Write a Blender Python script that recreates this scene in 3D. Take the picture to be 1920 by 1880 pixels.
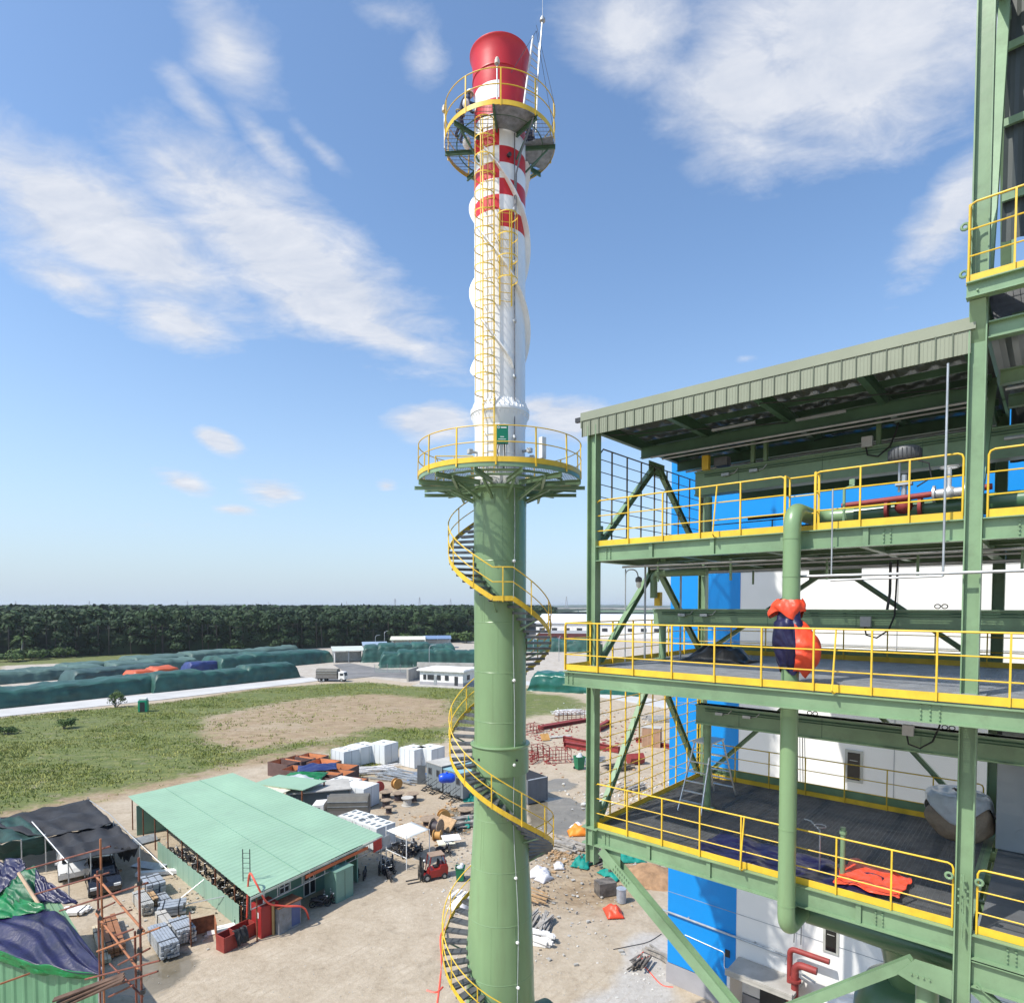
import bpy, bmesh, math, random
import numpy as np
from mathutils import Vector, Matrix, noise
random.seed(7); np.random.seed(7)
R = math.radians; PI = math.pi
scene = bpy.context.scene
for o in list(bpy.data.objects): bpy.data.objects.remove(o)
# ------------------------------------------------------------------ camera, sky, sun, exposure
EYE = 20.0
F = 1165.0; PITCH = R(2.0)
cam = bpy.data.cameras.new('camera'); camo = bpy.data.objects.new('camera', cam)
scene.collection.objects.link(camo); scene.camera = camo
camo.location = (0, 0, EYE); camo.rotation_euler = (R(88), 0, 0)
cam.sensor_width = 36; cam.lens = F/1920*36
CY = 1135 + F*math.tan(PITCH); cam.shift_y = (CY-940)/1920.0
cam.clip_start = 0.1; cam.clip_end = 40000
scene.render.resolution_x = 1024; scene.render.resolution_y = 1002
SUN = Vector((-0.536, -0.305, 0.788)).normalized()
EL = math.asin(SUN.z); AZ = math.atan2(SUN.x, SUN.y)
world = bpy.data.worlds.new("World"); scene.world = world; world.use_nodes = True
def build_world():
    nt = world.node_tree; N = nt.nodes; Lk = nt.links; N.clear()
    out = N.new('ShaderNodeOutputWorld'); bg = N.new('ShaderNodeBackground'); bg.inputs[1].default_value = 0.13
    Lk.new(bg.outputs[0], out.inputs[0])
    sky = N.new('ShaderNodeTexSky'); sky.sky_type = 'NISHITA'; sky.sun_disc = False
    sky.sun_elevation = EL; sky.sun_rotation = AZ; sky.altitude = 50
    sky.air_density = 1.0; sky.dust_density = 1.2; sky.ozone_density = 2.0
    tc = N.new('ShaderNodeTexCoord'); sep = N.new('ShaderNodeSeparateXYZ'); Lk.new(tc.outputs['Generated'], sep.inputs[0])
    def M(op, a, b=None, c=None, clamp=False):
        n = N.new('ShaderNodeMath'); n.operation = op; n.use_clamp = clamp
        for i, v in enumerate((a, b, c)):
            if v is None: continue
            if isinstance(v, (int, float)): n.inputs[i].default_value = v
            else: Lk.new(v, n.inputs[i])
        return n.outputs[0]
    X, Y, Z = sep.outputs
    az = M('ARCTAN2', X, Y)                      # azimuth, radians, 0 = north (+Y)
    el = M('ARCSINE', M('MINIMUM', M('MAXIMUM', Z, -1), 1))
    # cloud layer coordinates on a flat sheet of air: x/z, y/z
    zz = M('ADD', M('MAXIMUM', Z, 0.0), 0.14)
    cx = M('DIVIDE', X, zz); cy = M('DIVIDE', Y, zz)
    comb = N.new('ShaderNodeCombineXYZ'); Lk.new(cx, comb.inputs[0]); Lk.new(cy, comb.inputs[1])
    def nz(scale, detail, rough, dist, off=(0, 0, 0), sc=(1, 1, 1), rot=0):
        mp = N.new('ShaderNodeMapping'); Lk.new(comb.outputs[0], mp.inputs[0])
        mp.inputs['Location'].default_value = off; mp.inputs['Scale'].default_value = sc; mp.inputs['Rotation'].default_value = (0, 0, rot)
        n = N.new('ShaderNodeTexNoise'); n.inputs['Scale'].default_value = scale; n.inputs['Detail'].default_value = detail
        n.inputs['Roughness'].default_value = rough; n.inputs['Distortion'].default_value = dist
        Lk.new(mp.outputs[0], n.inputs['Vector']); return n.outputs[0]
    n1 = nz(1.6, 10, 0.62, 0.35, (3.1, 1.7, 0), (1, 1.55, 1), R(35))
    n2 = nz(6.0, 9, 0.68, 0.35, (0.3, 4.0, 0), (1, 1.5, 1), R(28))
    nn = M('ADD', M('MULTIPLY', n1, 0.62), M('MULTIPLY', n2, 0.38))
    # cloud banks: (azimuth, elevation, half widths, tilt, weight)
    banks = CLOUDS
    tot = None
    for (a0, e0, wa, we, tl, wt) in banks:
        da = M('SUBTRACT', az, a0); de = M('SUBTRACT', el, e0)
        ca, sa = math.cos(tl), math.sin(tl)
        p = M('DIVIDE', M('ADD', M('MULTIPLY', da, ca), M('MULTIPLY', de, sa)), wa)
        q = M('DIVIDE', M('SUBTRACT', M('MULTIPLY', de, ca), M('MULTIPLY', da, sa)), we)
        d2 = M('ADD', M('MULTIPLY', p, p), M('MULTIPLY', q, q))
        g = M('MAXIMUM', M('SUBTRACT', 1.22*wt, M('MULTIPLY', M('SQRT', d2), 0.56)), 0)
        tot = g if tot is None else M('MAXIMUM', tot, g)
    v = M('ADD', M('MULTIPLY', M('SUBTRACT', nn, 0.5), 3.0), M('SUBTRACT', M('MULTIPLY', tot, 1.9), 0.98))
    v = M('MULTIPLY', v, 1.15, clamp=True)
    v = M('MULTIPLY', v, M('MULTIPLY', M('ADD', el, 0.02), 9.0, clamp=True))
    v = M('POWER', v, 1.15)
    # horizon haze whitening
    hz = M('POWER', M('SUBTRACT', 1.0, M('MINIMUM', M('MULTIPLY', M('MAXIMUM', el, 0.0), 1.45), 1.0)), 3.2)
    def rgb(c):
        n = N.new('ShaderNodeRGB'); n.outputs[0].default_value = (*c, 1); return n.outputs[0]
    def mix(f, a, b, mode='MIX'):
        n = N.new('ShaderNodeMix'); n.data_type = 'RGBA'; n.blend_type = mode
        if isinstance(f, (int, float)): n.inputs[0].default_value = f
        else: Lk.new(f, n.inputs[0])
        Lk.new(a, n.inputs[6]); Lk.new(b, n.inputs[7]); return n.outputs[2]
    c0 = mix(1.0, sky.outputs[0], rgb(SKYTINT), 'MULTIPLY')
    c1 = mix(M('MULTIPLY', hz, 0.92), c0, rgb(HAZECOL))
    # cloud tone varies: brighter cores, greyer thin parts
    cc = mix(M('MULTIPLY', M('SUBTRACT', n2, 0.3), 2.2, clamp=True), rgb(CLOUDLO), rgb(CLOUDHI))
    c2 = mix(M('MULTIPLY', v, 0.93), c1, cc)
    Lk.new(c2, bg.inputs[0])
def pxdir(px, py):
    x = (px-960)/F; y = -(py-CY)/F; c, s = math.cos(PITCH), math.sin(PITCH)
    return Vector((x, c+y*s, -s+y*c))
def azel(px, py):
    d = pxdir(px, py).normalized(); return math.atan2(d.x, d.y), math.asin(d.z)
def bank(px, py, wpx, hpx, tilt_deg, wt):
    a, e = azel(px, py); a2, _ = azel(px+wpx, py); _, e2 = azel(px, py-hpx)
    return (a, e, max(abs(a2-a), .01), max(abs(e2-e), .01), R(tilt_deg), wt)
SKYTINT = (1.26, 1.41, 1.50); HAZECOL = (3.9, 4.7, 5.6); CLOUDLO = (4.1, 4.5, 5.3); CLOUDHI = (5.9, 6.0, 6.3)
CLOUDS = [bank(190, 430, 290, 120, -14, 1.0), bank(560, 500, 280, 120, -24, 1.0), bank(640, 600, 240, 42, -14, 1.0), bank(330, 600, 120, 60, -8, .95), bank(130, 530, 140, 60, -10, .9), bank(330, 320, 160, 60, -25, .75),
          bank(420, 80, 140, 150, -20, .78), bank(370, 200, 130, 70, -25, .72), bank(500, 270, 130, 60, -30, .72), bank(800, 100, 90, 170, 0, .55), bank(740, 30, 150, 70, 0, .6), bank(600, 280, 160, 50, -25, .55),
          bank(1180, 60, 180, 110, -12, .92), bank(1400, 150, 170, 190, -8, 1.0), bank(1600, 80, 330, 190, -8, 1.1), bank(1780, 410, 160, 80, 40, .95),
          bank(820, 792, 70, 30, 0, 1.15), bank(1060, 790, 75, 34, 0, 1.15), bank(1010, 762, 45, 20, 0, 1.0), bank(412, 828, 36, 16, -15, 1.15),
          bank(350, 908, 60, 22, -12, .95), bank(515, 922, 60, 24, 0, .98), bank(725, 912, 26, 14, 0, .9), bank(440, 955, 50, 12, 0, .8), bank(150, 790, 60, 22, 0, .5), bank(1400, 672, 70, 24, 0, .6), bank(1510, 420, 60, 30, 0, .5), bank(270, 985, 120, 22, 0, .5)]
build_world()
sl = bpy.data.lights.new('sun', 'SUN'); sl.energy = 4.6; sl.angle = R(0.5); sl.color = (1.0, 0.955, 0.88)
so = bpy.data.objects.new('sun', sl); scene.collection.objects.link(so)
so.rotation_euler = SUN.to_track_quat('Z', 'Y').to_euler()
vs = scene.view_settings; vs.view_transform = 'Standard'; vs.look = 'None'; vs.gamma = 1; vs.exposure = 0.22; vs.use_curve_mapping = False
# ------------------------------------------------------------------ helpers
def G(px, py, z=0.0):
    d = pxdir(px, py); t = (z-EYE)/d.z; return Vector((d.x*t, d.y*t, z))
class MB:
    def __init__(s): s.v = []; s.f = []
    def add(s, vs_, fs):
        b = len(s.v); s.v += [tuple(p) for p in vs_]; s.f += [tuple(b+i for i in f) for f in fs]; return s
    def frame(s, c, ax, ay, az, hx, hy, hz):
        c = Vector(c); P = []
        for k in (-1, 1):
            for j in (-1, 1):
                for i in (-1, 1): P.append(c+ax*hx*i+ay*hy*j+az*hz*k)
        return s.add(P, [(0, 2, 3, 1), (4, 5, 7, 6), (0, 1, 5, 4), (2, 6, 7, 3), (0, 4, 6, 2), (1, 3, 7, 5)])
    def box(s, c, size, rz=0):
        ax = Vector((math.cos(rz), math.sin(rz), 0)); ay = Vector((-math.sin(rz), math.cos(rz), 0))
        return s.frame(c, ax, ay, Vector((0, 0, 1)), size[0]/2, size[1]/2, size[2]/2)
    def bar(s, a, b, w, h, up=(0, 0, 1)):
        a = Vector(a); b = Vector(b); d = (b-a); l = d.length
        if l < 1e-6: return s
        d /= l; up = Vector(up)
        sd = d.cross(up)
        if sd.length < 1e-3: sd = d.cross(Vector((0, 1, 0)))
        sd.normalize(); u2 = sd.cross(d).normalized()
        return s.frame((a+b)/2, d, sd, u2, l/2, w/2, h/2)
    def ibeam(s, a, b, h, w, t=.02, up=(0, 0, 1)):
        a = Vector(a); b = Vector(b); d = (b-a).normalized(); up = Vector(up)
        sd = d.cross(up)
        if sd.length < 1e-3: sd = d.cross(Vector((0, 1, 0)))
        sd.normalize(); u2 = sd.cross(d).normalized()
        s.bar(a+u2*(h/2-t/2), b+u2*(h/2-t/2), w, t, up); s.bar(a-u2*(h/2-t/2), b-u2*(h/2-t/2), w, t, up)
        return s.bar(a, b, t*.8, h-2*t, up)
    def tube(s, pts, r, n=8, caps=True, closed=False):
        pts = [Vector(p) for p in pts]; m = len(pts)
        if m < 2: return s
        rings = []; pn = None
        rr = r if hasattr(r, '__len__') else [r]*m
        for i, p in enumerate(pts):
            if closed: d = pts[(i+1) % m]-pts[i-1]
            else: d = pts[min(i+1, m-1)]-pts[max(i-1, 0)]
            if d.length < 1e-9: d = Vector((0, 0, 1))
            d.normalize()
            if pn is None:
                pn = d.orthogonal().normalized()
            pn = (pn-d*pn.dot(d))
            if pn.length < 1e-6: pn = d.orthogonal()
            pn.normalize(); bn = d.cross(pn)
            rings.append([p+(pn*math.cos(2*PI*k/n)+bn*math.sin(2*PI*k/n))*rr[i] for k in range(n)])
        b = len(s.v)
        for rg in rings: s.v += [tuple(q) for q in rg]
        for i in range(m if closed else m-1):
            j = (i+1) % m
            for k in range(n):
                k2 = (k+1) % n; s.f.append((b+i*n+k, b+i*n+k2, b+j*n+k2, b+j*n+k))
        if caps and not closed:
            s.f.append(tuple(b+k for k in reversed(range(n)))); s.f.append(tuple(b+(m-1)*n+k for k in range(n)))
        return s
    def cyl(s, a, b, r, n=16, r2=None): return s.tube([a, b], [r, r if r2 is None else r2], n)
    def lathe(s, prof, c=(0, 0, 0), n=48, a0=0, a1=2*PI):
        full = abs(a1-a0-2*PI) < 1e-6; cnt = n if full else n+1; b = len(s.v)
        for (r, z) in prof:
            for k in range(cnt):
                t = a0+(a1-a0)*k/n; s.v.append((c[0]+r*math.cos(t), c[1]+r*math.sin(t), c[2]+z))
        for i in range(len(prof)-1):
            for k in range(n):
                k2 = (k+1) % cnt; s.f.append((b+i*cnt+k, b+i*cnt+k2, b+(i+1)*cnt+k2, b+(i+1)*cnt+k))
        return s
    def poly(s, pts, z0=None, th=None):
        pts = [Vector(p) for p in pts]; n = len(pts)
        if th is None: return s.add(pts, [tuple(range(n))])
        dn = Vector((0, 0, -th)); return s.add(pts+[p+dn for p in pts], [tuple(range(n)), tuple(reversed(range(n, 2*n)))]+[(i, i+n, (i+1) % n+n, (i+1) % n) for i in range(n)])
    def grid(s, P):
        nu = len(P); nv = len(P[0]); b = len(s.v)
        for row in P: s.v += [tuple(p) for p in row]
        for i in range(nu-1):
            for j in range(nv-1): s.f.append((b+i*nv+j, b+(i+1)*nv+j, b+(i+1)*nv+j+1, b+i*nv+j+1))
        return s
    def sphere(s, c, r, n=12, sz=1.0):
        return s.lathe([(max(r*math.sin(PI*i/(n//2+2)), .0005), -r*sz*math.cos(PI*i/(n//2+2))) for i in range(n//2+3)], c, n)
    def xf(s, M): s.v = [tuple(M @ Vector(p)) for p in s.v]; return s
def link(o): scene.collection.objects.link(o); return o
def obj(name, mb, mat, parent=None, smooth=False, angle=40, loc=None, rz=0, bevel=0, label=None):
    me = bpy.data.meshes.new(name); me.from_pydata(mb.v, [], mb.f); me.validate(); me.update()
    bm = bmesh.new(); bm.from_mesh(me); bmesh.ops.recalc_face_normals(bm, faces=bm.faces); bm.to_mesh(me); bm.free()
    if smooth:
        for p in me.polygons: p.use_smooth = True
        me.set_sharp_from_angle(angle=R(angle))
    me.materials.append(mat)
    o = bpy.data.objects.new(name, me); link(o)
    if parent: o.parent = parent
    if loc is not None: o.location = loc
    o.rotation_euler = (0, 0, rz)
    if bevel:
        b = o.modifiers.new('bevel', 'BEVEL'); b.width = bevel; b.segments = 2; b.limit_method = 'ANGLE'
    if label: o['label'] = label
    return o
def tag(o, label, cat, group=None):
    o['label'] = label; o['category'] = cat
    if group: o['group'] = group
    return o
def thing(name, label, cat, loc=(0, 0, 0), rz=0, group=None):
    o = bpy.data.objects.new(name, None); link(o); o.empty_display_size = .3
    o.location = loc; o.rotation_euler = (0, 0, rz); return tag(o, label, cat, group)
def struct(name, mb, mat, **k):
    o = obj(name, mb, mat, **k); o['kind'] = 'structure'; return o
def dup(root, loc, rz=0, label=None, scale=None):
    def cp(o, par):
        c = o.copy(); link(c)
        if par: c.parent = par
        for ch in list(o.children): cp(ch, c)
        return c
    r = cp(root, None); r.location = loc; r.rotation_euler = (0, 0, rz)
    if label: r['label'] = label
    if scale: r.scale = scale if hasattr(scale, '__len__') else (scale,)*3
    return r
MATS = {}
def mat(name, col, rough=.6, metal=0.0, var=.12, vscale=1.5, bump=0.0, bscale=20, dirt=0.0, dirtcol=(.12, .09, .06), spec=.5, streak=False, coat=0):
    if name in MATS: return MATS[name]
    m = bpy.data.materials.new(name); m.use_nodes = True; nt = m.node_tree; N = nt.nodes; Lk = nt.links
    b = N['Principled BSDF']; b.inputs['Roughness'].default_value = rough; b.inputs['Metallic'].default_value = metal
    b.inputs['Specular IOR Level'].default_value = spec
    if coat: b.inputs['Coat Weight'].default_value = coat
    geo = N.new('ShaderNodeNewGeometry'); mp = N.new('ShaderNodeMapping'); Lk.new(geo.outputs['Position'], mp.inputs[0])
    if streak: mp.inputs['Scale'].default_value = (1, 1, .12)
    n = N.new('ShaderNodeTexNoise'); n.inputs['Scale'].default_value = vscale; n.inputs['Detail'].default_value = 6; n.inputs['Roughness'].default_value = .6
    Lk.new(mp.outputs[0], n.inputs['Vector'])
    rp = N.new('ShaderNodeValToRGB'); lo = tuple(max(c*(1-var*1.6), 0) for c in col); hi = tuple(min(c*(1+var*1.3), 1) for c in col)
    rp.color_ramp.elements[0].position = .3; rp.color_ramp.elements[0].color = (*lo, 1)
    rp.color_ramp.elements[1].position = .7; rp.color_ramp.elements[1].color = (*hi, 1)
    Lk.new(n.outputs[0], rp.inputs[0]); c = rp.outputs[0]
    if dirt:
        n2 = N.new('ShaderNodeTexNoise'); n2.inputs['Scale'].default_value = vscale*3.1; n2.inputs['Detail'].default_value = 8; n2.inputs['Roughness'].default_value = .7
        Lk.new(mp.outputs[0], n2.inputs['Vector'])
        r2 = N.new('ShaderNodeMapRange'); r2.inputs[1].default_value = .52; r2.inputs[2].default_value = .72; r2.inputs[4].default_value = dirt; Lk.new(n2.outputs[0], r2.inputs[0])
        mx = N.new('ShaderNodeMix'); mx.data_type = 'RGBA'; Lk.new(r2.outputs[0], mx.inputs[0]); Lk.new(c, mx.inputs[6]); mx.inputs[7].default_value = (*dirtcol, 1); c = mx.outputs[2]
    Lk.new(c, b.inputs['Base Color'])
    if bump:
        n3 = N.new('ShaderNodeTexNoise'); n3.inputs['Scale'].default_value = bscale; n3.inputs['Detail'].default_value = 5; Lk.new(geo.outputs['Position'], n3.inputs['Vector'])
        bp = N.new('ShaderNodeBump'); bp.inputs['Strength'].default_value = bump; bp.inputs['Distance'].default_value = .05; Lk.new(n3.outputs[0], bp.inputs['Height']); Lk.new(bp.outputs[0], b.inputs['Normal'])
    MATS[name] = m; return m
green = mat('steel_green', (.19, .295, .165), .36, 0, .13, .9, bump=.05, bscale=5, dirt=.4, dirtcol=(.12, .155, .09))
greenL = mat('shaft_green', (.205, .32, .158), .33, 0, .10, .6, dirt=.4, dirtcol=(.16, .195, .10), streak=True, bump=.10, bscale=1.6)
dgreen = mat('shade_green', (.06, .13, .075), .5, 0, .15, 1.2)  # dark green; on the roof underside its colour also carries the shade
yellow = mat('rail_yellow', (.72, .47, .035), .42, 0, .10, 2, dirt=.25, dirtcol=(.35, .2, .03))
galv = mat('galvanised', (.42, .44, .45), .42, .55, .15, 3)
grate = mat('grating_steel', (.15, .155, .16), .5, .5, .15, 4)
dark = mat('dark_steel', (.035, .037, .04), .5, .2, .2, 2)
black = mat('black_rubber', (.018, .018, .02), .75)
white = mat('white_paint', (.80, .80, .78), .45, 0, .04, 1, dirt=.16, dirtcol=(.42, .4, .36), streak=True)
red = mat('red_paint', (.55, .02, .025), .42, 0, .08, 1, bump=.05, bscale=6)
roofgrey = mat('fascia_grey_green', (.235, .255, .18), .45, .1, .05, .7)
concrete = mat('concrete', (.42, .40, .36), .85, 0, .14, .6, .25, 8, dirt=.4, dirtcol=(.22, .2, .16))
rust = mat('rusty_steel', (.20, .075, .035), .8, .1, .3, 5, .2, 30)
maroon = mat('red_oxide', (.26, .035, .03), .6, 0, .18, 2, dirt=.3, dirtcol=(.14, .04, .03))
wood = mat('plywood', (.42, .27, .14), .75, 0, .2, 3)
HAZE = 0.00010
# ------------------------------------------------------------------ ground
def pip(x, y, poly):
    c = False; n = len(poly); j = n-1
    for i in range(n):
        xi, yi = poly[i][0], poly[i][1]; xj, yj = poly[j][0], poly[j][1]
        if (yi > y) != (yj > y) and x < (xj-xi)*(y-yi)/(yj-yi)+xi: c = not c
        j = i
    return c
def gp(*ps): return [tuple(G(*p)[:2]) for p in ps]
P_FIELD = gp((-400, 1640), (0, 1542), (110, 1520), (235, 1492), (430, 1445), (500, 1432), (640, 1396), (845, 1368), (990, 1350), (1000, 1290), (860, 1288), (760, 1286), (690, 1278), (610, 1282), (500, 1290), (300, 1318), (0, 1345), (-500, 1395)) + [(-150, 40)]
P_BARE = gp((380, 1345), (560, 1310), (700, 1300), (845, 1312), (845, 1372), (700, 1362), (640, 1385), (560, 1392), (460, 1408), (380, 1392))
P_BARE2 = gp((-300, 1590), (0, 1520), (200, 1480), (300, 1465), (480, 1418), (600, 1398), (700, 1375), (860, 1340), (860, 1352), (700, 1392), (600, 1412), (500, 1437), (430, 1450), (235, 1500), (0, 1550), (-300, 1640))
P_GR2 = gp((650, 1392), (700, 1368), (760, 1365), (845, 1362), (845, 1392), (740, 1405), (690, 1450), (640, 1480), (600, 1430))
P_GR3 = gp((990, 1300), (1060, 1302), (1105, 1318), (1105, 1330), (1050, 1336), (990, 1345))
P_RED = gp((0, 1348), (300, 1318), (500, 1288), (600, 1284), (700, 1290), (845, 1300), (845, 1308), (600, 1300), (480, 1306), (300, 1330), (180, 1345), (0, 1360))
P_STOR = gp((-600, 1320), (0, 1290), (0, 1248), (300, 1236), (640, 1222), (900, 1215), (1110, 1190), (1300, 1180), (1300, 1300), (1110, 1296), (990, 1284), (840, 1290), (700, 1272), (640, 1268), (580, 1277), (300, 1302), (0, 1332), (-600, 1395))
P_WET = gp((985, 1500), (1080, 1490), (1105, 1530), (1060, 1570), (1000, 1550))
P_WET2 = gp((250, 1800), (340, 1780), (375, 1800), (330, 1850), (240, 1880), (200, 1850))
P_WET3 = gp((830, 1520), (885, 1505), (885, 1565), (840, 1560)); P_WET4 = gp((1000, 1470), (1060, 1455), (1085, 1475), (1020, 1490))
P_MUD = gp((260, 1530), (470, 1735), (400, 1760), (330, 1700), (230, 1600))
P_MUD2 = gp((985, 1570), (1100, 1560), (1200, 1600), (1255, 1640), (1255, 1700), (1190, 1720), (1060, 1740), (985, 1720))
P_MUD3 = gp((620, 1440), (860, 1440), (880, 1560), (740, 1560), (640, 1500))
P_BRT = gp((1180, 1760), (1260, 1740), (1260, 1900), (1060, 2000), (1060, 1880), (1150, 1850))
def build_ground():
    xs = np.arange(-190, 120.1, 1.0); ys = np.arange(8, 250.1, 1.0)
    mb = MB(); nx, ny = len(xs), len(ys)
    V = []; col = []
    def msk(x, y, polys):
        return 1.0 if any(pip(x, y, p) for p in polys) else 0.0
    grass = np.zeros((ny, nx)); soil = np.zeros((ny, nx)); wet = np.zeros((ny, nx)); pale = np.zeros((ny, nx))
    for j, y in enumerate(ys):
        for i, x in enumerate(xs):
            w = 0
            if y > 36:
                f = msk(x, y, [P_FIELD]); b = msk(x, y, [P_BARE]); b2 = msk(x, y, [P_BARE2])
                g = f*(1-.8*b)*(1-.70*b2)
                if msk(x, y, [P_GR2, P_GR3]): g = .95
                grass[j, i] = g; soil[j, i] = max(f*.55, b*.75, b2*.9, msk(x, y, [P_RED]), .75*msk(x, y, [P_MUD, P_MUD2]), .45*msk(x, y, [P_MUD3]))
                if msk(x, y, [P_STOR]): pale[j, i] = .55; grass[j, i] = 0; soil[j, i] = .1
                if y > 170 and not msk(x, y, [P_STOR]): grass[j, i] = .9; soil[j, i] = .6
            else: soil[j, i] = .75*msk(x, y, [P_MUD, P_MUD2])
            wet[j, i] = msk(x, y, [P_WET, P_WET2, P_WET3, P_WET4]); 
            if msk(x, y, [P_BRT]): pale[j, i] = 1
    def blur(a, k=1):
        for _ in range(k):
            p = np.pad(a, 1, 'edge'); a = (p[1:-1, 1:-1]*2+p[:-2, 1:-1]+p[2:, 1:-1]+p[1:-1, :-2]+p[1:-1, 2:])/6
        return a
    grass = blur(grass, 9); soil = blur(soil, 10); wet = blur(wet, 1); pale = blur(pale, 1)
    for j, y in enumerate(ys):
        for i, x in enumerate(xs):
            z = 0.0
            inyard = 1-min(1, grass[j, i]+.0)
            z = .12*noise.noise(Vector((x*.09, y*.09, 1)))*(1 if grass[j, i] > .3 or soil[j, i] > .3 else .25)-.06*wet[j, i]
            V.append((x, y, z))
    mb.v = V
    mb.f = [(j*nx+i, j*nx+i+1, (j+1)*nx+i+1, (j+1)*nx+i) for j in range(ny-1) for i in range(nx-1)]
    # outer skirt out to the horizon
    me = bpy.data.meshes.new('ground')
    b = len(mb.v); x0, x1, y0, y1 = -190, 120, 8, 250; B = 14000
    outer = [(-B, -B, -.3), (B, -B, -.3), (B, B, -.3), (-B, B, -.3)]
    mb.v += outer
    c00, c10, c11, c01 = 0, nx-1, (ny-1)*nx+nx-1, (ny-1)*nx
    bot = [i for i in range(nx)]; right = [j*nx+nx-1 for j in range(ny)]; top = [(ny-1)*nx+i for i in reversed(range(nx))]; left = [j*nx for j in reversed(range(ny))]
    for edge, (a, c) in ((bot, (b, b+1)), (right, (b+1, b+2)), (top, (b+2, b+3)), (left, (b+3, b))):
        m = len(edge)//2
        for k in range(len(edge)-1): mb.f.append((edge[k+1], edge[k], a if k < m else c))
        mb.f.append((edge[m], a, c))
    me.from_pydata(mb.v, [], mb.f)
    ca = me.color_attributes.new('mask', 'FLOAT_COLOR', 'POINT')
    arr = np.zeros((len(mb.v), 4), dtype=np.float32)
    n = nx*ny; arr[:n, 0] = grass.ravel(); arr[:n, 1] = soil.ravel(); arr[:n, 2] = wet.ravel(); arr[:n, 3] = pale.ravel()
    arr[n:, 0] = .95; arr[n:, 1] = .3
    ca.data.foreach_set('color', arr.ravel())
    me.update()
    bm = bmesh.new(); bm.from_mesh(me); bmesh.ops.recalc_face_normals(bm, faces=bm.faces); bm.to_mesh(me); bm.free()
    if me.polygons[0].normal.z < 0: me.flip_normals()
    for p in me.polygons: p.use_smooth = True
    m = bpy.data.materials.new('ground_soil_grass'); m.use_nodes = True; nt = m.node_tree; N = nt.nodes; Lk = nt.links; bs = N['Principled BSDF']
    at = N.new('ShaderNodeVertexColor'); at.layer_name = 'mask'; sp = N.new('ShaderNodeSeparateColor'); Lk.new(at.outputs[0], sp.inputs[0])
    geo = N.new('ShaderNodeNewGeometry')
    def nz(s, d=6, r=.6, sc=None, dist=0):
        n_ = N.new('ShaderNodeTexNoise'); n_.inputs['Scale'].default_value = s; n_.inputs['Detail'].default_value = d; n_.inputs['Roughness'].default_value = r; n_.inputs['Distortion'].default_value = dist
        if sc:
            mp = N.new('ShaderNodeMapping'); mp.inputs['Scale'].default_value = sc; mp.inputs['Rotation'].default_value = (0, 0, R(-30)); Lk.new(geo.outputs['Position'], mp.inputs[0]); Lk.new(mp.outputs[0], n_.inputs['Vector'])
        else: Lk.new(geo.outputs['Position'], n_.inputs['Vector'])
        return n_.outputs[0]
    def ramp(x, stops):
        r_ = N.new('ShaderNodeValToRGB'); e = r_.color_ramp.elements
        while len(e) < len(stops): e.new(.5)
        for k, (p_, c_) in enumerate(stops): e[k].position = p_; e[k].color = (*c_, 1)
        Lk.new(x, r_.inputs[0]); return r_.outputs[0]
    def mth(op, a, c_, cl=False):
        n_ = N.new('ShaderNodeMath'); n_.operation = op; n_.use_clamp = cl
        for k, v_ in enumerate((a, c_)):
            if isinstance(v_, (int, float)): n_.inputs[k].default_value = v_
            else: Lk.new(v_, n_.inputs[k])
        return n_.outputs[0]
    def mix(f, a, c_):
        n_ = N.new('ShaderNodeMix'); n_.data_type = 'RGBA'; Lk.new(f, n_.inputs[0]); Lk.new(a, n_.inputs[6]); Lk.new(c_, n_.inputs[7]); return n_.outputs[2]
    big = nz(.09, 8, .62, dist=.4); mid = nz(.5, 8, .65, dist=.6); fine = nz(3.2, 8, .7); speck = nz(9, 4, .7); streak = nz(.35, 8, .65, (1, 3.2, 1), .5)
    sand = ramp(mth('ADD', mth('MULTIPLY', mid, .55), mth('MULTIPLY', fine, .45)), [(.30, (.24, .19, .13)), (.44, (.37, .30, .215)), (.58, (.45, .375, .28)), (.74, (.58, .505, .40))])
    soilc = ramp(mth('ADD', mth('MULTIPLY', streak, .6), mth('MULTIPLY', fine, .4)), [(.30, (.13, .09, .05)), (.45, (.25, .175, .10)), (.58, (.37, .275, .17)), (.72, (.47, .385, .26))])
    grc = ramp(mth('ADD', mth('MULTIPLY', streak, .55), mth('MULTIPLY', fine, .45)), [(.32, (.032, .048, .009)), (.43, (.072, .103, .018)), (.54, (.13, .152, .034)), (.66, (.25, .22, .09))])
    pal = ramp(mth('ADD', mth('MULTIPLY', mid, .5), mth('MULTIPLY', fine, .5)), [(.3, (.30, .27, .235)), (.55, (.45, .42, .38)), (.7, (.55, .53, .49))])
    def edge(mask, amp, lo, hi, nn_):
        v_ = mth('ADD', mask, mth('MULTIPLY', mth('SUBTRACT', nn_, .5), amp)); r_ = N.new('ShaderNodeMapRange'); r_.inputs[1].default_value = lo; r_.inputs[2].default_value = hi; Lk.new(v_, r_.inputs[0]); return r_.outputs[0]
    n_mix = mth('ADD', mth('MULTIPLY', mid, .5), mth('MULTIPLY', big, .5))
    c = mix(edge(at.outputs['Alpha'], .5, .3, .7, mid), sand, pal)
    c = mix(edge(sp.outputs[1], 1.6, .35, .75, n_mix), c, soilc)
    c = mix(edge(sp.outputs[0], 3.0, .30, .85, mth('ADD', mth('MULTIPLY', streak, .5), mth('MULTIPLY', mid, .5))), c, grc)
    wetf = edge(sp.outputs[2], 1.2, .45, .62, mid)
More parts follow.
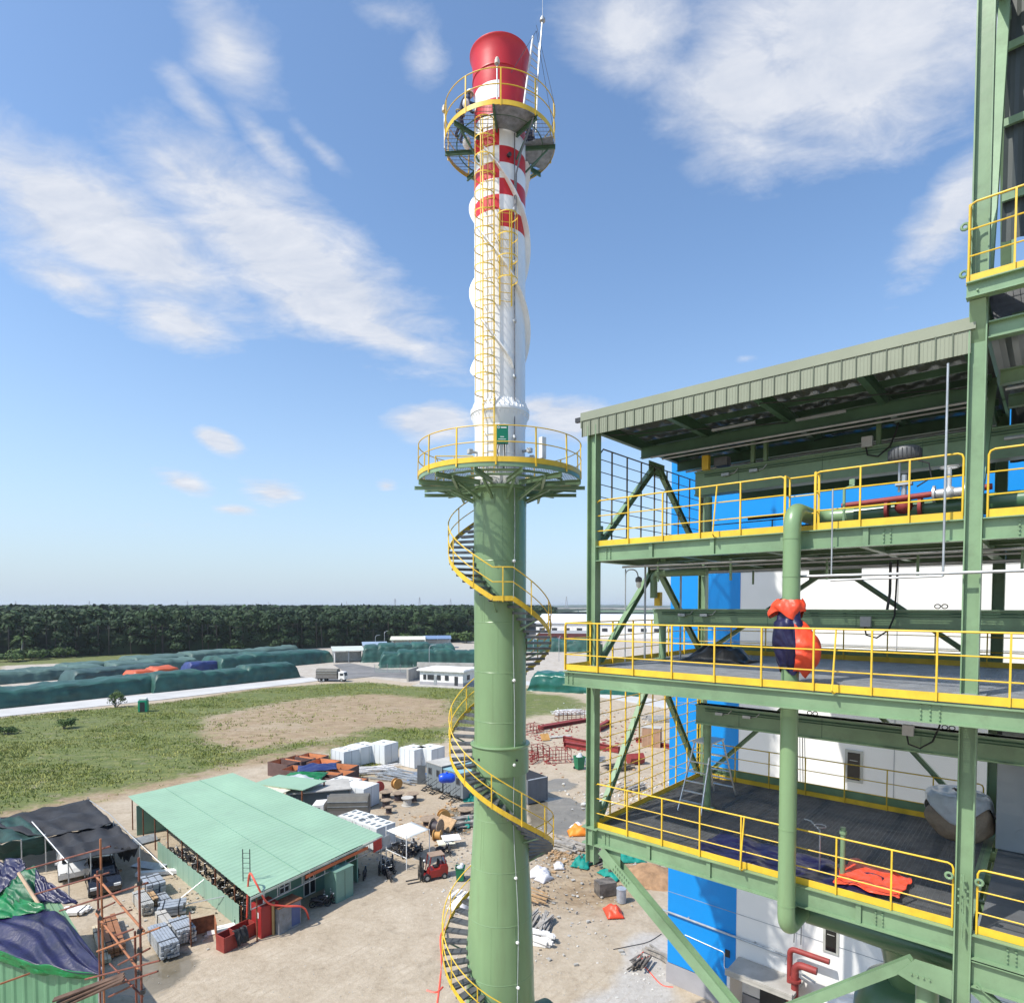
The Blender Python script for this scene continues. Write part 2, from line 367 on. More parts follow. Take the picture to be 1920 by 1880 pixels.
    dk = ramp(mid, [(.3, (.10, .085, .055)), (.7, (.19, .165, .12))]); c = mix(mth('MULTIPLY', wetf, .85), c, dk)
    # wheel ruts: wobbly parallel bands pressed into the sand
    wv = N.new('ShaderNodeTexWave'); wv.inputs['Scale'].default_value = .55; wv.inputs['Distortion'].default_value = 5; wv.inputs['Detail'].default_value = 4; wv.inputs['Detail Scale'].default_value = .35
    mpw = N.new('ShaderNodeMapping'); mpw.inputs['Rotation'].default_value = (0, 0, R(38)); Lk.new(geo.outputs['Position'], mpw.inputs[0]); Lk.new(mpw.outputs[0], wv.inputs['Vector'])
    rt = N.new('ShaderNodeMapRange'); rt.inputs[1].default_value = .82; rt.inputs[2].default_value = .98; rt.inputs[4].default_value = .3; Lk.new(wv.outputs['Fac'], rt.inputs[0])
    rtm = mth('MULTIPLY', rt.outputs[0], edge(big, 1.0, .48, .66, mid)); c = mix(rtm, c, ramp(fine, [(.3, (.20, .15, .10)), (.7, (.34, .27, .19))]))
    # scattered darker stains / tracks
    st = N.new('ShaderNodeMapRange'); st.inputs[1].default_value = .58; st.inputs[2].default_value = .72; st.inputs[4].default_value = .6; Lk.new(nz(.28, 9, .72, dist=1.2), st.inputs[0])
    dk2 = ramp(fine, [(.3, (.16, .13, .095)), (.7, (.30, .25, .18))]); c = mix(st.outputs[0], c, dk2)
    Lk.new(c, bs.inputs['Base Color']); 
    rr = N.new('ShaderNodeMapRange'); rr.inputs[3].default_value = .9; rr.inputs[4].default_value = .12; Lk.new(wetf, rr.inputs[0]); Lk.new(rr.outputs[0], bs.inputs['Roughness'])
    bp = N.new('ShaderNodeBump'); bp.inputs['Distance'].default_value = .12
    bstr = mth('MULTIPLY', mth('SUBTRACT', 1.0, wetf), .55); Lk.new(bstr, bp.inputs['Strength']); Lk.new(mth('ADD', fine, mth('MULTIPLY', speck, .4)), bp.inputs['Height']); Lk.new(bp.outputs[0], bs.inputs['Normal'])
    me.materials.append(m); o = bpy.data.objects.new('ground', me); link(o); o['kind'] = 'structure'
build_ground()
road_m = mat('road_concrete', (.50, .49, .47), .8, 0, .08, .15, dirt=.3, dirtcol=(.33, .29, .24))
asph = mat('asphalt', (.17, .165, .16), .85, 0, .2, .12, dirt=.6, dirtcol=(.30, .27, .23))
def strip(name, pts, z, m):
    mb = MB(); mb.poly([(p[0], p[1], z) for p in pts], th=.12); struct(name, mb, m)
strip('road', gp((-500, 1386), (0, 1344), (300, 1312), (500, 1288), (600, 1276), (585, 1270), (480, 1280), (300, 1299), (0, 1330), (-500, 1371)), .10, road_m)
strip('road', gp((600, 1279), (700, 1268), (800, 1275), (860, 1276), (880, 1262), (800, 1256), (720, 1255), (655, 1243), (625, 1246), (650, 1262), (590, 1270)), .104, asph)
strip('road', gp((985, 1284), (1060, 1292), (1120, 1306), (1260, 1330), (1260, 1316), (1120, 1296), (1060, 1284), (985, 1277)), .10, road_m)
# hills on the horizon, the far green field and distant tree belts
def ridge(name, y, x0, x1, h, seed, m, th=200):
    mb = MB(); P = []; n = 140
    for k, (dy, zf) in enumerate(((0, -1), (0, .55), (th*.3, 1), (th, 1), (th, -1))):
        row = []
        for i in range(n+1):
            x = x0+(x1-x0)*i/n; hh = h*(.65+.5*noise.noise(Vector((x*.0011+seed, seed, 0)))+.25*noise.noise(Vector((x*.006, seed, 3)))+.22*noise.noise(Vector((x*.03, seed, 5))))
            row.append((x, y+dy+60*noise.noise(Vector((x*.002, seed, 9))), (-2 if zf < 0 else hh*zf)))
        P.append(row)
    mb.grid(P); return struct(name, mb, m, smooth=True)
farm = mat('far_woodland', (.055, .085, .04), .9, 0, .45, .02, .6, .05)
farf = mat('far_field', (.09, .17, .06), .9, 0, .25, .004)
ridge('hills', 9000, -9000, 9000, 42, 3.1, farm, 800)
ridge('hills', 5200, -5200, 5200, 27, 7.7, farm, 500)
ridge('hills', 2600, -200, 2400, 11, 1.7, farm, 120)
ridge('hills', 1500, 60, 1600, 6, 4.7, farm, 60)
fb = MB(); fb.poly([(90, 330, .05), (900, 330, .05), (1800, 2500, .05), (120, 2500, .05)]); struct('far_field', fb, farf)
# ---- foliage helpers
def foliage_mat(name, a, b_, sc=.25):
    m = bpy.data.materials.new(name); m.use_nodes = True; nt = m.node_tree; N = nt.nodes; Lk = nt.links; bs = N['Principled BSDF']; bs.inputs['Roughness'].default_value = .7; bs.inputs['Specular IOR Level'].default_value = .25
    geo = N.new('ShaderNodeNewGeometry'); n_ = N.new('ShaderNodeTexNoise'); n_.inputs['Scale'].default_value = sc; n_.inputs['Detail'].default_value = 6; Lk.new(geo.outputs['Position'], n_.inputs['Vector'])
    rp = N.new('ShaderNodeValToRGB'); rp.color_ramp.elements[0].position = .32; rp.color_ramp.elements[0].color = (*a, 1); rp.color_ramp.elements[1].position = .68; rp.color_ramp.elements[1].color = (*b_, 1)
    Lk.new(n_.outputs[0], rp.inputs[0])
    mr = N.new('ShaderNodeMapRange'); mr.inputs[3].default_value = .78; mr.inputs[4].default_value = 1.22; Lk.new(geo.outputs['Random Per Island'], mr.inputs[0])
    mx = N.new('ShaderNodeMix'); mx.data_type = 'RGBA'; mx.blend_type = 'MULTIPLY'; mx.inputs[0].default_value = 1; Lk.new(rp.outputs[0], mx.inputs[6]); Lk.new(mr.outputs[0], mx.inputs[7])
    Lk.new(mx.outputs[2], bs.inputs['Base Color']); MATS[name] = m; return m
leaf_forest = foliage_mat('forest_leaves', (.012, .028, .011), (.036, .068, .022), .03)
leaf_green = foliage_mat('bush_leaves', (.03, .06, .015), (.09, .14, .04), .5)
leaf_grass = foliage_mat('grass_blades', (.15, .20, .035), (.34, .33, .10), .15)
trunkm = mat('tree_trunk', (.26, .22, .18), .85)
def leaf_cloud(centers, radii, per, size, rng, flat=.8):
    """numpy: triangular leaf clumps on lumpy crown shells; returns verts, faces"""
    C = np.repeat(np.asarray(centers, float), per, 0); Rr = np.repeat(np.asarray(radii, float), per, 0)
    n = len(C); d = rng.normal(size=(n, 3)); d /= np.linalg.norm(d, axis=1)[:, None]
    d[:, 2] = np.where(d[:, 2] < -.3, -d[:, 2], d[:, 2])
    rad = Rr*(rng.uniform(.55, 1.08, (n, 1)) if Rr.ndim == 2 else rng.uniform(.55, 1.08, n)[:, None]*1)
    P = C+d*rad*np.array([1, 1, flat])
    sz = (rng.uniform(.6, 1.3, (n, 1))*size)
    a = rng.normal(size=(n, 3)); a /= np.linalg.norm(a, axis=1)[:, None]
    a = a-d*(a*d).sum(1)[:, None]*.75; a /= np.linalg.norm(a, axis=1)[:, None]
    b = np.cross(d, a)+rng.normal(size=(n, 3))*.35; b /= np.linalg.norm(b, axis=1)[:, None]
    q = np.stack([P-a*sz-b*sz*.6, P+a*sz*.9-b*sz*.7, P+a*sz+b*sz*.6, P-a*sz*.8+b*sz*.8], 1).reshape(-1, 3)
    return q, n
def quads_obj(name, q, n, m, parent=None):
    me = bpy.data.meshes.new(name); me.vertices.add(n*4); me.vertices.foreach_set('co', q.astype(np.float32).ravel())
    me.loops.add(n*4); me.loops.foreach_set('vertex_index', np.arange(n*4, dtype=np.int32))
    me.polygons.add(n); me.polygons.foreach_set('loop_start', np.arange(0, n*4, 4, dtype=np.int32)); me.update(calc_edges=True); me.validate()
    me.materials.append(m); o = bpy.data.objects.new(name, me); link(o)
    if parent: o.parent = parent
    return o
def build_forest():
    rng = np.random.default_rng(3)
    # front edge of the plantation, left to right
    edge = [G(-700, 1252), G(-200, 1243), G(0, 1237), G(300, 1226), G(600, 1216), G(880, 1203), G(1000, 1190), G(1060, 1180)]
    ex = [p.x for p in edge]; ey = [p.y for p in edge]
    cs = []; rs = []; pers = []
    def yedge(x): return np.interp(x, ex, ey)
    qs = []; tot = 0
    def put(cs, rs, per, size):
        nonlocal tot
        q, n = leaf_cloud(cs, rs, per, size, rng); qs.append(q); tot += n
    # front row crowns, leafy down to near the ground
    c1 = []; r1 = []
    x = -420
    while x < 5:
        y = yedge(x)+rng.uniform(2, 9)
        top = rng.uniform(13.5, 17.5)
        for zc in (top-3.3, top-7.5, top-11.5):
            c1.append((x+rng.uniform(-1.5, 1.5), y+rng.uniform(-2, 2), zc)); r1.append((rng.uniform(2.3, 3.6),)*2+(3.0,))
        x += rng.uniform(2.3, 4.2)
    put(c1, r1, 150, .48)
    def inner(x, y):
        return not (x > -12 and y > 500 and False)
    c2 = []; r2 = []
    for row in range(1, 26):
        x = -440-row*10
        while x < 5+row*4.0:
            y = yedge(x)+row*7.5+rng.uniform(-2, 3)
            if x < 40: c2.append((x, y, rng.uniform(10.5, 16.0))); r2.append((3.5, 3.5, 3.0))
            x += rng.uniform(4, 6.4)
    put(c2, r2, 60, .75)
    c3 = []; r3 = []
    for row in range(0, 34):
        yy = 195+row*24; x = -700-row*30
        while x < 20+row*5:
            y = yedge(x)+yy+rng.uniform(-9, 9)
            if x < 70: c3.append((x, y, rng.uniform(12, 17.2))); r3.append((8, 8, 4))
            x += rng.uniform(11, 19)
    put(c3, r3, 28, 1.9)
    o = quads_obj('forest', np.concatenate(qs), tot, leaf_forest); o['kind'] = 'stuff'; o['label'] = 'dense dark green tree plantation stretching to the horizon'; o['category'] = 'forest'
    # shaded body of the wood under the crowns
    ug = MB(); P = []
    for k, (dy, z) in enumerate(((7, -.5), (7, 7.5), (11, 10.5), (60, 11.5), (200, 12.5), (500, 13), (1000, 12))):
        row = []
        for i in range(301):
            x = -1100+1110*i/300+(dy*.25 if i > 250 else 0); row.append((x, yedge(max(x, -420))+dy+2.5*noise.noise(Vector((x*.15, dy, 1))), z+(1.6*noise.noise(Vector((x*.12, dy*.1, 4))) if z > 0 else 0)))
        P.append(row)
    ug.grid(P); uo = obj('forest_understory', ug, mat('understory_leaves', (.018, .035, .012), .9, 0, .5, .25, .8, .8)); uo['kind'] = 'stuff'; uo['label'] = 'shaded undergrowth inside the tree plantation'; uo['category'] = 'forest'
    # dark trunks inside the plantation edge
    mb = MB(); x = -420
    while x < 5:
        for k in range(2):
            y = yedge(x)+rng.uniform(3, 14); mb.cyl((x, y, -.5), (x+rng.uniform(-.5, .5), y, 12), .22, 5)
            x += rng.uniform(1, 2.6)
    t = obj('forest_trunks', mb, mat('dark_trunk', (.06, .05, .04), .9)); t['kind'] = 'stuff'; t['label'] = 'thin dark trunks under the edge of the tree plantation'; t['category'] = 'forest'
    return yedge
yedge = build_forest()
def palm(i, px, py, h):
    p = G(px, py); rng = np.random.default_rng(100+i)
    t = thing('palm_tree', '', 'palm tree', p, rng.uniform(0, 6), 'palms in front of the plantation')
    mb = MB(); mb.tube([(0, 0, -.2), (.1, 0, h*.4), (0, .1, h*.8)], [.24, .19, .14], 7); obj('trunk', mb, mat('palm_trunk', (.36, .34, .30), .8), t, True)
    fr = MB()
    for k in range(16):
        a = k*2.4; e = rng.uniform(.1, 1.1); L = h*.38
        pts = []
        for s in range(6):
            q = s/5; r_ = L*q*math.cos(e*.7); z = h*.78+L*(math.sin(e)*q*1.1-.85*q*q); pts.append(Vector((r_*math.cos(a), r_*math.sin(a), z)))
        sd = Vector((-math.sin(a), math.cos(a), 0))
        for s in range(5):
            w0 = .55*(1-.15*s); w1 = .55*(1-.15*(s+1)) if s < 4 else .05; dz = Vector((0, 0, -.22))
            fr.add([pts[s], pts[s+1], pts[s+1]+sd*w1+dz, pts[s]+sd*w0+dz], [(0, 1, 2, 3)]); fr.add([pts[s], pts[s+1], pts[s+1]-sd*w1+dz, pts[s]-sd*w0+dz], [(3, 2, 1, 0)])
    obj('crown', fr, leaf_green, t); return t
palms = [(42, 1236, 10), (92, 1227, 9.5), (139, 1225, 9), (228, 1222, 8), (268, 1219, 8), (308, 1217, 10), (378, 1212, 9), (412, 1212, 10), (446, 1212, 10), (566, 1205, 8), (620, 1195, 10), (645, 1196, 9), (716, 1195, 9), (740, 1194, 9), (762, 1193, 9), (812, 1192, 11), (834, 1192, 9), (855, 1191, 9)]
for i, (a, b_, h) in enumerate(palms):
    t = palm(i, a, b_, h)
    side = ['behind the green tarpaulin stacks at far left', 'behind the middle of the storage yard', 'close to the left side of the chimney'][min(i//6, 2)]
    t['label'] = '%s palm counted from the left, %s' % (['first', 'second', 'third', 'fourth', 'fifth', 'sixth'][i % 6], side)
# utility poles
polem = mat('pole_concrete', (.42, .41, .39), .8)
for i, (a, b_, h) in enumerate(((3, 1230, 12), (191, 1222, 11.5), (343, 1213, 10), (474, 1211, 12), (587, 1200, 11), (685, 1196, 12), (771, 1192, 12), (848, 1190, 12))):
    p = G(a, b_); t = thing('utility_pole', '%s concrete utility pole from the left, before the dark plantation' % ['first', 'second', 'third', 'fourth', 'fifth', 'sixth', 'seventh', 'eighth'][i], 'utility pole', p, .5, 'poles along the plantation')
    obj('post', MB().cyl((0, 0, -.3), (0, 0, h), .26, 8, .17), polem, t)
    obj('crossarm', MB().box((0, 0, h-.8), (2.0, .14, .14)).cyl((-.8, 0, h-.7), (-.8, 0, h-.4), .08, 6).cyl((.8, 0, h-.7), (.8, 0, h-.4), .08, 6), dark, t)
# transmission towers on the horizon
def pylon(i, px, h, Y):
    x = (px-960)/F*Y; t = thing('pylon', '', 'pylon', (x, Y, 0), .3*i, 'transmission towers on the horizon'); mb = MB(); w = h*.11
    for sx in (-1, 1):
        for sy in (-1, 1): mb.bar((sx*w, sy*w, 0), (sx*.6, sy*.6, h), .9, .9)
    n = 7
    for k in range(n):
        z0, z1 = h*k/n, h*(k+1)/n; a0 = w+(.6-w)*k/n; a1 = w+(.6-w)*(k+1)/n
        for sy in (-1, 1): mb.bar((-a0, sy*a0, z0), (a1, sy*a1, z1), .5, .5); mb.bar((a0, sy*a0, z0), (-a1, sy*a1, z1), .5, .5)
    obj('mast', mb, mat('pylon_steel', (.3, .31, .33), .6), t)
    arm = MB()
    for z in (.72, .84, .95): arm.bar((-h*.14, 0, h*z), (h*.14, 0, h*z), .7, .7); arm.bar((-h*.14, 0, h*z), (0, 0, h*z+3), .4, .4); arm.bar((h*.14, 0, h*z), (0, 0, h*z+3), .4, .4)
    obj('crossarm', arm, MATS['pylon_steel'], t); return t
for i, (px, h, Y) in enumerate(((30, 50, 4200), (168, 52, 4300), (352, 52, 4300), (741, 56, 3300), (787, 64, 3300), (845, 54, 3000), (1062, 58, 2600), (650, 50, 4200), (504, 50, 4800))):
    t = pylon(i, px, h, Y); t['label'] = ['tiny pylon on the horizon at the far left edge', 'tiny pylon on the horizon above the first tarpaulin stacks', 'tiny pylon on the horizon above the orange tarpaulin', 'second pylon left of the chimney on the horizon', 'tall pylon just left of the pylon beside the chimney', 'pylon on the horizon next to the left of the chimney', 'lattice pylon on the horizon between chimney and green column', 'small pylon on the horizon above the open shed roofs', 'faint pylon on the horizon above the long tarpaulin stack'][i]
# distant town of small white houses and the white factory sheds
hw = mat('house_white', (.75, .73, .7), .7)
rngh = random.Random(5)
tb = MB()
for i in range(60):
    px = rngh.uniform(1000, 1110) if i < 46 else rngh.uniform(40, 110); Y = rngh.uniform(1500, 2300) if px > 900 else rngh.uniform(3500, 4500); x = (px-960)/F*Y
    w, d, h = rngh.uniform(9, 22), rngh.uniform(8, 14), rngh.uniform(5, 9); z = (7 if px < 900 else 0)
    tb.box((x, Y, h/2+z), (w, d, h), rngh.uniform(0, 3))
o = obj('distant_town', tb, hw); o['kind'] = 'stuff'; o['label'] = 'specks of pale houses of a distant town near the horizon'; o['category'] = 'houses'
def factory(loc, L, W, H, rz, label, wallm, roofm, nwin):
    t = thing('factory_building', label, 'factory', loc, rz)
    obj('wall', MB().box((0, 0, H/2), (L, W, H)), wallm, t)
    mb = MB(); mb.add([(-L/2-1, -W/2-1, H), (L/2+1, -W/2-1, H), (L/2+1, 0, H+W*.09), (-L/2-1, 0, H+W*.09), (L/2+1, W/2+1, H), (-L/2-1, W/2+1, H)], [(0, 1, 2, 3), (3, 2, 4, 5), (0, 3, 5), (1, 4, 2)]); obj('roof', mb, roofm, t)
    for k in range(nwin): obj('window', MB().box((-L/2+L*(k+.5)/nwin, -W/2-.05, H*.55), (L/nwin*.42, .2, H*.22)), dark, t)
    return t
fx = G(1110, 1200)
factory(G(1165, 1196)+Vector((8, 30, 0)), 110, 60, 9, R(-12), 'long low white factory with shallow roof behind the green column', hw, mat('white_roof', (.72, .72, .73), .5), 14)
factory(G(1062, 1203), 30, 14, 5, R(-8), 'small dull red building before the white factory', mat('dull_red', (.25, .07, .06), .7), mat('grey_roof', (.3, .3, .3), .6), 5)
# bushes at the yard's back edge
def bush(i, px, py, r, h, label, m=leaf_green):
    rng = np.random.default_rng(500+i); p = G(px, py)
    cs = [(rng.uniform(-r, r)*.7, rng.uniform(-r, r)*.5, rng.uniform(.3, .75)*h) for _ in range(8)]
    q, n = leaf_cloud(cs, [(r*.55, r*.5, h*.4)]*8, 70, max(.12, r*.09), rng)
    t = thing('bush', label, 'bush', p, 0, 'bushes and small trees of the storage yard'); quads_obj('leaves', q, n, m, t)
    mb = MB()
    for k in range(4): mb.tube([(0, 0, -.1), (cs[k][0]*.5, cs[k][1]*.5, cs[k][2]*.6), cs[k]], [.12, .08, .04], 5)
    obj('stem', mb, trunkm, t); return t
blist = [(500, 1213, 5, 6), (545, 1210, 5, 7), (585, 1210, 6, 6), (620, 1212, 6, 6.5), (655, 1211, 6, 6), (690, 1209, 5, 5), (725, 1206, 6, 5), (760, 1208, 6, 6), (800, 1205, 6, 6), (840, 1204, 6, 5.5), (875, 1205, 6, 6),
         (60, 1237, 5, 4), (20, 1240, 5, 4), (120, 1233, 4, 4), (440, 1220, 5, 4), (1010, 1215, 5, 4), (1060, 1212, 5, 4)]
ordn = ['first', 'second', 'third', 'fourth', 'fifth', 'sixth', 'seventh', 'eighth', 'ninth', 'tenth', 'eleventh']
for i, (a, b_, r, h) in enumerate(blist):
    bush(i, a, b_, r, h, ('%s bush of the leafy row left of the chimney' % ordn[i]) if i < 11 else ['green bush under the plantation at the left edge, right one', 'green bush at the extreme left under the plantation', 'green bush right of the leftmost palms', 'low bush behind the long tarpaulin stack', 'bush between chimney and red building, left one', 'bush between chimney and red building, right one'][i-11])
bush(40, 217, 1326, 1.6, 3.2, 'dark green sapling beside the concrete road near the green toilet')
bush(41, 120, 1365, 1.6, 1.6, 'small dark shrub in the grass field at left'); bush(42, 12, 1376, 1.4, 1.2, 'low dark shrub in the grass at the left edge')
# grass tufts over the field
def tufts():
    rng = np.random.default_rng(9); P = []
    while len(P) < 15000:
        y = rng.uniform(56, 165); x = rng.uniform(-.95*y, 2)
        if not pip(x, y, P_FIELD): 
            if not pip(x, y, P_GR2): continue
        if pip(x, y, P_BARE) and rng.random() > .16: continue
        if pip(x, y, P_BARE2) and not pip(x, y, P_GR2) and rng.random() > .12: continue
        if noise.noise(Vector((x*.06, y*.12, 2))) < -.12 and rng.random() > .25: continue
        P.append((x, y))
    qs = []; 
    for (x, y) in P:
        s = rng.uniform(.15, .5)
        for k in range(5):
            a = rng.uniform(0, 6.28); ox, oy = rng.normal(0, .35*s*2, 2); w = .16*s; h = rng.uniform(.25, .6)*s; lx, ly = math.cos(a)*w, math.sin(a)*w; tx, ty = rng.normal(0, .25*s, 2)
            qs.append([(x+ox-lx, y+oy-ly, -.05), (x+ox+lx, y+oy+ly, -.05), (x+ox+lx*.4+tx, y+oy+ly*.4+ty, h), (x+ox-lx*.4+tx, y+oy-ly*.4+ty, h)])
    q = np.array(qs).reshape(-1, 3); o = quads_obj('grass_tufts', q, len(qs), leaf_grass); o['kind'] = 'stuff'; o['label'] = 'rough tufted grass over the open field'; o['category'] = 'grass'
tufts()
# ------------------------------------------------------------------ chimney
CX0, CY0 = -0.44, 23.0
def pol(th, r, z): a = R(th); return Vector((r*math.sin(a), -r*math.cos(a), z))
def arc(t0, t1, r, z0, z1=None, n=24):
    z1 = z0 if z1 is None else z1
    return [pol(t0+(t1-t0)*k/n, r, z0+(z1-z0)*k/n) for k in range(n+1)]
SR = [(-.3, 1.62), (1.0, 1.58), (5.2, 1.29), (6.6, 1.25), (8.7, 1.19), (10.7, 1.07), (12.2, .99), (13.9, .97), (15.5, .96), (20, .96), (24.3, .97)]
def shr(z): return float(np.interp(z, [a for a, b in SR], [b for a, b in SR]))
def ring_grating(mb, r0, r1, z, pitch=.06, t=.012, h=.03, sectors=None):
    k = -r1
    while k < r1:
        a = math.sqrt(max(r1*r1-k*k, 0)); b = math.sqrt(r0*r0-k*k) if abs(k) < r0 else 0
        segs = [(-a, -b), (b, a)] if b else [(-a, a)]
        for (s, e) in segs:
            if e-s > .05: mb.box((k, (s+e)/2, z), (t, e-s, h))
        k += pitch
    k = -r1
    while k < r1:
        a = math.sqrt(max(r1*r1-k*k, 0)); b = math.sqrt(r0*r0-k*k) if abs(k) < r0 else 0
        for (s, e) in ([(-a, -b), (b, a)] if b else [(-a, a)]):
            if e-s > .05: mb.box(((s+e)/2, k, z), (e-s, .008, h*.5))
        k += pitch*3.5
def build_chimney():
    ch = thing('chimney', 'tall green and white industrial chimney with red top, checker bands and spiral stair', 'chimney', (CX0, CY0, 0))
    prof = [(shr(z), z) for z in np.linspace(-.3, 24.3, 120)]
    sh = obj('green_shaft', MB().lathe(prof, n=72), greenL, ch, True)
    seam = MB()
    for z in (6.4, 8.5, 10.4, 12.2, 15.8, 17.6, 19.4, 21.6): seam.lathe([(shr(z)+.001, z-.016), (shr(z)+.010, z), (shr(z)+.001, z+.016)], n=72)
    obj('weld_seam', seam, greenL, sh, True)
    zs = [4.0, 6.4, 8.5, 10.4, 12.2, 13.8]; zs2 = [14.95, 15.8, 17.6, 19.4, 21.6, 24.1]
    for zz_ in (zs, zs2):
        for k in range(len(zz_)-1):
            for th in (-62+k*47 % 120, 58-k*31 % 110): obj('plate_joint', MB().tube([pol(th, shr(z_)-.002, z_) for z_ in np.linspace(zz_[k], zz_[k+1], 5)], .009, 5), greenL, sh)
    # sleeve collar
    obj('collar', MB().lathe([(.965, 14.92), (1.10, 14.92), (1.115, 14.88), (1.06, 14.80), (1.055, 14.70), (1.07, 14.0), (1.06, 13.86), (.97, 13.86)], n=72), greenL, ch, True, 30)
    dm = MB()
    for th in (-45, 35, 115): dm.cyl(pol(th, 1.04, 14.45), pol(th, 1.09, 14.45), .045, 12)
    obj('lifting_hole', dm, dark, ch)
    obj('top_flange', MB().lathe([(.95, 24.16), (1.08, 24.18), (1.08, 24.26), (.95, 24.28)], n=72), greenL, ch, True, 30)
    # inlet duct at the base on the right
    obj('inlet_duct', MB().cyl((.9, .4, 3.4), (2.0, 1.1, 3.4), .95, 32).lathe([(.95, 0), (1.08, .0), (1.08, .1), (.95, .1)], (0, 0, 0), 3) , dgreen, ch, True)
    # white shaft with seams
    wr = .925
    obj('white_shaft', MB().lathe([(wr, 24.2), (wr, 33.18)], n=72), white, ch, True)
    sm = MB()
    for z in (25.4, 28.9, 30.7, 32.4): sm.lathe([(wr+.001, z-.01), (wr+.006, z), (wr+.001, z+.01)], n=72)
    obj('weld_seam', sm, white, ch, True)
    rows = [33.18, 33.75, 34.27, 34.82, 35.36, 35.92, 36.48, 37.01, 37.53, 38.12]
    # checker bands (left: sectors either side of the front edge)
    n = 16
    for i in range(len(rows)-1):
        z0, z1 = rows[i], rows[i+1]
        for s in range(4):
            a0, a1 = -90+90*s-90+90, 0
            a0 = -180+90*s+.0; a1 = a0+90
            left = s in (1, 3)                      # sector -90..0 and 90..180
            isred = (i % 2 == 1) if left else (i % 2 == 0)
            if i >= 6 and not left: isred = True
            mb = MB(); P = [[pol(a0+(a1-a0)*k/n, wr, z0) for k in range(n+1)], [pol(a0+(a1-a0)*k/n, wr, z1) for k in range(n+1)]]
            mb.grid(P); obj('red_band' if isred else 'white_band', mb, red if isred else white, ch, True)
    obj('red_cap', MB().lathe([(wr, 38.12), (wr+.02, 38.3), (.965, 38.8), (.98, 39.15), (1.01, 39.40), (1.06, 39.54), (1.075, 39.56), (1.075, 39.60), (1.04, 39.60), (.95, 39.3), (.92, 39.0), (.9, 38.2)], n=72), red, ch, True, 60)
    obj('cap_stiffener', MB().lathe([(.955, 38.62), (.985, 38.64), (.985, 38.68), (.955, 38.7)], n=72), red, ch, True)
    # helical strakes, three starts
    for s in range(3):
        mb = MB(); P = []
        z = 28.35
        while z <= 35.95:
            th = -(z-28.55)/8.95*360+s*120-97
            w = .19*min(1, (z-28.3)/.25+.0, (36.05-z)/.25)
            P.append([pol(th, wr-.02, z), pol(th, wr+max(w, .01), z), pol(th+1.6, wr+max(w, .01), z+.03), pol(th+1.6, wr-.02, z+.03)]); z += .08
        mb.grid(P); obj('helical_strake', mb, white, ch, True, 60)
    # tapering flange joint
    fl = obj('flange_joint', MB().lathe([(wr, 27.32), (wr+.02, 27.30), (1.06, 27.02), (1.075, 27.0), (1.075, 26.92), (1.05, 26.90), (wr+.01, 26.45), (wr, 26.42)], n=72), white, ch, True, 20)
    g = MB()
    for k in range(40):
        th = k*9; g.add([pol(th, wr, 27.34), pol(th, wr+.03, 27.34), pol(th, 1.07, 27.02), pol(th, wr, 27.02)], [(0, 1, 2, 3)]); g.bar(pol(th, wr+.0, 27.16), pol(th, 1.03, 27.03), .012, .14)
        g.bar(pol(th, wr, 26.72), pol(th, 1.02, 26.88), .012, .12)
    obj('gusset', g, white, fl)
    # steel feet of the white stack in the gap
    g = MB()
    for k in range(16):
        th = k*22.5; g.bar(pol(th, .93, 24.24), pol(th+11, .9, 24.5), .04, .04); g.bar(pol(th+22, .93, 24.24), pol(th+11, .9, 24.5), .04, .04)
    obj('base_lattice', g, galv, ch)
    # ---------- lower platform
    Z = 24.62; RO = 2.96
    lp = obj('lower_platform', (lambda m_: (ring_grating(m_, 1.0, RO-.03, Z), m_)[1])(MB()), grate, ch); lp['label'] = 'lower round platform with grating floor, yellow rail and green brackets'
    obj('edge_channel', MB().lathe([(RO-.05, Z-.16), (RO, Z-.16), (RO, Z-.01), (RO-.05, Z-.01), (RO-.05, Z-.16)], n=96), green, lp, True, 20)
    obj('toe_board', MB().lathe([(RO+.01, Z-.02), (RO+.02, Z-.02), (RO+.02, Z+.15), (RO+.01, Z+.15), (RO+.01, Z-.02)], n=96), yellow, lp, True, 20)
    for zz, nm in ((1.14, 'handrail'), (.62, 'mid_rail')): obj(nm, MB().tube([pol(k*3.75, RO, Z+zz) for k in range(96)], .018, 8, closed=True), yellow, lp, True)
    for k in range(14): obj('post', MB().bar(pol(-1.5+k*360/14, RO+.03, Z-.12), pol(-1.5+k*360/14, RO+.0, Z+1.14), .05, .035), yellow, lp)
    for k in range(12):
        th = 15+k*30; m_ = MB(); m_.ibeam(pol(th, .97, Z-.24), pol(th, RO+.02, Z-.24), .17, .09, .014); br = obj('bracket', m_, green, lp)
        obj('knee_brace', MB().ibeam(pol(th, .97, 23.80), pol(th, 2.05, Z-.34), .09, .075, .012).bar(pol(th, .97, 23.6), pol(th, .99, 23.98), .16, .02), green, br)
    m_ = MB()
    for r_ in (1.6, 2.3): m_.tube([pol(15+k*30, r_, Z-.12) for k in range(12)], .05, 4, closed=True)
    for (x, y0, y1) in ((-1.5, -2.5, 2.5), (1.5, -2.5, 2.5)): m_.ibeam((x, y0, Z-.42), (x, y1, Z-.42), .12, .09, .012)
    m_.ibeam((-3.05, -.6, Z-.42), (3.05, -.6, Z-.42), .12, .09, .012); m_.ibeam((-2.9, .9, Z-.42), (2.9, .9, Z-.42), .12, .09, .012)
    obj('ring_joist', m_, green, lp)
    # floor seen as a rectangle behind: small raised ladder hatch rails
    m_ = MB()
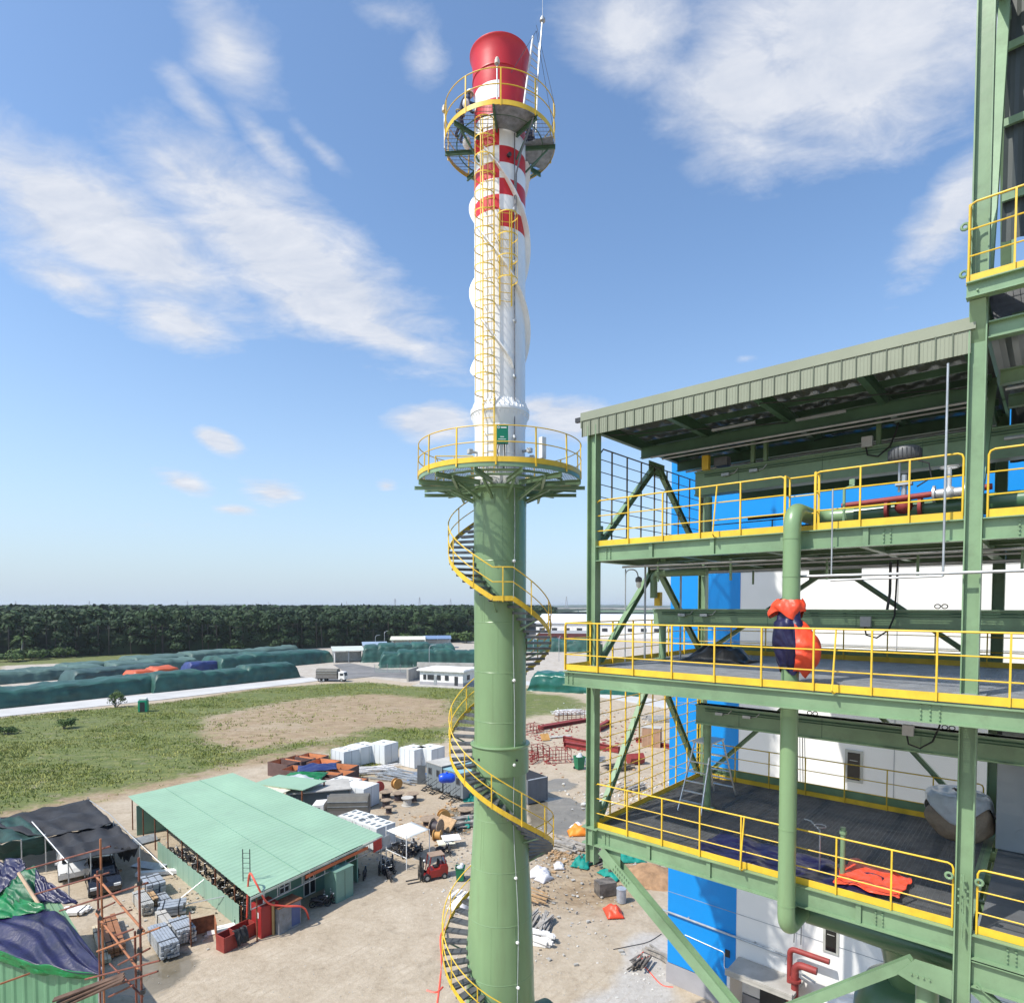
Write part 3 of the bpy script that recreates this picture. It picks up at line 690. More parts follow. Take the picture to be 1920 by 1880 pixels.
    for a, b_ in (((-2.4, .2), (-1.0, .2)), ((-2.4, .2), (-2.4, 1.2))):
        for zz in (.5, .9): m_.tube([(a[0], a[1], Z+zz), (b_[0], b_[1], Z+zz)], .02, 6)
    for p in ((-2.4, .2), (-1.7, .2), (-1.0, .2), (-2.4, 1.2)): m_.cyl((p[0], p[1], Z), (p[0], p[1], Z+.9), .02, 6)
    obj('hatch_rail', m_, yellow, lp, True)
    # control cabinet (dark green) with plate lettering
    cab = obj('control_cabinet', MB().box((0, 0, 0), (.42, .18, .62)), mat('cabinet_green', (.0, .17, .085), .35, 0, .05), ch, bevel=.012, loc=pol(4, 1.36, 25.88), rz=R(4))
    obj('cabinet_frame', MB().bar((-.17, .1, -1.25), (-.17, .1, -.3), .03, .03).bar((.17, .1, -1.25), (.17, .1, -.3), .03, .03), galv, cab)
    obj('cable', MB().tube([(-.1, 0, -.3), (-.16, .02, -.6), (0, .1, -.95), (.1, .2, -1.2)], .014, 6).tube([(.08, 0, -.3), (.1, .02, -.7), (.06, .1, -1.2)], .02, 6), black, cab, True)
    lg = MB(); lg.tube([(-.12+.035*math.cos(k), -.093, .225+.035*math.sin(k)) for k in np.linspace(0, 6.28, 17)[:-1]], .009, 5, closed=True)
    obj('logo', lg, white, cab)
    def text(s, size, loc, m, par, name='lettering', rot=(PI/2, 0, 0), ext=.002):
        cu = bpy.data.curves.new(name, 'FONT'); cu.body = s; cu.size = size; cu.extrude = ext; cu.align_x = 'CENTER'; cu.align_y = 'CENTER'
        o = bpy.data.objects.new(name, cu); link(o); o.parent = par; o.location = loc; o.rotation_euler = rot
        dg = bpy.context.evaluated_depsgraph_get(); me = bpy.data.meshes.new_from_object(o.evaluated_get(dg)); me.materials.clear(); me.materials.append(m)
        bpy.data.objects.remove(o); o2 = bpy.data.objects.new(name, me); link(o2); o2.parent = par; o2.location = loc; o2.rotation_euler = rot; return o2
    bl = MB().box((.05, -.093, .225), (.2, .004, .035)).box((0, -.093, -.09), (.13, .004, .022)).box((0, -.093, -.17), (.26, .004, .02))
    obj('lettering', bl, white, cab)
    # sensor boxes round the white shaft above the platform
    for th, z, sx in ((-62, 25.5, .2), (63, 25.55, .2), (78, 25.35, .25), (100, 25.3, .2)):
        b_ = obj('instrument_box', MB().box((0, 0, 0), (sx, .16, .16)), mat('box_grey', (.5, .5, .48), .5), ch, bevel=.01, loc=pol(th, 1.2, z), rz=R(th))
        obj('sensor_port', MB().cyl((0, 0, 0), (0, .28, 0), .05, 10), galv, b_)
    obj('instrument_box', MB().box((0, 0, 0), (.20, .18, .75)), mat('box_white', (.72, .72, .7), .5), ch, bevel=.01, loc=pol(60, 1.75, 25.55), rz=R(40))
    # ---------- lamps on the conduit
    cz = list(np.linspace(3.5, 24.2, 60)); pts = [pol(31+2.0*math.sin(z*.9), shr(z)+.03, z) for z in cz]
    obj('conduit', MB().tube(pts, .018, 6), mat('conduit_grey', (.35, .4, .37), .5), ch, True)
    obj('conduit', MB().tube([pol(33, wr+.05, z) for z in np.linspace(24.6, 36.4, 30)], .02, 6), mat('conduit_dark', (.14, .14, .15), .5), ch, True)
    lamp_m = mat('lamp_glass', (.82, .82, .78), .25)
    for z in (21.58, 17.33, 14.29, 10.23, 7.93, 6.3):
        L_ = obj('bulkhead_lamp', MB().sphere(pol(29.5, shr(z)+.09, z), .062, 12), lamp_m, ch, True); obj('lamp_base', MB().cyl(pol(29.5, shr(z), z-.03), pol(29.5, shr(z)+.06, z-.01), .05, 10), galv, L_)
    for z in (31.9, 29.9, 28.0, 25.9, 33.7):
        L_ = obj('floodlight', MB().cyl(pol(27, 1.2, z-.08), pol(29, 1.08, z+.03), .05, 10, .075), galv, ch, True); obj('lamp_arm', MB().tube([pol(33, wr, z+.08), pol(31, 1.08, z+.05), pol(29, 1.1, z)], .02, 6), galv, L_)
    # ---------- caged ladders
    def ladder(th, z0, z1, cz0, cz1, label, rc=.35):
        ld = MB(); w = .21; base = pol(th, 1.06, 0); tx = Vector((math.cos(R(th)), math.sin(R(th)), 0)); out = Vector((math.sin(R(th)), -math.cos(R(th)), 0))
        for s in (-1, 1): ld.bar(base+tx*w*s+Vector((0, 0, z0)), base+tx*w*s+Vector((0, 0, z1)), .05, .018, out)
        o = obj('ladder', ld, yellow, ch, label=label); rg = MB(); z = z0+.15
        while z < z1: rg.cyl(base-tx*w+Vector((0, 0, z)), base+tx*w+Vector((0, 0, z)), .012, 6); z += .3
        obj('rungs', rg, yellow, o)
        st = MB(); z = z0+.4
        while z < z1: 
            for s in (-1, 1): st.bar(base+tx*w*s+Vector((0, 0, z)), base+tx*w*s-out*.14+Vector((0, 0, z)), .04, .01)
            z += 1.1
        obj('standoff', st, yellow, o)
        z = cz0; k = 0; hoops = int(round((cz1-cz0)/.62))
        for k in range(hoops+1):
            zz = cz0+(cz1-cz0)*k/hoops
            pts = [base+out*(rc*.93)+tx*rc*math.cos(a)+out*rc*math.sin(a)*1.0+Vector((0, 0, zz)) for a in np.linspace(R(-35), R(215), 15)]
            pts = [base+tx*w+Vector((0, 0, zz))]+pts+[base-tx*w+Vector((0, 0, zz))]
            h = MB()
            for i in range(len(pts)-1): h.bar(pts[i], pts[i+1], .007, .04)
            obj('cage_hoop', h, yellow, o)
        for a in (5, 47, 90, 133, 175):
            p = base+out*(rc*.93)+tx*(rc-.01)*math.cos(R(a))+out*(rc-.01)*math.sin(R(a)); obj('cage_strap', MB().bar(p+Vector((0, 0, cz0)), p+Vector((0, 0, cz1)), .027, .007, out if a == 90 else tx), yellow, o)
        return o
    ladder(-21, 24.62, 36.9, 27.3, 36.4, 'main caged ladder up the white shaft')
    l2 = ladder(12, 30.4, 33.7, 31.1, 33.25, 'short second cage with two hanging legs')
    tp = MB(); tp.poly([pol(-36, .93, 33.1), pol(-36, 1.7, 33.1), pol(24, 1.7, 33.1), pol(24, .93, 33.1)], th=.03)
    # ---------- top platform
    Z2 = 36.52; R2 = 1.98
    m_ = MB(); ring_grating(m_, .95, R2-.02, Z2, .05, .008)
    t2 = obj('top_platform', m_, grate, ch); t2['label'] = 'upper round platform with yellow rail under the red cap'
    def sector(t0, t1, r0, r1, z, th=.02):
        m_ = MB(); n_ = 10; P = []
        for r_, zz in ((r0, z), (r1, z), (r1, z-th), (r0, z-th), (r0, z)): P.append([pol(t0+(t1-t0)*k/n_, r_, zz) for k in range(n_+1)])
        m_.grid(P); m_.add([P[0][0], P[1][0], P[2][0], P[3][0]], [(0, 1, 2, 3)]); return m_.add([P[0][-1], P[1][-1], P[2][-1], P[3][-1]], [(0, 1, 2, 3)])
    obj('floor_plate', sector(-4, 40, .94, R2-.03, Z2-.04), mat('plate_steel', (.27, .28, .29), .55, .3, .25, 4, dirt=.4), t2)
    obj('floor_plate', sector(72, 125, .94, R2-.03, Z2-.04), MATS['plate_steel'], t2)
    obj('toe_board', MB().lathe([(R2, Z2-.06), (R2+.012, Z2-.06), (R2+.012, Z2+.10), (R2, Z2+.10), (R2, Z2-.06)], n=80), yellow, t2, True, 20)
    for zz, nm in ((1.12, 'handrail'), (.6, 'mid_rail')): obj(nm, MB().tube([pol(k*4.5, R2, Z2+zz) for k in range(80)], .017, 8, closed=True), yellow, t2, True)
    for k in range(10): obj('post', MB().bar(pol(2+k*36, R2+.02, Z2-.1), pol(2+k*36, R2, Z2+1.12), .045, .03), yellow, t2)
    for k in range(8):
        th = 40+k*45; br = obj('bracket', MB().ibeam(pol(th, .93, Z2-.12), pol(th, R2+.02, Z2-.12), .14, .07, .012), dgreen, t2)
        if k in (0, 1, 2, 4, 6): obj('knee_brace', MB().bar(pol(th, .93, Z2-.95), pol(th, R2-.25, Z2-.2), .05, .05), dgreen, br)
    obj('tie_ring', MB().tube([pol(k*9, 1.55, Z2-.05) for k in range(40)], .02, 6, closed=True), dgreen, t2, True)
    # rod with ball lamp standing in front of the cap; obstruction lights on the rail
    for (th, r_, h) in ((-3, 1.25, 2.0), (-92, 2.0, 1.45)):
        o = obj('obstruction_light', MB().sphere(pol(th, r_, Z2+h), .07, 12).cyl(pol(th, r_, Z2+h-.16), pol(th, r_, Z2+h-.04), .09, 12), mat('lamp_body', (.55, .5, .42), .5), t2, True)
        obj('pole', MB().cyl(pol(th, r_, Z2), pol(th, r_, Z2+h-.1), .024, 8), galv, o)
    # lifting ladder mast and its stay wires
    ms = MB(); b0 = pol(62, 1.15, Z2); b1 = b0+Vector((-.05, .3, 0)); tz = Vector((.20, .05, 4.05))
    a_ = [pol(38, 1.22, Z2+.0), pol(62, 1.45, Z2+0)]; topp = Vector((1.30, -.3, 40.3))
    ms.tube([a_[0], topp+Vector((-.12, 0, -.2))], .04, 8); ms.tube([a_[1], topp+Vector((.1, .1, -.35))], .03, 8)
    for k in range(1, 13):
        q = k/13; ms.cyl(a_[0].lerp(topp+Vector((-.12, 0, -.2)), q), a_[1].lerp(topp+Vector((.1, .1, -.35)), q), .018, 6)
    mo = obj('lightning_mast', ms, mat('mast_grey', (.55, .56, .56), .5, .1), ch, True); obj('pole', MB().cyl(pol(66, 1.3, Z2), topp+Vector((.22, 0, .45)), .034, 8, .03), galv, mo)
    fz = topp+Vector((.22, 0, .45)); obj('finial', MB().sphere(fz, .06, 10).cyl(fz-Vector((0, 0, .12)), fz-Vector((0, 0, .05)), .1, 10).cyl(fz, fz+Vector((0, 0, .8)), .01, 6), galv, mo, True)
    obj('stay_wire', MB().tube([topp, pol(12, 1.95, Z2+1.0), ], .008, 5).tube([topp, pol(80, 1.95, Z2+.3)], .008, 5).tube([topp+Vector((0, 0, .2)), pol(78, 2.0, Z2+1.1)], .008, 5), dark, mo)
    # dark junction box and hose under top platform
    obj('hose', MB().tube([pol(38, 1.9, Z2-.1), pol(36, 1.3, Z2-.9), pol(34, 1.05, 35.0), pol(34, 1.0, 33.6)], .03, 8), mat('conduit_dark', (.14, .14, .15), .5), ch, True)
    obj('sensor_port', MB().cyl(pol(20, .92, 35.6), pol(20, 1.08, 35.55), .07, 10), dark, ch, True)
    # ---------- spiral stair: 34 steps per turn, small landing at the front
    def zst(t):                                   # t: degrees going down, 0 at front landing
        return t
    st = MB(); RI = 0.0
    path = []                                    # (theta, z) of walking line, top to bottom
    th = -186.0; z = 24.0
    while z > 1.0:
        path.append((th, z))
        if -14 < th < 12: z -= .0
        else: z -= .222*2*1.0/2
        th += 10.55
    ro = lambda zz: shr(zz)+.93
    stair = obj('spiral_stair', MB().tube([pol(t, shr(zz)+.03, zz-.06) for t, zz in path], .03, 6), green, ch, True); stair['label'] = 'yellow railed steel stair winding round the green shaft'
    for (t, zz) in path[:96]:
        m_ = MB(); r0, r1 = shr(zz)+.01, ro(zz); d = pol(t, 1, 0); m_.frame(pol(t, (r0+r1)/2, zz-.03), d, Vector((-d.y, d.x, 0)), Vector((0, 0, 1)), (r1-r0)/2, .15, .022)
        tx = Vector((-d.y, d.x, 0))
        m_.frame(pol(t, (r0+r1)/2, zz-.05)+tx*.14, d, tx, Vector((0, 0, 1)), (r1-r0)/2, .008, .04); m_.frame(pol(t, (r0+r1)/2, zz-.05)-tx*.14, d, tx, Vector((0, 0, 1)), (r1-r0)/2, .008, .04)
        obj('tread', m_, grate, stair)
    def helix(dz, dr=0.0):
        out = []
        for i, (t, zz) in enumerate(path):
            out.append(pol(t, ro(zz)+dr, zz+dz))
            if i+1 < len(path): t2_, z2_ = path[i+1]; out.append(pol((t+t2_)/2, ro(zz)+dr, (zz+z2_)/2+dz))
        return out
    hp = helix(0.02); m_ = MB()
    for i in range(len(hp)-1): m_.bar(hp[i], hp[i+1], .014, .17)
    obj('stringer', m_, yellow, stair)
    obj('handrail', MB().tube(helix(1.08), .021, 8), yellow, stair, True); obj('mid_rail', MB().tube(helix(.58), .018, 8), yellow, stair, True)
    for i in range(0, len(path), 3):
        t, zz = path[i]; obj('post', MB().bar(pol(t, ro(zz)+.01, zz-.1), pol(t, ro(zz)+.01, zz+1.08), .04, .03), yellow, stair)
    for i in range(2, len(path), 5):
        t, zz = path[i]; obj('bracket', MB().bar(pol(t, shr(zz), zz-.45), pol(t, ro(zz)-.1, zz-.08), .045, .045), green, stair)
    return text
text = build_chimney()
# ------------------------------------------------------------------ steel building with open decks
A0 = R(-41.2); UX = Vector((math.cos(A0), math.sin(A0), 0)); VX = Vector((-math.sin(A0), math.cos(A0), 0)); O3 = Vector((2.23, 17.0, 0))
def W(u, v, z): return O3+UX*u+VX*v+Vector((0, 0, z))
SF = thing('steel_building', 'green open steel frame with three railed decks and a ribbed roof edge', 'steel building', O3, A0)
ZU, ZM, ZL = 21.60, 18.33, 13.90
DV = 7.0; UB = 8.34; UE = 14.0
def part(name, mb, m=green, par=None, **k): return obj(name, mb, m, par or SF, **k)
def column(u, v, z0, z1, turn=False, m=green):
    part('column', MB().ibeam((u, v, z0), (u, v, z1), .27, .27, .022, up=((1, 0, 0) if turn else (0, 1, 0))), m)
column(0, 0, 12.9, 24.85, True); column(UB, 0, -.2, 40.0, True); column(0, DV, 13.4, 24.5, True); column(UB, DV, 0, 40.0, True); column(UE, 0, -.2, 40, True); column(UE, DV, -.2, 40, True)
part('column', MB().cyl((0.0, 3.5, ZL), (0.0, 3.5, ZM-.45), .1, 16), smooth=True) if False else None
def beam(a, b, h=.42, w=.22, stiff=0, m=green, side=-1):
    a = Vector(a); b = Vector(b); o = part('beam', MB().ibeam(a, b, h, w, .022), m)
    if stiff:
        L_ = (b-a).length; n = int(L_/stiff); d = (b-a).normalized(); sd = Vector((-d.y, d.x, 0))*side
        for k in range(1, n+1):
            p = a+d*(L_*k/(n+1)); part('stiffener', MB().bar(p+sd*.055-Vector((0, 0, h/2-.024)), p+sd*.055+Vector((0, 0, h/2-.024)), .014, w*.42, d), m, o)
    return o
def bolts(u, v, z, nu, nz, du=.12, dz=.075, par=None, r=.019):
    for i in range(nu):
        for k in range(nz): part('bolt', MB().cyl((u+i*du, v, z+k*dz), (u+i*du, v-.035, z+k*dz), r, 6), green, par)
for z, h, in ((ZU, .40), (ZL, .46)):
    zc = z-h/2-.005
    b1 = beam((.14, 0, zc), (UB-.14, 0, zc), h, .24, 2.0); b2 = beam((UB+.14, 0, zc), (UE-.14, 0, zc), h, .24, 2.0)
    beam((.14, DV, zc), (UB-.14, DV, zc), h, .2); beam((UB+.14, DV, zc), (UE, DV, zc), h, .2)
    beam((0, .14, zc), (0, DV-.14, zc), h, .2); beam((UB, .14, zc), (UB, DV-.14, zc), h, .2)
    for u in (2.1, 4.3, 6.3, 10.4, 12.2): beam((u, .05, zc+.03), (u, DV-.05, zc+.03), h-.1, .14, m=green)
    for v in (1.8, 3.5, 5.2): beam((.1, v, zc+.06), (UE, v, zc+.06), h-.2, .1)
    bolts(6.9, -.012, zc-.12, 2, 4, par=b1); bolts(.42, -.012, zc-.12, 2, 4, par=b1); bolts(9.0, -.012, zc-.12, 2, 4, par=b2)
# deeper second beam under the lower deck at the right column and short end frame at the left
ck = MB().bar((-.14, 0, ZL-.235), (.14, 0, ZL-.235), .24, .45).xf(Matrix.Identity(4)); part('beam_end', ck)
part('beam_end', MB().box((0, -.02, ZL-.012), (.5, .34, .03)).bar((-.1, -.125, ZL-.46), (-.1, -.125, ZL-.03), .02, .1).bar((.1, -.125, ZL-.46), (.1, -.125, ZL-.03), .02, .1).box((.1, 0, ZL-.475), (.75, .26, .03)))
part('beam', MB().ibeam((UB+.14, 0, ZL-.75), (UE, 0, ZL-.75), .5, .2, .02)); 
# middle deck runs 1.2 m in front of the columns and past them on the left
zm = ZM-.19; VM = -1.2; U0M = -.08
mfb = beam((U0M, VM, zm-.02), (UE, VM, zm-.02), .36, .2, 0); bolts(U0M+.12, VM-.012, zm-.13, 2, 4, .14, par=mfb); bolts(7.75, VM-.012, zm-.13, 3, 4, .14, par=mfb)
beam((.0, VM+.1, zm), (0, DV, zm), .32, .2); beam((UB, VM+.1, zm), (UB, DV, zm), .32, .2); beam((.14, DV, zm), (UE, DV, zm), .32, .2); beam((.16, 0, zm-.0), (UB-.15, 0, zm), .3, .16)
for u in (2.1, 4.3, 6.3, 10.4, 12.2): beam((u, VM+.1, zm+.02), (u, DV, zm+.02), .26, .12)
for v in (1.8, 5.2): beam((.1, v, zm+.04), (UE, v, zm+.04), .2, .1)
# gratings
def deck(u0, u1, v0, v1, z, pitch=.04, hole=None, m=grate):
    mb = MB(); v = v0
    while v < v1: mb.box(((u0+u1)/2, v, z-.018), (u1-u0, .006, .03)); v += pitch
    u = u0
    while u < u1: mb.box((u, (v0+v1)/2, z-.008), (.007, v1-v0, .008)); u += .10
    return part('grating_deck', mb, m)
deck(.0, UB, .12, DV-.05, ZL); deck(.0, UB+5.6, .12, DV-.05, ZU); deck(U0M, UB+5.6, VM+.1, DV-.05, ZM, .034, m=mat('grating_bright', (.36, .37, .38), .45, .5, .15, 4))
pm = bpy.data.materials.new('floor_plate_grid'); pm = mat('floor_plate_grey', (.16, .165, .17), .45, .3, .12, 1.5, dirt=.3)
pl = MB()
for i in range(7):
    for j in range(9): pl.box((8.55+.4+i*.8, .1+.4+j*.79, ZL-.012), (.79, .78, .02))
part('floor_plate', pl, pm)
# guard rails
def guard(pts, label=None, h=1.22, sp=1.05, toe=True, ends=True, nrail=3, m=yellow, strut=None, phase=0):
    """pts: polyline in deck coordinates (u,v,z)"""
    pts = [Vector(p) for p in pts]; up = Vector((0, 0, 1))
    def run(dz):
        return [p+up*dz for p in pts]
    top = run(h)
    if ends:
        d0 = (top[1]-top[0]).normalized(); d1 = (top[-2]-top[-1]).normalized(); c = .09
        path = [pts[0]+up*.0, top[0]-up*c, top[0]-up*c*.3+d0*c*.3, top[0]+d0*c]+top[1:-1]+[top[-1]+d1*c, top[-1]-up*c*.3+d1*c*.3, top[-1]-up*c, pts[-1]]
    else: path = top
    o = part('guard_rail', MB().tube(path, .019, 8), m, smooth=True, angle=70)
    if label: o['label'] = label
    for k in range(1, nrail): part('mid_rail', MB().tube(run(h*k/nrail), .014, 6), m, o, smooth=True)
    for i in range(len(pts)-1):
        L_ = (pts[i+1]-pts[i]).length; n = max(1, int(round(L_/sp)))
        for k in range(0 if (i or not ends) else 1, n if i == len(pts)-2 else n):
            p = pts[i].lerp(pts[i+1], k/n); d = (pts[i+1]-pts[i]).normalized(); part('post', MB().bar(p-up*.0, p+up*h, .045, .03, d), m, o)
    if not ends:
        part('post', MB().bar(pts[-1], pts[-1]+up*h, .045, .045), m, o)
    if toe:
        mb = MB()
        for i in range(len(pts)-1):
            d = (pts[i+1]-pts[i]).normalized(); sd = Vector((d.y, -d.x, 0))*.03
            mb.bar(pts[i]+up*.075+sd*-1, pts[i+1]+up*.075-sd, .012, .15)
        part('toe_board', mb, m, o)
    if strut is not None:
        d = (pts[1]-pts[0]).normalized(); p = pts[0]+d*strut; q = Vector((d.y, -d.x, 0))
        part('rail_strut', MB().tube([p+up*(h-.02), p+q*.22+up*.06, p+q*.12, p], .018, 6), m, o, smooth=True)
    return o
guard([(.11, -.03, ZU), (5.0, -.03, ZU)], 'front rail of the top deck, left run', strut=3.35); guard([(5.62, -.03, ZU), (UB-.17, -.03, ZU)], 'front rail of the top deck, right run', sp=.95)
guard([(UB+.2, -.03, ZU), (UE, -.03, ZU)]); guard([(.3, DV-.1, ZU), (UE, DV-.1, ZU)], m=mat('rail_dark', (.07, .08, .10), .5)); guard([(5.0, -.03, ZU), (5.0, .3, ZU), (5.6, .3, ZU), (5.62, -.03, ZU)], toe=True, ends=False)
guard([(.1, -.03, ZL), (UB-.17, -.03, ZL)], 'front rail of the bottom deck', strut=4.1); guard([(UB+.2, -.03, ZL), (UE, -.03, ZL)]); guard([(.15, DV-.15, ZL), (UB-.2, DV-.15, ZL)], 'back rail of the bottom deck', sp=1.2)
part('kick_plate', MB().box((4.2, DV+.02, ZL+.18), (8.1, .02, .36)), green); part('kick_plate', MB().box((4.2, DV+.02, ZM+.18), (8.1, .02, .3)), green)
guard([(U0M+.02, VM-.03, ZM), (UE, VM-.03, ZM)], 'front rail of the middle deck', strut=6.42, sp=1.0); guard([(U0M+.02, VM, ZM), (U0M+.02, DV-.2, ZM), (UE, DV-.2, ZM)], 'side and back rail of the middle deck', ends=False, sp=1.15)
# safety grilles on the open end
def grille(z0, z1, m, v0=.25, v1=6.8):
    mb = MB(); o = part('side_safety_grille', MB().tube([(.03, v0, z0), (.03, v0, z1-.15), (.03, v0+.15, z1), (.03, v1, z1), (.03, v1, z0)], .021, 8), m, smooth=True)
    v = v0+.6
    while v < v1-.1: part('post', MB().bar((.03, v, z0), (.03, v, z1), .035, .035), m, o); v += .82
    z = z0+.36
    while z < z1-.1: mb.tube([(.03, v0, z), (.03, v1, z)], .013, 6); z += .34
    part('mesh_rod', mb, m, o, smooth=True); part('toe_board', MB().box((.04, (v0+v1)/2, z0+.07), (.012, v1-v0, .15)), yellow, o)
grille(ZL, ZM-.45, yellow); grille(ZU, 24.3, mat('rail_shade', (.10, .085, .045), .5))  # upper grille: shade under the roof put into a darker rail colour
# braces: chevrons on the open end, on the back and the knee braces below
def brace(a, b, m=green, h=.17, w=.15, up=(0, 0, 1)): return part('brace', MB().ibeam(a, b, h, w, .016, up), m)
for z0, z1 in ((ZL+.1, ZM-.4), (ZM+.1, ZU-.45), (ZU+.1, 24.3)):
    brace((0, .35, z0+.05), (0, 3.35, z1)); brace((0, 6.7, z0+.05), (0, 3.65, z1)); part('gusset', MB().box((.0, 3.5, z1-.05), (.02, 1.0, .42)), green); part('gusset', MB().box((0, .25, z0+.25), (.02, .4, .5)), green)
    if z0 < 21: brace((.25, DV, z0), (4.0, DV, z1-.1), m=green, h=.14, w=.12); brace((UB-.3, DV, z0), (4.6, DV, z1-.1), h=.14, w=.12); part('gusset', MB().box((4.3, DV-.02, z1-.12), (1.5, .02, .4)), green)
brace((UB, .4, ZU+.1), (UB, 3.4, 25)); 
lk = part('brace', MB().ibeam((.35, 0, ZL-.55), (4.40, 0, 10.21), .27, .27, .022, (0, 1, 0)), green); lk['label'] = 'long diagonal knee brace under the lower deck'
d = (Vector((4.40, 0, 10.21))-Vector((.35, 0, ZL-.55))).normalized(); nn_ = Vector((-d.z, 0, d.x))
for s in (-1, 1):
    for k in range(7): p = Vector((.35, 0, ZL-.55))+d*(.55+k*.085)+nn_*s*.06; part('bolt', MB().cyl(p+Vector((0, -.13, 0)), p+Vector((0, -.17, 0)), .019, 6), green, lk)
part('gusset', MB().box((.62, .0, ZL-.75), (.55, .02, .6)), green)
b2_ = part('brace', MB().ibeam((7.55, 0, ZL-.9), (4.5, 0, ZL-3.5), .2, .2, .018, (0, 1, 0)), green); brace((8.5, 0, ZL-1.0), (11.5, 0, ZL-3.2), h=.2, w=.2)
part('gusset', MB().add([(7.3, -.12, ZL-1.2), (7.6, -.12, ZL-.80), (8.2, -.12, ZL-.80), (8.2, -.12, ZL-1.35), (7.6, -.12, ZL-1.3), (7.3, -.10, ZL-1.2), (7.6, -.10, ZL-.80), (8.2, -.10, ZL-.80), (8.2, -.10, ZL-1.35), (7.6, -.10, ZL-1.3)], [(0, 1, 2, 3, 4), (9, 8, 7, 6, 5), (0, 5, 6, 1), (1, 6, 7, 2), (2, 7, 8, 3), (3, 8, 9, 4), (4, 9, 5, 0)]), green)
bolts(7.55, -.125, ZL-1.1, 4, 1, .1); bolts(UB-.07, -.14, ZL+.55, 2, 3, .14, .13); bolts(UB-.03, -.14, ZL+.95, 1, 2, .14, .13)
for (u, z) in ((UB-.23, ZL+1.0), (UB+.23, ZL+1.0), (UB-.23, 26.9), (UB-.23, 26.05)): part('lifting_lug', MB().tube([(u+.055*math.cos(a), -.1, z+.055*math.sin(a)) for a in np.linspace(0, 6.28, 13)[:-1]], .025, 6, closed=True), green, smooth=True)
for (u, z) in ((UB, 14.85), (UB, 14.4), (UB, 13.95)): part('fin_plate', MB().box((u, -.17, z), (.014, .08, .3)), green)
part('base_plate', MB().box((UB, 0, ZM+.02), (.5, .45, .035)), galv); part('base_plate', MB().box((0.0, 0, ZM+.02), (.42, .42, .03)), galv)
# crane girders standing clear above each deck
def girder(v, u0, z0, z1, w=.3):
    g = part('girder', MB().box(((u0+UE)/2, v, (z0+z1)/2), (UE-u0, w, z1-z0)).box(((u0+UE)/2, v, z1-.02), (UE-u0, w+.14, .04)).box(((u0+UE)/2, v, z0+.02), (UE-u0, w+.14, .036)), green)
    sm = MB(); u = u0+1.3
    while u < UE: sm.box((u, v-w/2-.004, (z0+z1)/2), (.01, .006, z1-z0-.1)); u += 2.2
    part('joint_line', sm, dgreen, g)
    part('cable_run', MB().tube([(u0+.3, v-w/2-.03, z1-.11), (UE, v-w/2-.03, z1-.09)], .02, 6).tube([(u0+.3, v-w/2-.03, z1-.17), (UE, v-w/2-.03, z1-.16)], .012, 6), dgreen, g, smooth=True)
    return g
girder(3.5, 1.35, 23.25, 23.95); girder(3.5, .0, 19.4, 19.9, .25); girder(3.5, 1.45, 16.47, 17.05)
for v, u, z0, z1 in ((3.5, .25, ZM, 19.38), (3.5, 1.7, ZU, 23.2), (3.5, 1.75, ZL, 16.45)): part('girder_post', MB().cyl((u, v, z0), (u, v, z1), .11, 16).box((u, v, z0+.02), (.35, .35, .03)), green, smooth=True)
for i, (u, v, z) in enumerate(((5.95, 3.3, 19.6), (6.9, 3.3, 17.0), (5.9, 3.3, 24.05))):
    j = part('junction_box', MB().box((u, v-.06, z), (.24, .13, .26)), mat('box_grey', (.5, .5, .48), .5), bevel=.01)
    part('cable', MB().tube([(u-.02, v-.08, z-.13), (u+.02, v-.1, z-.33), (u+.25, v-.1, z-.4), (u+.5, v-.1, z-.2), (u+.62, v-.08, z+.15), (u+.66, v-.05, z+(1.5 if i == 0 else .35))], .02, 8), black, j, smooth=True)
for (u, z) in ((1.0, 19.72), (1.7, 19.72), (2.3, 23.75), (3.1, 23.75), (2.2, 16.85), (3.0, 16.85)): part('bulkhead_lamp', MB().box((u, 3.28, z), (.22, .1, .08)).tube([(u+.1, 3.3, z), (u+.25, 3.3, z+.02), (u+.35, 3.3, z+.13)], .012, 6), galv)
for (u, z) in ((3.9, 19.98), (7.4, 19.98), (4.6, 17.12), (7.6, 17.12)): part('lifting_ring', MB().tube([(u+.06*math.cos(a), 3.5, z+.05*math.sin(a)) for a in np.linspace(0, 6.28, 11)[:-1]], .012, 6, closed=True).tube([(u+.14+.06*math.cos(a), 3.5, z+.05*math.sin(a)) for a in np.linspace(0, 6.28, 11)[:-1]], .012, 6, closed=True), dark)
part('yellow_box', MB().box((.25, 3.2, 20.2), (.2, .16, .42)), yellow, bevel=.01); part('yellow_box', MB().box((1.75, 3.2, 24.15), (.2, .16, .42)), yellow, bevel=.01)
# ---- roof over the top deck
ZR = 24.62; FV = -.12
def corr(u0, u1, v0, v1, z, m, name='roof_sheet', n=None, amp=.02, along='v', par=None):
    n = n or int((u1-u0)/.1); P = []
    for i in range(n+1):
        u = u0+(u1-u0)*i/n; dz = amp if i % 4 in (1, 2) else -amp; P.append([(u, v0, z+dz), (u, v1, z+dz)])
    return part(name, MB().grid(P), m, par)
sheet_m = mat('roof_sheet_metal', (.22, .24, .24), .35, .5, .1, 1)
rs = corr(-.35, UB+.05, -.1, 8.6, ZR+.50, sheet_m)
fa = part('fascia', MB().box((3.98, FV-.02, ZR+.50), (8.66, .03, .22)).box((3.98, FV+.3, ZR+.60), (8.66, .62, .02)), roofgrey); fa['label'] = 'grey-green sheet metal edge of the roof'
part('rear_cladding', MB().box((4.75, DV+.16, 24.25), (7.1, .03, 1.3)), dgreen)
P = []; n = 0; u = -.3
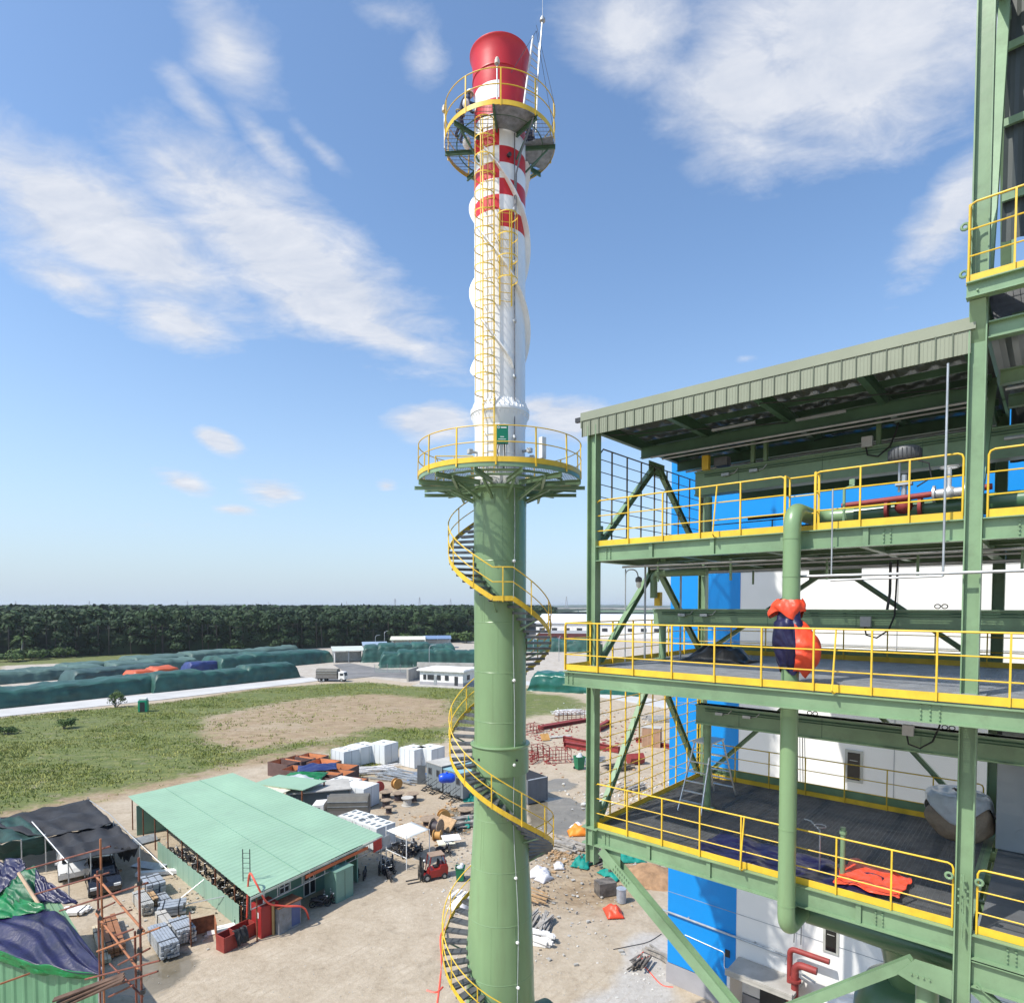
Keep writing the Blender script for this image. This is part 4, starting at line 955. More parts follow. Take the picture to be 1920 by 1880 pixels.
mbp = MB(); gap_strips = MB(); n = 32; wd = (UB-.1+.3)/n
for i in range(n):
    a = -.3+i*wd; mbp.box((a+wd/2, FV+.0, ZR+.19), (wd-.002, .02, .44)); gap_strips.box((a, FV-.02, ZR+.18), (.022, .03, .44))  # dark strips on the fascia: shadow of the panel gaps given as colour
    for k in (1, 2, 3): mbp.box((a+wd*k/4, FV-.012, ZR+.19), (.012, .008, .42))
part('fascia_panel', mbp, roofgrey, fa); part('fascia_shadow_gap', gap_strips, mat('trim_gap_shade', (.09, .11, .07), .5), fa); part('fascia_trim', MB().box((3.98, FV-.01, ZR+.40), (8.64, .04, .03)), MATS['trim_gap_shade'], fa)
# left gable edge
part('gable_trim', MB().box((-.34, 4.2, ZR+.38), (.03, 8.7, .34)), roofgrey)
part('gutter', MB().box((-.5, .1, ZR+.52), (.35, .1, .12)), dark)
rafterm = dgreen  # roof underside shade put into the darker green of rafters and beams
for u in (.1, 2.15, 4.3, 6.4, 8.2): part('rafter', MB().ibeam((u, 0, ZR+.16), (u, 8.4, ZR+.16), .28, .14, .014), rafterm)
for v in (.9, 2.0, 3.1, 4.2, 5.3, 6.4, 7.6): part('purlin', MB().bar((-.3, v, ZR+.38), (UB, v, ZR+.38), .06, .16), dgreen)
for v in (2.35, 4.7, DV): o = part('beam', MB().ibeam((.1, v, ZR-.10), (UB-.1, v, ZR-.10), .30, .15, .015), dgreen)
for v, z in ((2.2, ZR-.3), (4.5, ZR-.35), (2.9, ZR-.22)): part('conduit_pipe', MB().tube([(.5, v, z), (UB, v, z)], .03, 8), galv, smooth=True)
for (a, b) in (((.2, .3), (4.3, 2.3)), ((4.3, .3), (8.2, 2.3)), ((.2, 4.6), (4.3, 2.4)), ((4.3, 4.6), (8.2, 2.4))): part('sway_rod', MB().cyl((a[0], a[1], ZR-.0), (b[0], b[1], ZR-.0), .012, 6), dark)
for (u, v) in ((3.0, 3.5), (3.35, 3.5), (6.1, 3.5)): part('hanger', MB().ibeam((u, v, 24.0), (u, v, ZR), .12, .1, .012), green)
part('cabinet', MB().box((2.15, 3.4, 24.15), (.4, .3, .25)), mat('motor_grey', (.11, .115, .12), .5), bevel=.02)
for (u, v, t) in ((2.6, 2.9, 0), (5.2, 1.8, 0), (3.3, 1.3, 0)): part('tube_light', MB().box((u, v, ZR-.12), (1.1, .08, .05)), galv)
# ---- higher bay on the right
ZT = 25.76
tb_ = beam((UB-.16, -.35, ZT-.15), (UE, -.35, ZT-.15), .28, .2); bolts(UB+.0, -.36, ZT-.24, 1, 2, par=tb_)
beam((UB, -.3, ZT-.15), (UB, DV, ZT-.15), .28, .2); beam((UB+.4, 1.5, ZT-.2), (UE, 1.5, ZT-.2), .25, .15); beam((UB+.4, 4, ZT-.2), (UE, 4, ZT-.2), .25, .15)
guard([(UB-.14, -.35, ZT), (UE, -.35, ZT)], 'rail of the highest platform at the right edge', h=1.4, nrail=3, sp=.62); guard([(UB-.14, -.3, ZT), (UB-.14, 1.2, ZT)], h=1.4, sp=.5, ends=False)
deck(UB-.05, UE, -.2, DV, ZT)
part('knee_bracket', MB().add([(UB-.12, -.3, ZT-.3), (UB+.12, -.3, ZT-.3), (UB+.12, .05, ZT-1.1), (UB-.12, .05, ZT-1.1), (UB-.12, .0, ZT-.3), (UB+.12, 0, ZT-.3)], [(0, 1, 2, 3), (0, 4, 5, 1), (0, 3, 4), (1, 5, 2)]), green)
brace((UB+.05, 3.2, 33.0), (UB+.05, .4, ZT+.1), h=.22, w=.2); brace((UB+.05, 3.4, 33.0), (UB+.05, 6.7, ZT+.2), h=.2, w=.2); brace((UB+.3, 0.3, ZT+6.5), (UB+3.4, .3, ZT+.2), h=.2, w=.18)
beam((UB, .14, 33.2), (UB, DV, 33.2), .35, .2); beam((UB+.1, 0.02, 31.6), (UE, 0.02, 31.6), .4, .2)
UW = 8.42
clad = mat('cladding_shade', (.045, .055, .05), .5, .1, .1, 1)  # near-black base colour stands in for the shaded interior of the bay
def wallcorr(u0, u1, v, z0, z1, m, name='cladding', vert=True):
    n = int((u1-u0)/.08); P = []
    for i in range(n+1): P.append([(u0+(u1-u0)*i/n, v+(.02 if i % 4 in (1, 2) else -.02), z0), (u0+(u1-u0)*i/n, v+(.02 if i % 4 in (1, 2) else -.02), z1)])
    return part(name, MB().grid(P), m)
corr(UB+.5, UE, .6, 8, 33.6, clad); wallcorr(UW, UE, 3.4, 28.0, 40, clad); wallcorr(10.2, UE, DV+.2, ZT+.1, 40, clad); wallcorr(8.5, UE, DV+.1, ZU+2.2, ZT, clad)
for z in (27.4, 29.0, 30.6, 32.2): part('girt', MB().bar((UW, 3.3, z+1.5), (UE, 3.3, z+1.5), .08, .16), green)
for v in (1.2, 2.8, 4.4, 6.0): part('purlin', MB().bar((UB, v, 33.4), (UE, v, 33.4), .08, .2), green)
column(11.2, DV, 0, 33); column(11.2, 3.2, ZU, 33)
for z in (23.4, 24.4): part('conduit_pipe', MB().tube([(UB+.3, 2.0, z), (UE, 2.0, z)], .04, 8), galv, smooth=True)
beam((UB+.2, 2.2, 24.7), (UE, 2.2, 24.7), .3, .18); beam((UB+.2, 5, 24.9), (UE, 5, 24.9), .3, .18); beam((UB+.15, 0, 24.95), (UE, 0, 24.95), .3, .2); corr(UB+.1, UE, .3, DV, 25.2, sheet_m)
# bits under the decks
for v, z in ((1.0, ZU-.52), (2.6, ZU-.5), (4.2, ZU-.55), (5.8, ZU-.5), (1.4, ZM-.5), (4.4, ZM-.5)): part('conduit_pipe', MB().tube([(.3, v, z), (UE, v, z)], .03, 6), galv, smooth=True)
for u, v in ((1.3, 1.2), (3.2, 1.5), (5.2, 2.6), (7.2, 2.0), (2.5, 5.0), (9.0, 1.5)): part('hanger', MB().bar((u, v, ZU-.95), (u, v, ZU-.4), .05, .05), green)
# ---- pipework: things of their own
def elbow(pts, r, n=10):
    """polyline with rounded corners"""
    P = [Vector(p) for p in pts]; out = [P[0]]
    for i in range(1, len(P)-1):
        a = (P[i-1]-P[i]).normalized(); b = (P[i+1]-P[i]).normalized()
        for k in range(n+1):
            t = k/n; out.append(P[i]+a*r*(1-t)**2+b*r*t**2)
    out.append(P[-1]); return out
def pipe(label, pts, r, m, cat='pipe', bend=None, n=20, flanges=(), seams=()):
    t = thing('pipe', label, cat, O3, A0)
    obj('pipe_run', MB().tube(elbow(pts, bend or r*2.2), r, n), m, t, True, 50)
    for (a, b, rr) in flanges: obj('flange', MB().cyl(a, b, rr, 20), m, t, True, 30)
    for (a, b) in seams: obj('weld_seam', MB().cyl(a, b, r+.007, n), m, t, True, 30)
    return t
PV = -.42
gp_ = pipe('thick light green vertical pipe passing all three decks in front', [(6.1, 1.3, 22.02), (5.28, 1.3, 22.02), (5.28, PV, 22.02), (5.28, PV, 12.98), (5.28, .9, 12.98)], .178, greenL, bend=.42, seams=[((5.28, PV, z), (5.28, PV, z+.02)) for z in (21.4, 20.6, 17.6, 15.2, 13.55)])
pipe('big dark green pipe along the top deck floor carrying the red valve', [(6.1, 1.3, 22.02), (UE, 1.3, 22.05)], .2, mat('pipe_green', (.07, .15, .075), .3, 0, .1, 1), seams=[])
vl = thing('valve_assembly', 'red oxide pipe with grey control valve and shiny gate valve on the top deck', 'valve', O3, A0)
obj('red_pipe', MB().tube(elbow([(5.9, .95, 22.2), (UB+.2, .95, 22.3)], .2), .06, 12), maroon, vl, True)
va = obj('actuator', MB().lathe([(.02, 0), (.26, .0), (.3, .06), (.3, .2), (.26, .26), (.05, .3)], (7.05, 1.1, 23.05), 24), mat('motor_grey', (.11, .115, .12), .5), vl, True, 40)
rb = MB()
for k in range(24): rb.bar((7.05+.3*math.cos(k*.262), 1.1+.3*math.sin(k*.262), 23.08), (7.05+.3*math.cos(k*.262), 1.1+.3*math.sin(k*.262), 23.26), .015, .03)
obj('cooling_fin', rb, dark, va); obj('yoke', MB().cyl((6.96, 1.1, 22.4), (6.96, 1.1, 23.06), .025, 8).cyl((7.14, 1.1, 22.4), (7.14, 1.1, 23.06), .025, 8).cyl((7.05, 1.1, 22.2), (7.05, 1.1, 22.75), .05, 10).box((7.05, 1.1, 22.55), (.3, .2, .05)), galv, vl)
obj('valve_body', MB().sphere((7.05, 1.1, 22.1), .17, 14).cyl((6.72, 1.1, 22.05), (6.78, 1.1, 22.05), .22, 18).cyl((7.32, 1.1, 22.05), (7.38, 1.1, 22.05), .22, 18), maroon, vl, True, 40)
gv = obj('gate_valve', MB().sphere((7.85, .95, 22.26), .13, 14).cyl((7.6, .95, 22.26), (8.1, .95, 22.26), .09, 14).cyl((7.58, .95, 22.26), (7.62, .95, 22.26), .17, 18).cyl((8.08, .95, 22.26), (8.12, .95, 22.26), .17, 18).cyl((7.85, .95, 22.3), (7.85, .95, 22.75), .04, 10), mat('valve_silver', (.55, .55, .54), .4, .5), vl, True, 40)
obj('handwheel', MB().tube([(7.85+.16*math.cos(a), .95+.16*math.sin(a), 22.76) for a in np.linspace(0, 6.28, 19)[:-1]], .015, 6, closed=True).bar((7.69, .95, 22.76), (8.01, .95, 22.76), .015, .015), MATS['valve_silver'], gv, True)
obj('cable', MB().tube([(7.2, 1.0, 23.05), (7.5, .95, 22.9), (7.55, .95, 22.6), (7.3, .95, 22.45)], .015, 6), black, vl, True)
obj('bracket_pole', MB().tube([(6.05, .5, ZU), (6.05, .5, 22.5), (6.25, .5, 22.55)], .03, 8).box((6.2, .5, 22.62), (.1, .06, .12)), green, vl, True)
pipe('red oxide hydrant pipe bend beside the white corrugated awning', [(2.0, 14.6, 4.0), (1.1, 14.6, 4.0), (1.1, 14.6, 1.5)], .16, maroon, flanges=[((1.1, 14.6, 3.2), (1.1, 14.6, 3.3), .26), ((1.1, 14.6, 1.9), (1.1, 14.6, 2.0), .26)])
pipe('second red oxide pipe bend just behind the hydrant pipe', [(2.4, 15.0, 4.4), (.75, 15.0, 4.4), (.75, 15.0, 1.6)], .12, maroon)
pipe('large dark green duct pipe hung below the bottom deck', [(5.35, .95, 12.95), (6.0, .95, 12.95), (UE, 1.0, 12.6)], .30, mat('pipe_green', (.07, .15, .075), .3, 0, .1, 1), bend=.3)
pipe('green elbow pipe rising from the middle deck and turning left under the top deck', [(.2, 3.0, ZM+1.9), (.2, 3.0, ZU-.62), (1.9, 3.0, ZU-.62)], .11, green, bend=.2)
pipe('light green vertical pipe below the deck next to the right column', [(7.75, .4, 12.6), (7.75, .4, 4)], .2, green)
pipe('thin grey cable riser pipe in front of the right end of the roof', [(7.92, -.25, 24.45), (7.92, -.25, 20.55), (6.0, -.25, 20.52)], .021, galv, bend=.02)
pipe('thin grey pipe running below the top deck past the right column', [(5.1, -.2, 20.62), (7.0, -.2, 20.62), (8.0, -.25, 20.6), (UE, -.25, 20.65)], .03, galv, bend=.05)
pipe('thin grey pipe dropping from the top deck rail to the pipe below', [(6.0, -.2, 22.4), (6.0, -.2, 20.62)], .015, galv)
pipe('slim dark hanging conduit over the middle deck girder', [(6.5, 3.0, ZU-.55), (6.5, 3.0, 20.3), (6.45, 3.0, 19.9)], .03, dark)
for i, (u, v) in enumerate(((.35, 2.2), (.8, 3.6))): pipe(['tall thin conduit pole left of the round elbow pipe', 'tall thin conduit pole right of the round elbow pipe'][i], [(u, v, ZM), (u, v, ZU-.4)], .03, galv)
pipe('dark rack pipe behind the top deck rail, lower one', [(2.1, 5.6, 22.35), (UE, 5.6, 22.4)], .07, dark); pipe('dark rack pipe behind the top deck rail, upper one', [(2.1, 5.6, 22.75), (UE, 5.6, 22.8)], .05, dark)
# big green vessel under the lower deck
vs_ = thing('vessel', 'huge dark green vessel under the bottom deck at the lower right', 'tank', O3, A0)
obj('shell', MB().lathe([(.1, 11.0), (.5, 10.95), (.95, 10.6), (1.2, 10.0), (1.25, 9.3), (1.25, 0)], (7.0, 3.6, 0), 40), MATS['pipe_green'], vs_, True)
obj('nozzle', MB().cyl((7.0, 3.6, 10.5), (7.0, 2.2, 12.4), .45, 24), MATS['pipe_green'], vs_, True)
# gas lamp on a swan neck
lp_ = thing('street_lamp', 'swan neck lamp on a thin pole left of the diagonal brace', 'lamp', W(-.05, 1.75, 18.2), A0)
obj('pole', MB().tube(elbow([(0, 0, 0), (0, 0, 2.7), (.0, 0, 2.85), (.38, 0, 2.85), (.42, 0, 2.62)], .18), .018, 8), galv, lp_, True)
ld_ = obj('lamp_housing', MB().lathe([(.03, .02), (.09, -.02), (.1, -.1), (.09, -.14)], (.44, 0, 2.62), 16), mat('motor_grey', (.11, .115, .12), .5), lp_, True); obj('lamp_glass', MB().lathe([(.075, -.14), (.07, -.26), (.03, -.31), (.002, -.32)], (.44, 0, 2.62), 16), MATS['lamp_glass'], ld_, True)
# grey equipment cabinet
gc = thing('equipment_cabinet', 'tall plain grey cabinet on the bottom deck at the right edge', 'cabinet', W(9.15, 5.85, ZL), A0)
obj('body', MB().box((0, 0, 1.5), (1.3, 1.0, 3.0)), mat('cabinet_grey', (.33, .35, .36), .5, .1, .05, .6), gc, bevel=.02); obj('port_cover', MB().cyl((-.1, -.5, .45), (-.1, -.52, .45), .16, 20), MATS['cabinet_grey'], gc)
obj('lifting_lug', MB().box((-.62, -.5, 2.9), (.1, .04, .14)), dark, gc)
# aluminium step ladder
sl_ = thing('stepladder', 'aluminium step ladder standing on the bottom deck by the grille', 'stepladder', W(1.55, 4.05, ZL), A0+R(90))
alu = mat('aluminium', (.62, .63, .64), .35, .7, .06, 3)
obj('top_platform', MB().box((0, 0, 1.95), (1.0, .60, .05)), alu, sl_)
for s in (-1, 1):
    fr = MB()
    for y in (-.24, .24): fr.bar((s*.42, y*1.1, 1.93), (s*1.3, y*1.5, .02), .06, .03, (0, 1, 0))
    lo = obj('leg_frame', fr, alu, sl_); st_ = MB()
    for k in range(1, 7): q = k/7; st_.box((s*(.42+.88*q), 0, 1.93-1.9*q), (.08, .50+.2*q, .025))
    obj('rungs', st_, alu, lo)
# ------------------------------------------------------------------ blue and white plant building
BW = thing('plant_building', 'tall plant building with bright blue corner and top band and white panels', 'building', W(-5.62, 15.6, 0), A0)
blue = mat('panel_blue', (.0, .235, .64), .35, 0, .03, .4); wpan = mat('panel_white', (.80, .79, .76), .5, 0, .02, .3, dirt=.08, dirtcol=(.5, .48, .44)); gpl = mat('plinth_grey', (.33, .32, .33), .7, 0, .08, .6)
HB = 30.2; BL = 60
obj('wall', MB().box((3.65+BL/2, 8, 11.4), (BL, 16, 20.6)), wpan, BW)
obj('corner_panel', MB().box((1.83, 7.99, 15.6), (3.65, 16.02, HB-1.2)), blue, BW); obj('top_band', MB().box((3.66+BL/2, 7.99, 26.1), (BL, 16.03, 8.8)), blue, BW)
obj('plinth', MB().box((BL/2+1.7, 8, .5), (BL+3.5, 16.1, 1.1)), gpl, BW)
obj('coping', MB().box((BL/2+1.7, 8, HB+.15), (BL+3.8, 16.3, .12)), wpan, BW)
jm = MB()
for z in (4.9, 8.3, 11.6, 15.0, 18.3, 21.6): jm.box((1.8+BL/2, -.025, z), (BL+3.6, .008, .02))
for u in (10.2, 16.8, 23.4, 30): jm.box((u, -.027, 11.5), (.02, .008, 20.4))
obj('panel_joint', jm, mat('joint_grey', (.30, .31, .33), .7), BW)
for (u0, u1, z0, z1) in ((8.35, 9.05, 12.35, 13.75), (7.6, 8.25, 4.5, 5.7), (16.5, 17.3, 12.3, 13.7)):
    w_ = obj('window', MB().box(((u0+u1)/2, -.02, (z0+z1)/2), (u1-u0, .06, z1-z0)), mat('window_frame', (.42, .42, .38), .5), BW); obj('pane', MB().box(((u0+u1)/2, -.055, (z0+z1)/2), (u1-u0-.22, .02, z1-z0-.22)), mat('glass_dark', (.01, .012, .012), .08), w_)
    obj('sash', MB().box(((u0+u1)/2, -.07, (z0+z1)/2+.25), (.3, .015, .03)), MATS['window_frame'], w_)
wl = thing('wall_pipe', 'grey pipe line run level along the blue and white wall', 'pipe', W(-5.62, 15.6, 0), A0)
obj('pipe_run', MB().tube([(-.5, -.12, 3.85), (6.1, -.12, 3.72), (6.1, -.35, 3.5), (7.4, -.35, 3.1)], .055, 8), galv, wl, True)
obj('clamp', MB().box((1.2, -.06, 3.83), (.08, .12, .14)).box((4.6, -.06, 3.76), (.08, .12, .14)), galv, wl)
wl2 = thing('wall_conduit', 'thin white conduit stepping down the blue wall', 'pipe', W(-5.62, 15.6, 0), A0)
obj('conduit', MB().tube(elbow([(1.0, -.05, 2.9), (3.1, -.05, 2.75), (3.1, -.05, 1.95), (4.3, -.05, 1.75), (4.3, -.05, 1.3)], .12), .022, 6), white, wl2, True); obj('socket_box', MB().box((3.25, -.03, 2.75), (.24, .06, .36)), dark, wl2)
o = thing('wall_opening', 'pair of thin cables hanging over the white wall', 'cable', W(-5.62, 15.6, 0), A0)
o.name = 'hanging_cable'; obj('cable', MB().tube([(6.4, -.15, 14.8), (6.5, -.2, 10), (6.4, -.15, 4.5)], .02, 6).tube([(6.6, -.15, 14.8), (6.75, -.2, 10), (6.7, -.15, 4.5)], .02, 6), dark, o)
# corrugated awning and concrete canopy in front of it
aw = thing('awning_shed', 'low white corrugated roof beside the hydrant pipes at the wall foot', 'shed', W(4.6, 12.2, 0), A0)
P = []
for i in range(61):
    v = -3.2+6.4*i/60; P.append([(-2.2, v, 3.1+(.03 if i % 3 == 0 else -.03)), (2.6, v, 3.9+(.03 if i % 3 == 0 else -.03))])
obj('roof_sheet', MB().grid(P), mat('sheet_white', (.66, .66, .65), .4, .2, .05, 1), aw); obj('wall', MB().box((.5, 0, 1.5), (3.6, 5.4, 3.0)), gpl, aw)
cc_ = thing('concrete_canopy', 'grey concrete door canopy low on the white wall', 'canopy', W(-.3, 14.7, 0), A0)
obj('slab', MB().box((0, 0, 2.75), (3.0, 1.7, .16)).box((0, -.78, 2.88), (3.0, .14, .14)), concrete, cc_); obj('door', MB().box((.2, .84, 1.2), (1.3, .06, 2.3)), dark, cc_); obj('side_wall', MB().box((-1.35, 0, 1.33), (.14, 1.6, 2.66)), wpan, cc_)
# ------------------------------------------------------------------ cloths on the decks
def cloth(name, label, cat, M_, nu, nv, f, m, solid=.012, **kw):
    P = [[f(i/nu, j/nv) for j in range(nv+1)] for i in range(nu+1)]
    o = obj(name, MB().grid(P), m, None, True, 80); o.matrix_world = M_
    s = o.modifiers.new('thick', 'SOLIDIFY'); s.thickness = solid
    return tag(o, label, cat)
MW = Matrix.Translation(O3) @ Matrix.Rotation(A0, 4, 'Z')
tb = mat('tarp_navy', (.009, .008, .048), .42, 0, .25, 1.2, .5, 6); tor = mat('tarp_orange', (.80, .075, .028), .45, 0, .08, 2, .5, 7); tgrn = mat('tarp_green', (.0, .15, .035), .4, 0, .2, 1.5, .4, 6)
def nzv(x, y, z, s=1): return noise.noise(Vector((x*s, y*s, z*s)))
def bodywrap(r0, r1, z0, z1, seed, sag=0):
    def f(a, b):
        t = a*2*PI; z = z0+(z1-z0)*b; r = r0+(r1-r0)*math.sin(b*PI)**.7
        r *= 1+.16*nzv(math.cos(t)*1.6, math.sin(t)*1.6+seed, z*2.2)+.07*math.sin(t*5+z*4)
        return (r*math.cos(t)+sag*math.sin(b*PI)*max(0, math.cos(t)), r*math.sin(t), z)
    return f
tw = thing('tarp_bundle', 'orange and navy tarpaulin tied round the green vertical pipe above the middle deck', 'tarpaulin', W(5.28, PV, 0), A0)
def wrap(name, a0, a1, zf, rf, m, seed):
    P = []
    for i in range(41):
        row = []
        for j in range(31):
            b = j/30; t = R(a0+(a1-a0)*i/40); z = zf(b); r = rf(b, t); r *= 1+.20*nzv(math.cos(t)*1.6, math.sin(t)*1.6+seed, z*2.2)+.10*abs(math.sin(t*3.5+z*7+seed+3*nzv(t, z*2, seed)))-.05
            row.append((r*math.cos(t), r*math.sin(t), z+.09*math.sin(t*3+seed)*(1-b)+.05*nzv(t*2, seed, 3)))
        P.append(row)
    return obj(name, MB().grid(P), m, tw, True, 80)
wrap('navy_tarp', 150, 335, lambda b: 18.62+1.35*b, lambda b, t: .21+.12*math.sin(min(1, (1-b)*1.1)*PI)**.8*(1 if b < .8 else .5), tb, 1.5)
wrap('orange_tarp', -60, 165, lambda b: 18.55+1.15*b, lambda b, t: .20+.38*math.sin((1-b)*PI*.93)**.8*max(.3, math.cos(t+.15)), tor, 4.2)
wrap('tarp_hood', 0, 360, lambda b: 19.80+.33*b, lambda b, t: .26-.05*b+(.13*max(0, -math.cos(t))*(1-b*.5))+.05*max(0,math.sin(b*PI)), tor, 8.1)
cloth('navy_sheet', 'wrinkled dark tarpaulin heap on the middle deck behind the round post', 'tarpaulin', MW, 26, 14, lambda a, b: (1.0+1.9*a, 3.2+1.4*b, ZM+.03+.42*math.sin(a*PI)**.7*math.sin(b*PI)**.8*(1+.7*nzv(a*7, b*5, 3))), dark)
cloth('navy_sheet', 'dark blue sheet spread on the bottom deck along the front rail', 'tarpaulin', MW, 50, 22, lambda a, b: (2.9+3.9*a, .15+1.75*b*(1-.25*a)+.12*nzv(a*5, b*3, 1), ZL+.02+.05*(1+nzv(a*12, b*7, 2))+.03*math.sin(a*22+b*6)), tb)
cloth('orange_sheet', 'bright orange cloth lying on the bottom deck near the right column', 'tarpaulin', MW, 36, 24, lambda a, b: (6.0+1.25*a+.15*nzv(a*3, b*3, 7), .35+1.65*b-.35*a*b+.1*nzv(a*4, b*3, 9), ZL+.05+.05*(1+nzv(a*5, b*5, 4))+.035*abs(math.sin(a*11+b*9+3*nzv(a*3, b*3, 2)))), tor)
bagm = mat('sack_tan', (.30, .22, .15), .8, 0, .2, 3, .5, 12); plas = mat('plastic_grey', (.50, .52, .53), .3, 0, .12, 3, .4, 10)
bg_ = cloth('covered_machine', 'tan wrapped machine under a grey plastic cover on the bottom deck', 'wrapped machine', MW @ Matrix.Translation((7.75, 5.7, ZL)), 40, 26, bodywrap(.42, .72, 0.0, 1.05, 3), bagm)
cv = cloth('plastic_cover', 'crumpled grey plastic draped over the tan wrapped machine', 'plastic sheet', MW @ Matrix.Translation((7.7, 5.7, ZL)), 44, 22, lambda a, b: ((.14+.62*min(1, b*1.4))*math.cos(a*2*PI)*(1+.12*nzv(math.cos(a*6.28)*2, math.sin(a*6.28)*2, b*2)), (.14+.58*min(1, b*1.4))*math.sin(a*2*PI), 1.25-.1*b-.42*max(0, b-.6)/.4*(1+.9*math.sin(a*6.28*3)*.6)+.06*nzv(a*9, b*6, 2)), plas)
th_ = thing('pump_stand', 'green bollard pipe and thin valve stand on the bottom deck by the sheets', 'valve stand', W(6.05, .95, ZL), A0)
obj('stand_pipe', MB().cyl((0, 0, 0), (0, 0, 1.15), .055, 12).cyl((0, 0, 1.0), (0, 0, 1.06), .08, 12), green, th_, True, 30); obj('valve_stem', MB().tube([(-.45, -.1, 0), (-.45, -.1, 1.0), (-.7, .1, 1.1), (-.9, .3, 1.05)], .018, 6), galv, th_, True)
obj('handwheel', MB().tube([(-.45+.12*math.cos(a), -.1+.12*math.sin(a), 1.1) for a in np.linspace(0, 6.28, 13)[:-1]], .012, 6, closed=True), galv, th_, True)
# ------------------------------------------------------------------ storage yard: tarpaulin stacks
tgd = mat('tarp_dark_green', (.02, .08, .062), .5, 0, .3, .3, .8, 1.0); tgp = mat('tarp_pale_green', (.065, .12, .10), .55, 0, .2, .2, .5, 1.2); tob = mat('tarp_faded_orange', (.50, .09, .025), .5, 0, .12, .3, .4, 1.2); tblu = mat('tarp_blue', (.02, .035, .14), .45, 0, .2, .3, .4, 1.2)
tgk = mat('tarp_black_green', (.03, .07, .065), .55, 0, .25, .3, .5, 1.2)
DR = math.atan2(G(580, 1268).y-G(330, 1296).y, G(580, 1268).x-G(330, 1296).x)
def stack(label, px, py, L_, Wd, H_, m, rz=DR, seed=0):
    """px,py: the front bottom edge's middle; the pile lies behind it"""
    p = G(px, py); ny = Vector((-math.sin(rz), math.cos(rz), 0)); c = p+ny*Wd/2; P = []; n = int(L_*1.6)
    prof = [(-.5, 0), (-.485, .3), (-.46, .62), (-.43, .86), (-.36, .97), (-.2, 1.03), (0, 1.05), (.2, 1.03), (.36, .97), (.43, .86), (.46, .6), (.485, .3), (.5, 0)]
    pr = []
    for k in range(len(prof)-1):
        for q in (0, .34, .67): pr.append((prof[k][0]+(prof[k+1][0]-prof[k][0])*q, prof[k][1]+(prof[k+1][1]-prof[k][1])*q))
    pr.append(prof[-1]); rr = random.Random(seed); bumps = [rr.uniform(.86, 1.06) for _ in range(40)]
    for i in range(n+1):
        x = -L_/2+L_*i/n; e = min(1, (L_/2-abs(x))/1.2); row = []
        blk = bumps[int((x+L_/2)/6) % 40]*(1-(((x+L_/2)/6 % 1) > .93)*.06)
        for k, (a, b) in enumerate(pr):
            z = b*H_*blk*(e**.45 if e < 1 else 1); fold = .16*math.sin(x*2.3+seed+2*nzv(x*.3, a*2, seed))*(1-b)*1.2+.28*nzv(x*.5, k*.35, seed)
            xx = x+(.5*(1-b)*(1 if x > 0 else -1) if e < 1 else 0)
            yy = a*Wd+fold*(1 if a > 0 else -1); row.append((xx, yy, max(-.05, z+.35*nzv(x*.35, a*5, seed+3)*b)))
        P.append(row)
    mb = MB().grid(P); 
    for row in (P[0], P[-1]): mb.add(row, [tuple(range(len(row)))])
    o = obj('tarp_stack', mb, m, None, True, 50, loc=c, rz=rz); o['group'] = 'goods piled under tarpaulins in the storage yard'
    return tag(o, label, 'tarpaulin stack', 'goods piled under tarpaulins in the storage yard')
stack('long dark green tarpaulin stack running off the left edge beside the pale road', 95, 1319, 48, 11, 3.7, tgd, seed=1)
stack('long dark green tarpaulin stack beside the pale road, right of the gap', 440, 1283, 39, 8.5, 4.0, tgd, seed=2)
stack('pale green stack at the left edge behind the leftmost long stack', 30, 1281, 22, 13, 3.0, tgp, seed=3)
stack('pale green stack behind the middle of the leftmost long stack', 132, 1272, 20, 14, 3.2, tgp, seed=4)
stack('darker stack directly left of the orange tarpaulin', 235, 1276, 24, 10, 3.4, tgk, seed=5)
stack('second pale stack row behind, above the darker stack', 200, 1262, 22, 10, 3.2, tgp, seed=6)
stack('green stack behind the orange tarpaulin', 300, 1258, 26, 12, 3.4, tgp, seed=7)
stack('faded orange tarpaulin stack between the two long green ones', 300, 1279, 13, 8, 3.5, tob, seed=8)
stack('small blue tarpaulin stack among green ones', 393, 1261, 12, 6, 3.4, tblu, seed=9)
stack('pale green stack behind the blue tarpaulin', 360, 1246, 36, 14, 3.6, tgp, seed=10)
stack('big green stack behind the dark truck', 530, 1250, 42, 13, 4.6, tgd, rz=DR, seed=11)
stack('pale stack row behind the big stack near the truck', 470, 1238, 44, 12, 4.2, tgp, seed=12)
D2 = R(14)
stack('green stack with its upright end facing left, right of the open shed', 770, 1240, 34, 14, 6.2, tgd, rz=D2, seed=13)
stack('long green stack ending behind the chimney', 812, 1250, 34, 9, 5.3, tgd, rz=D2, seed=14)
stack('green stack seen between chimney and green column, further one', 1050, 1222, 36, 14, 5.2, tgd, rz=R(-8), seed=15)
stack('glossy green stack near the column below the middle deck', 1090, 1300, 26, 8, 4.4, mat('tarp_glossy', (.01, .10, .07), .28, 0, .2, .3, .5, 1.5), rz=R(-22), seed=16)
stack('pale green pile seen low through the deck rail', 1190, 1262, 24, 9, 3.5, tgp, rz=R(-20), seed=17)
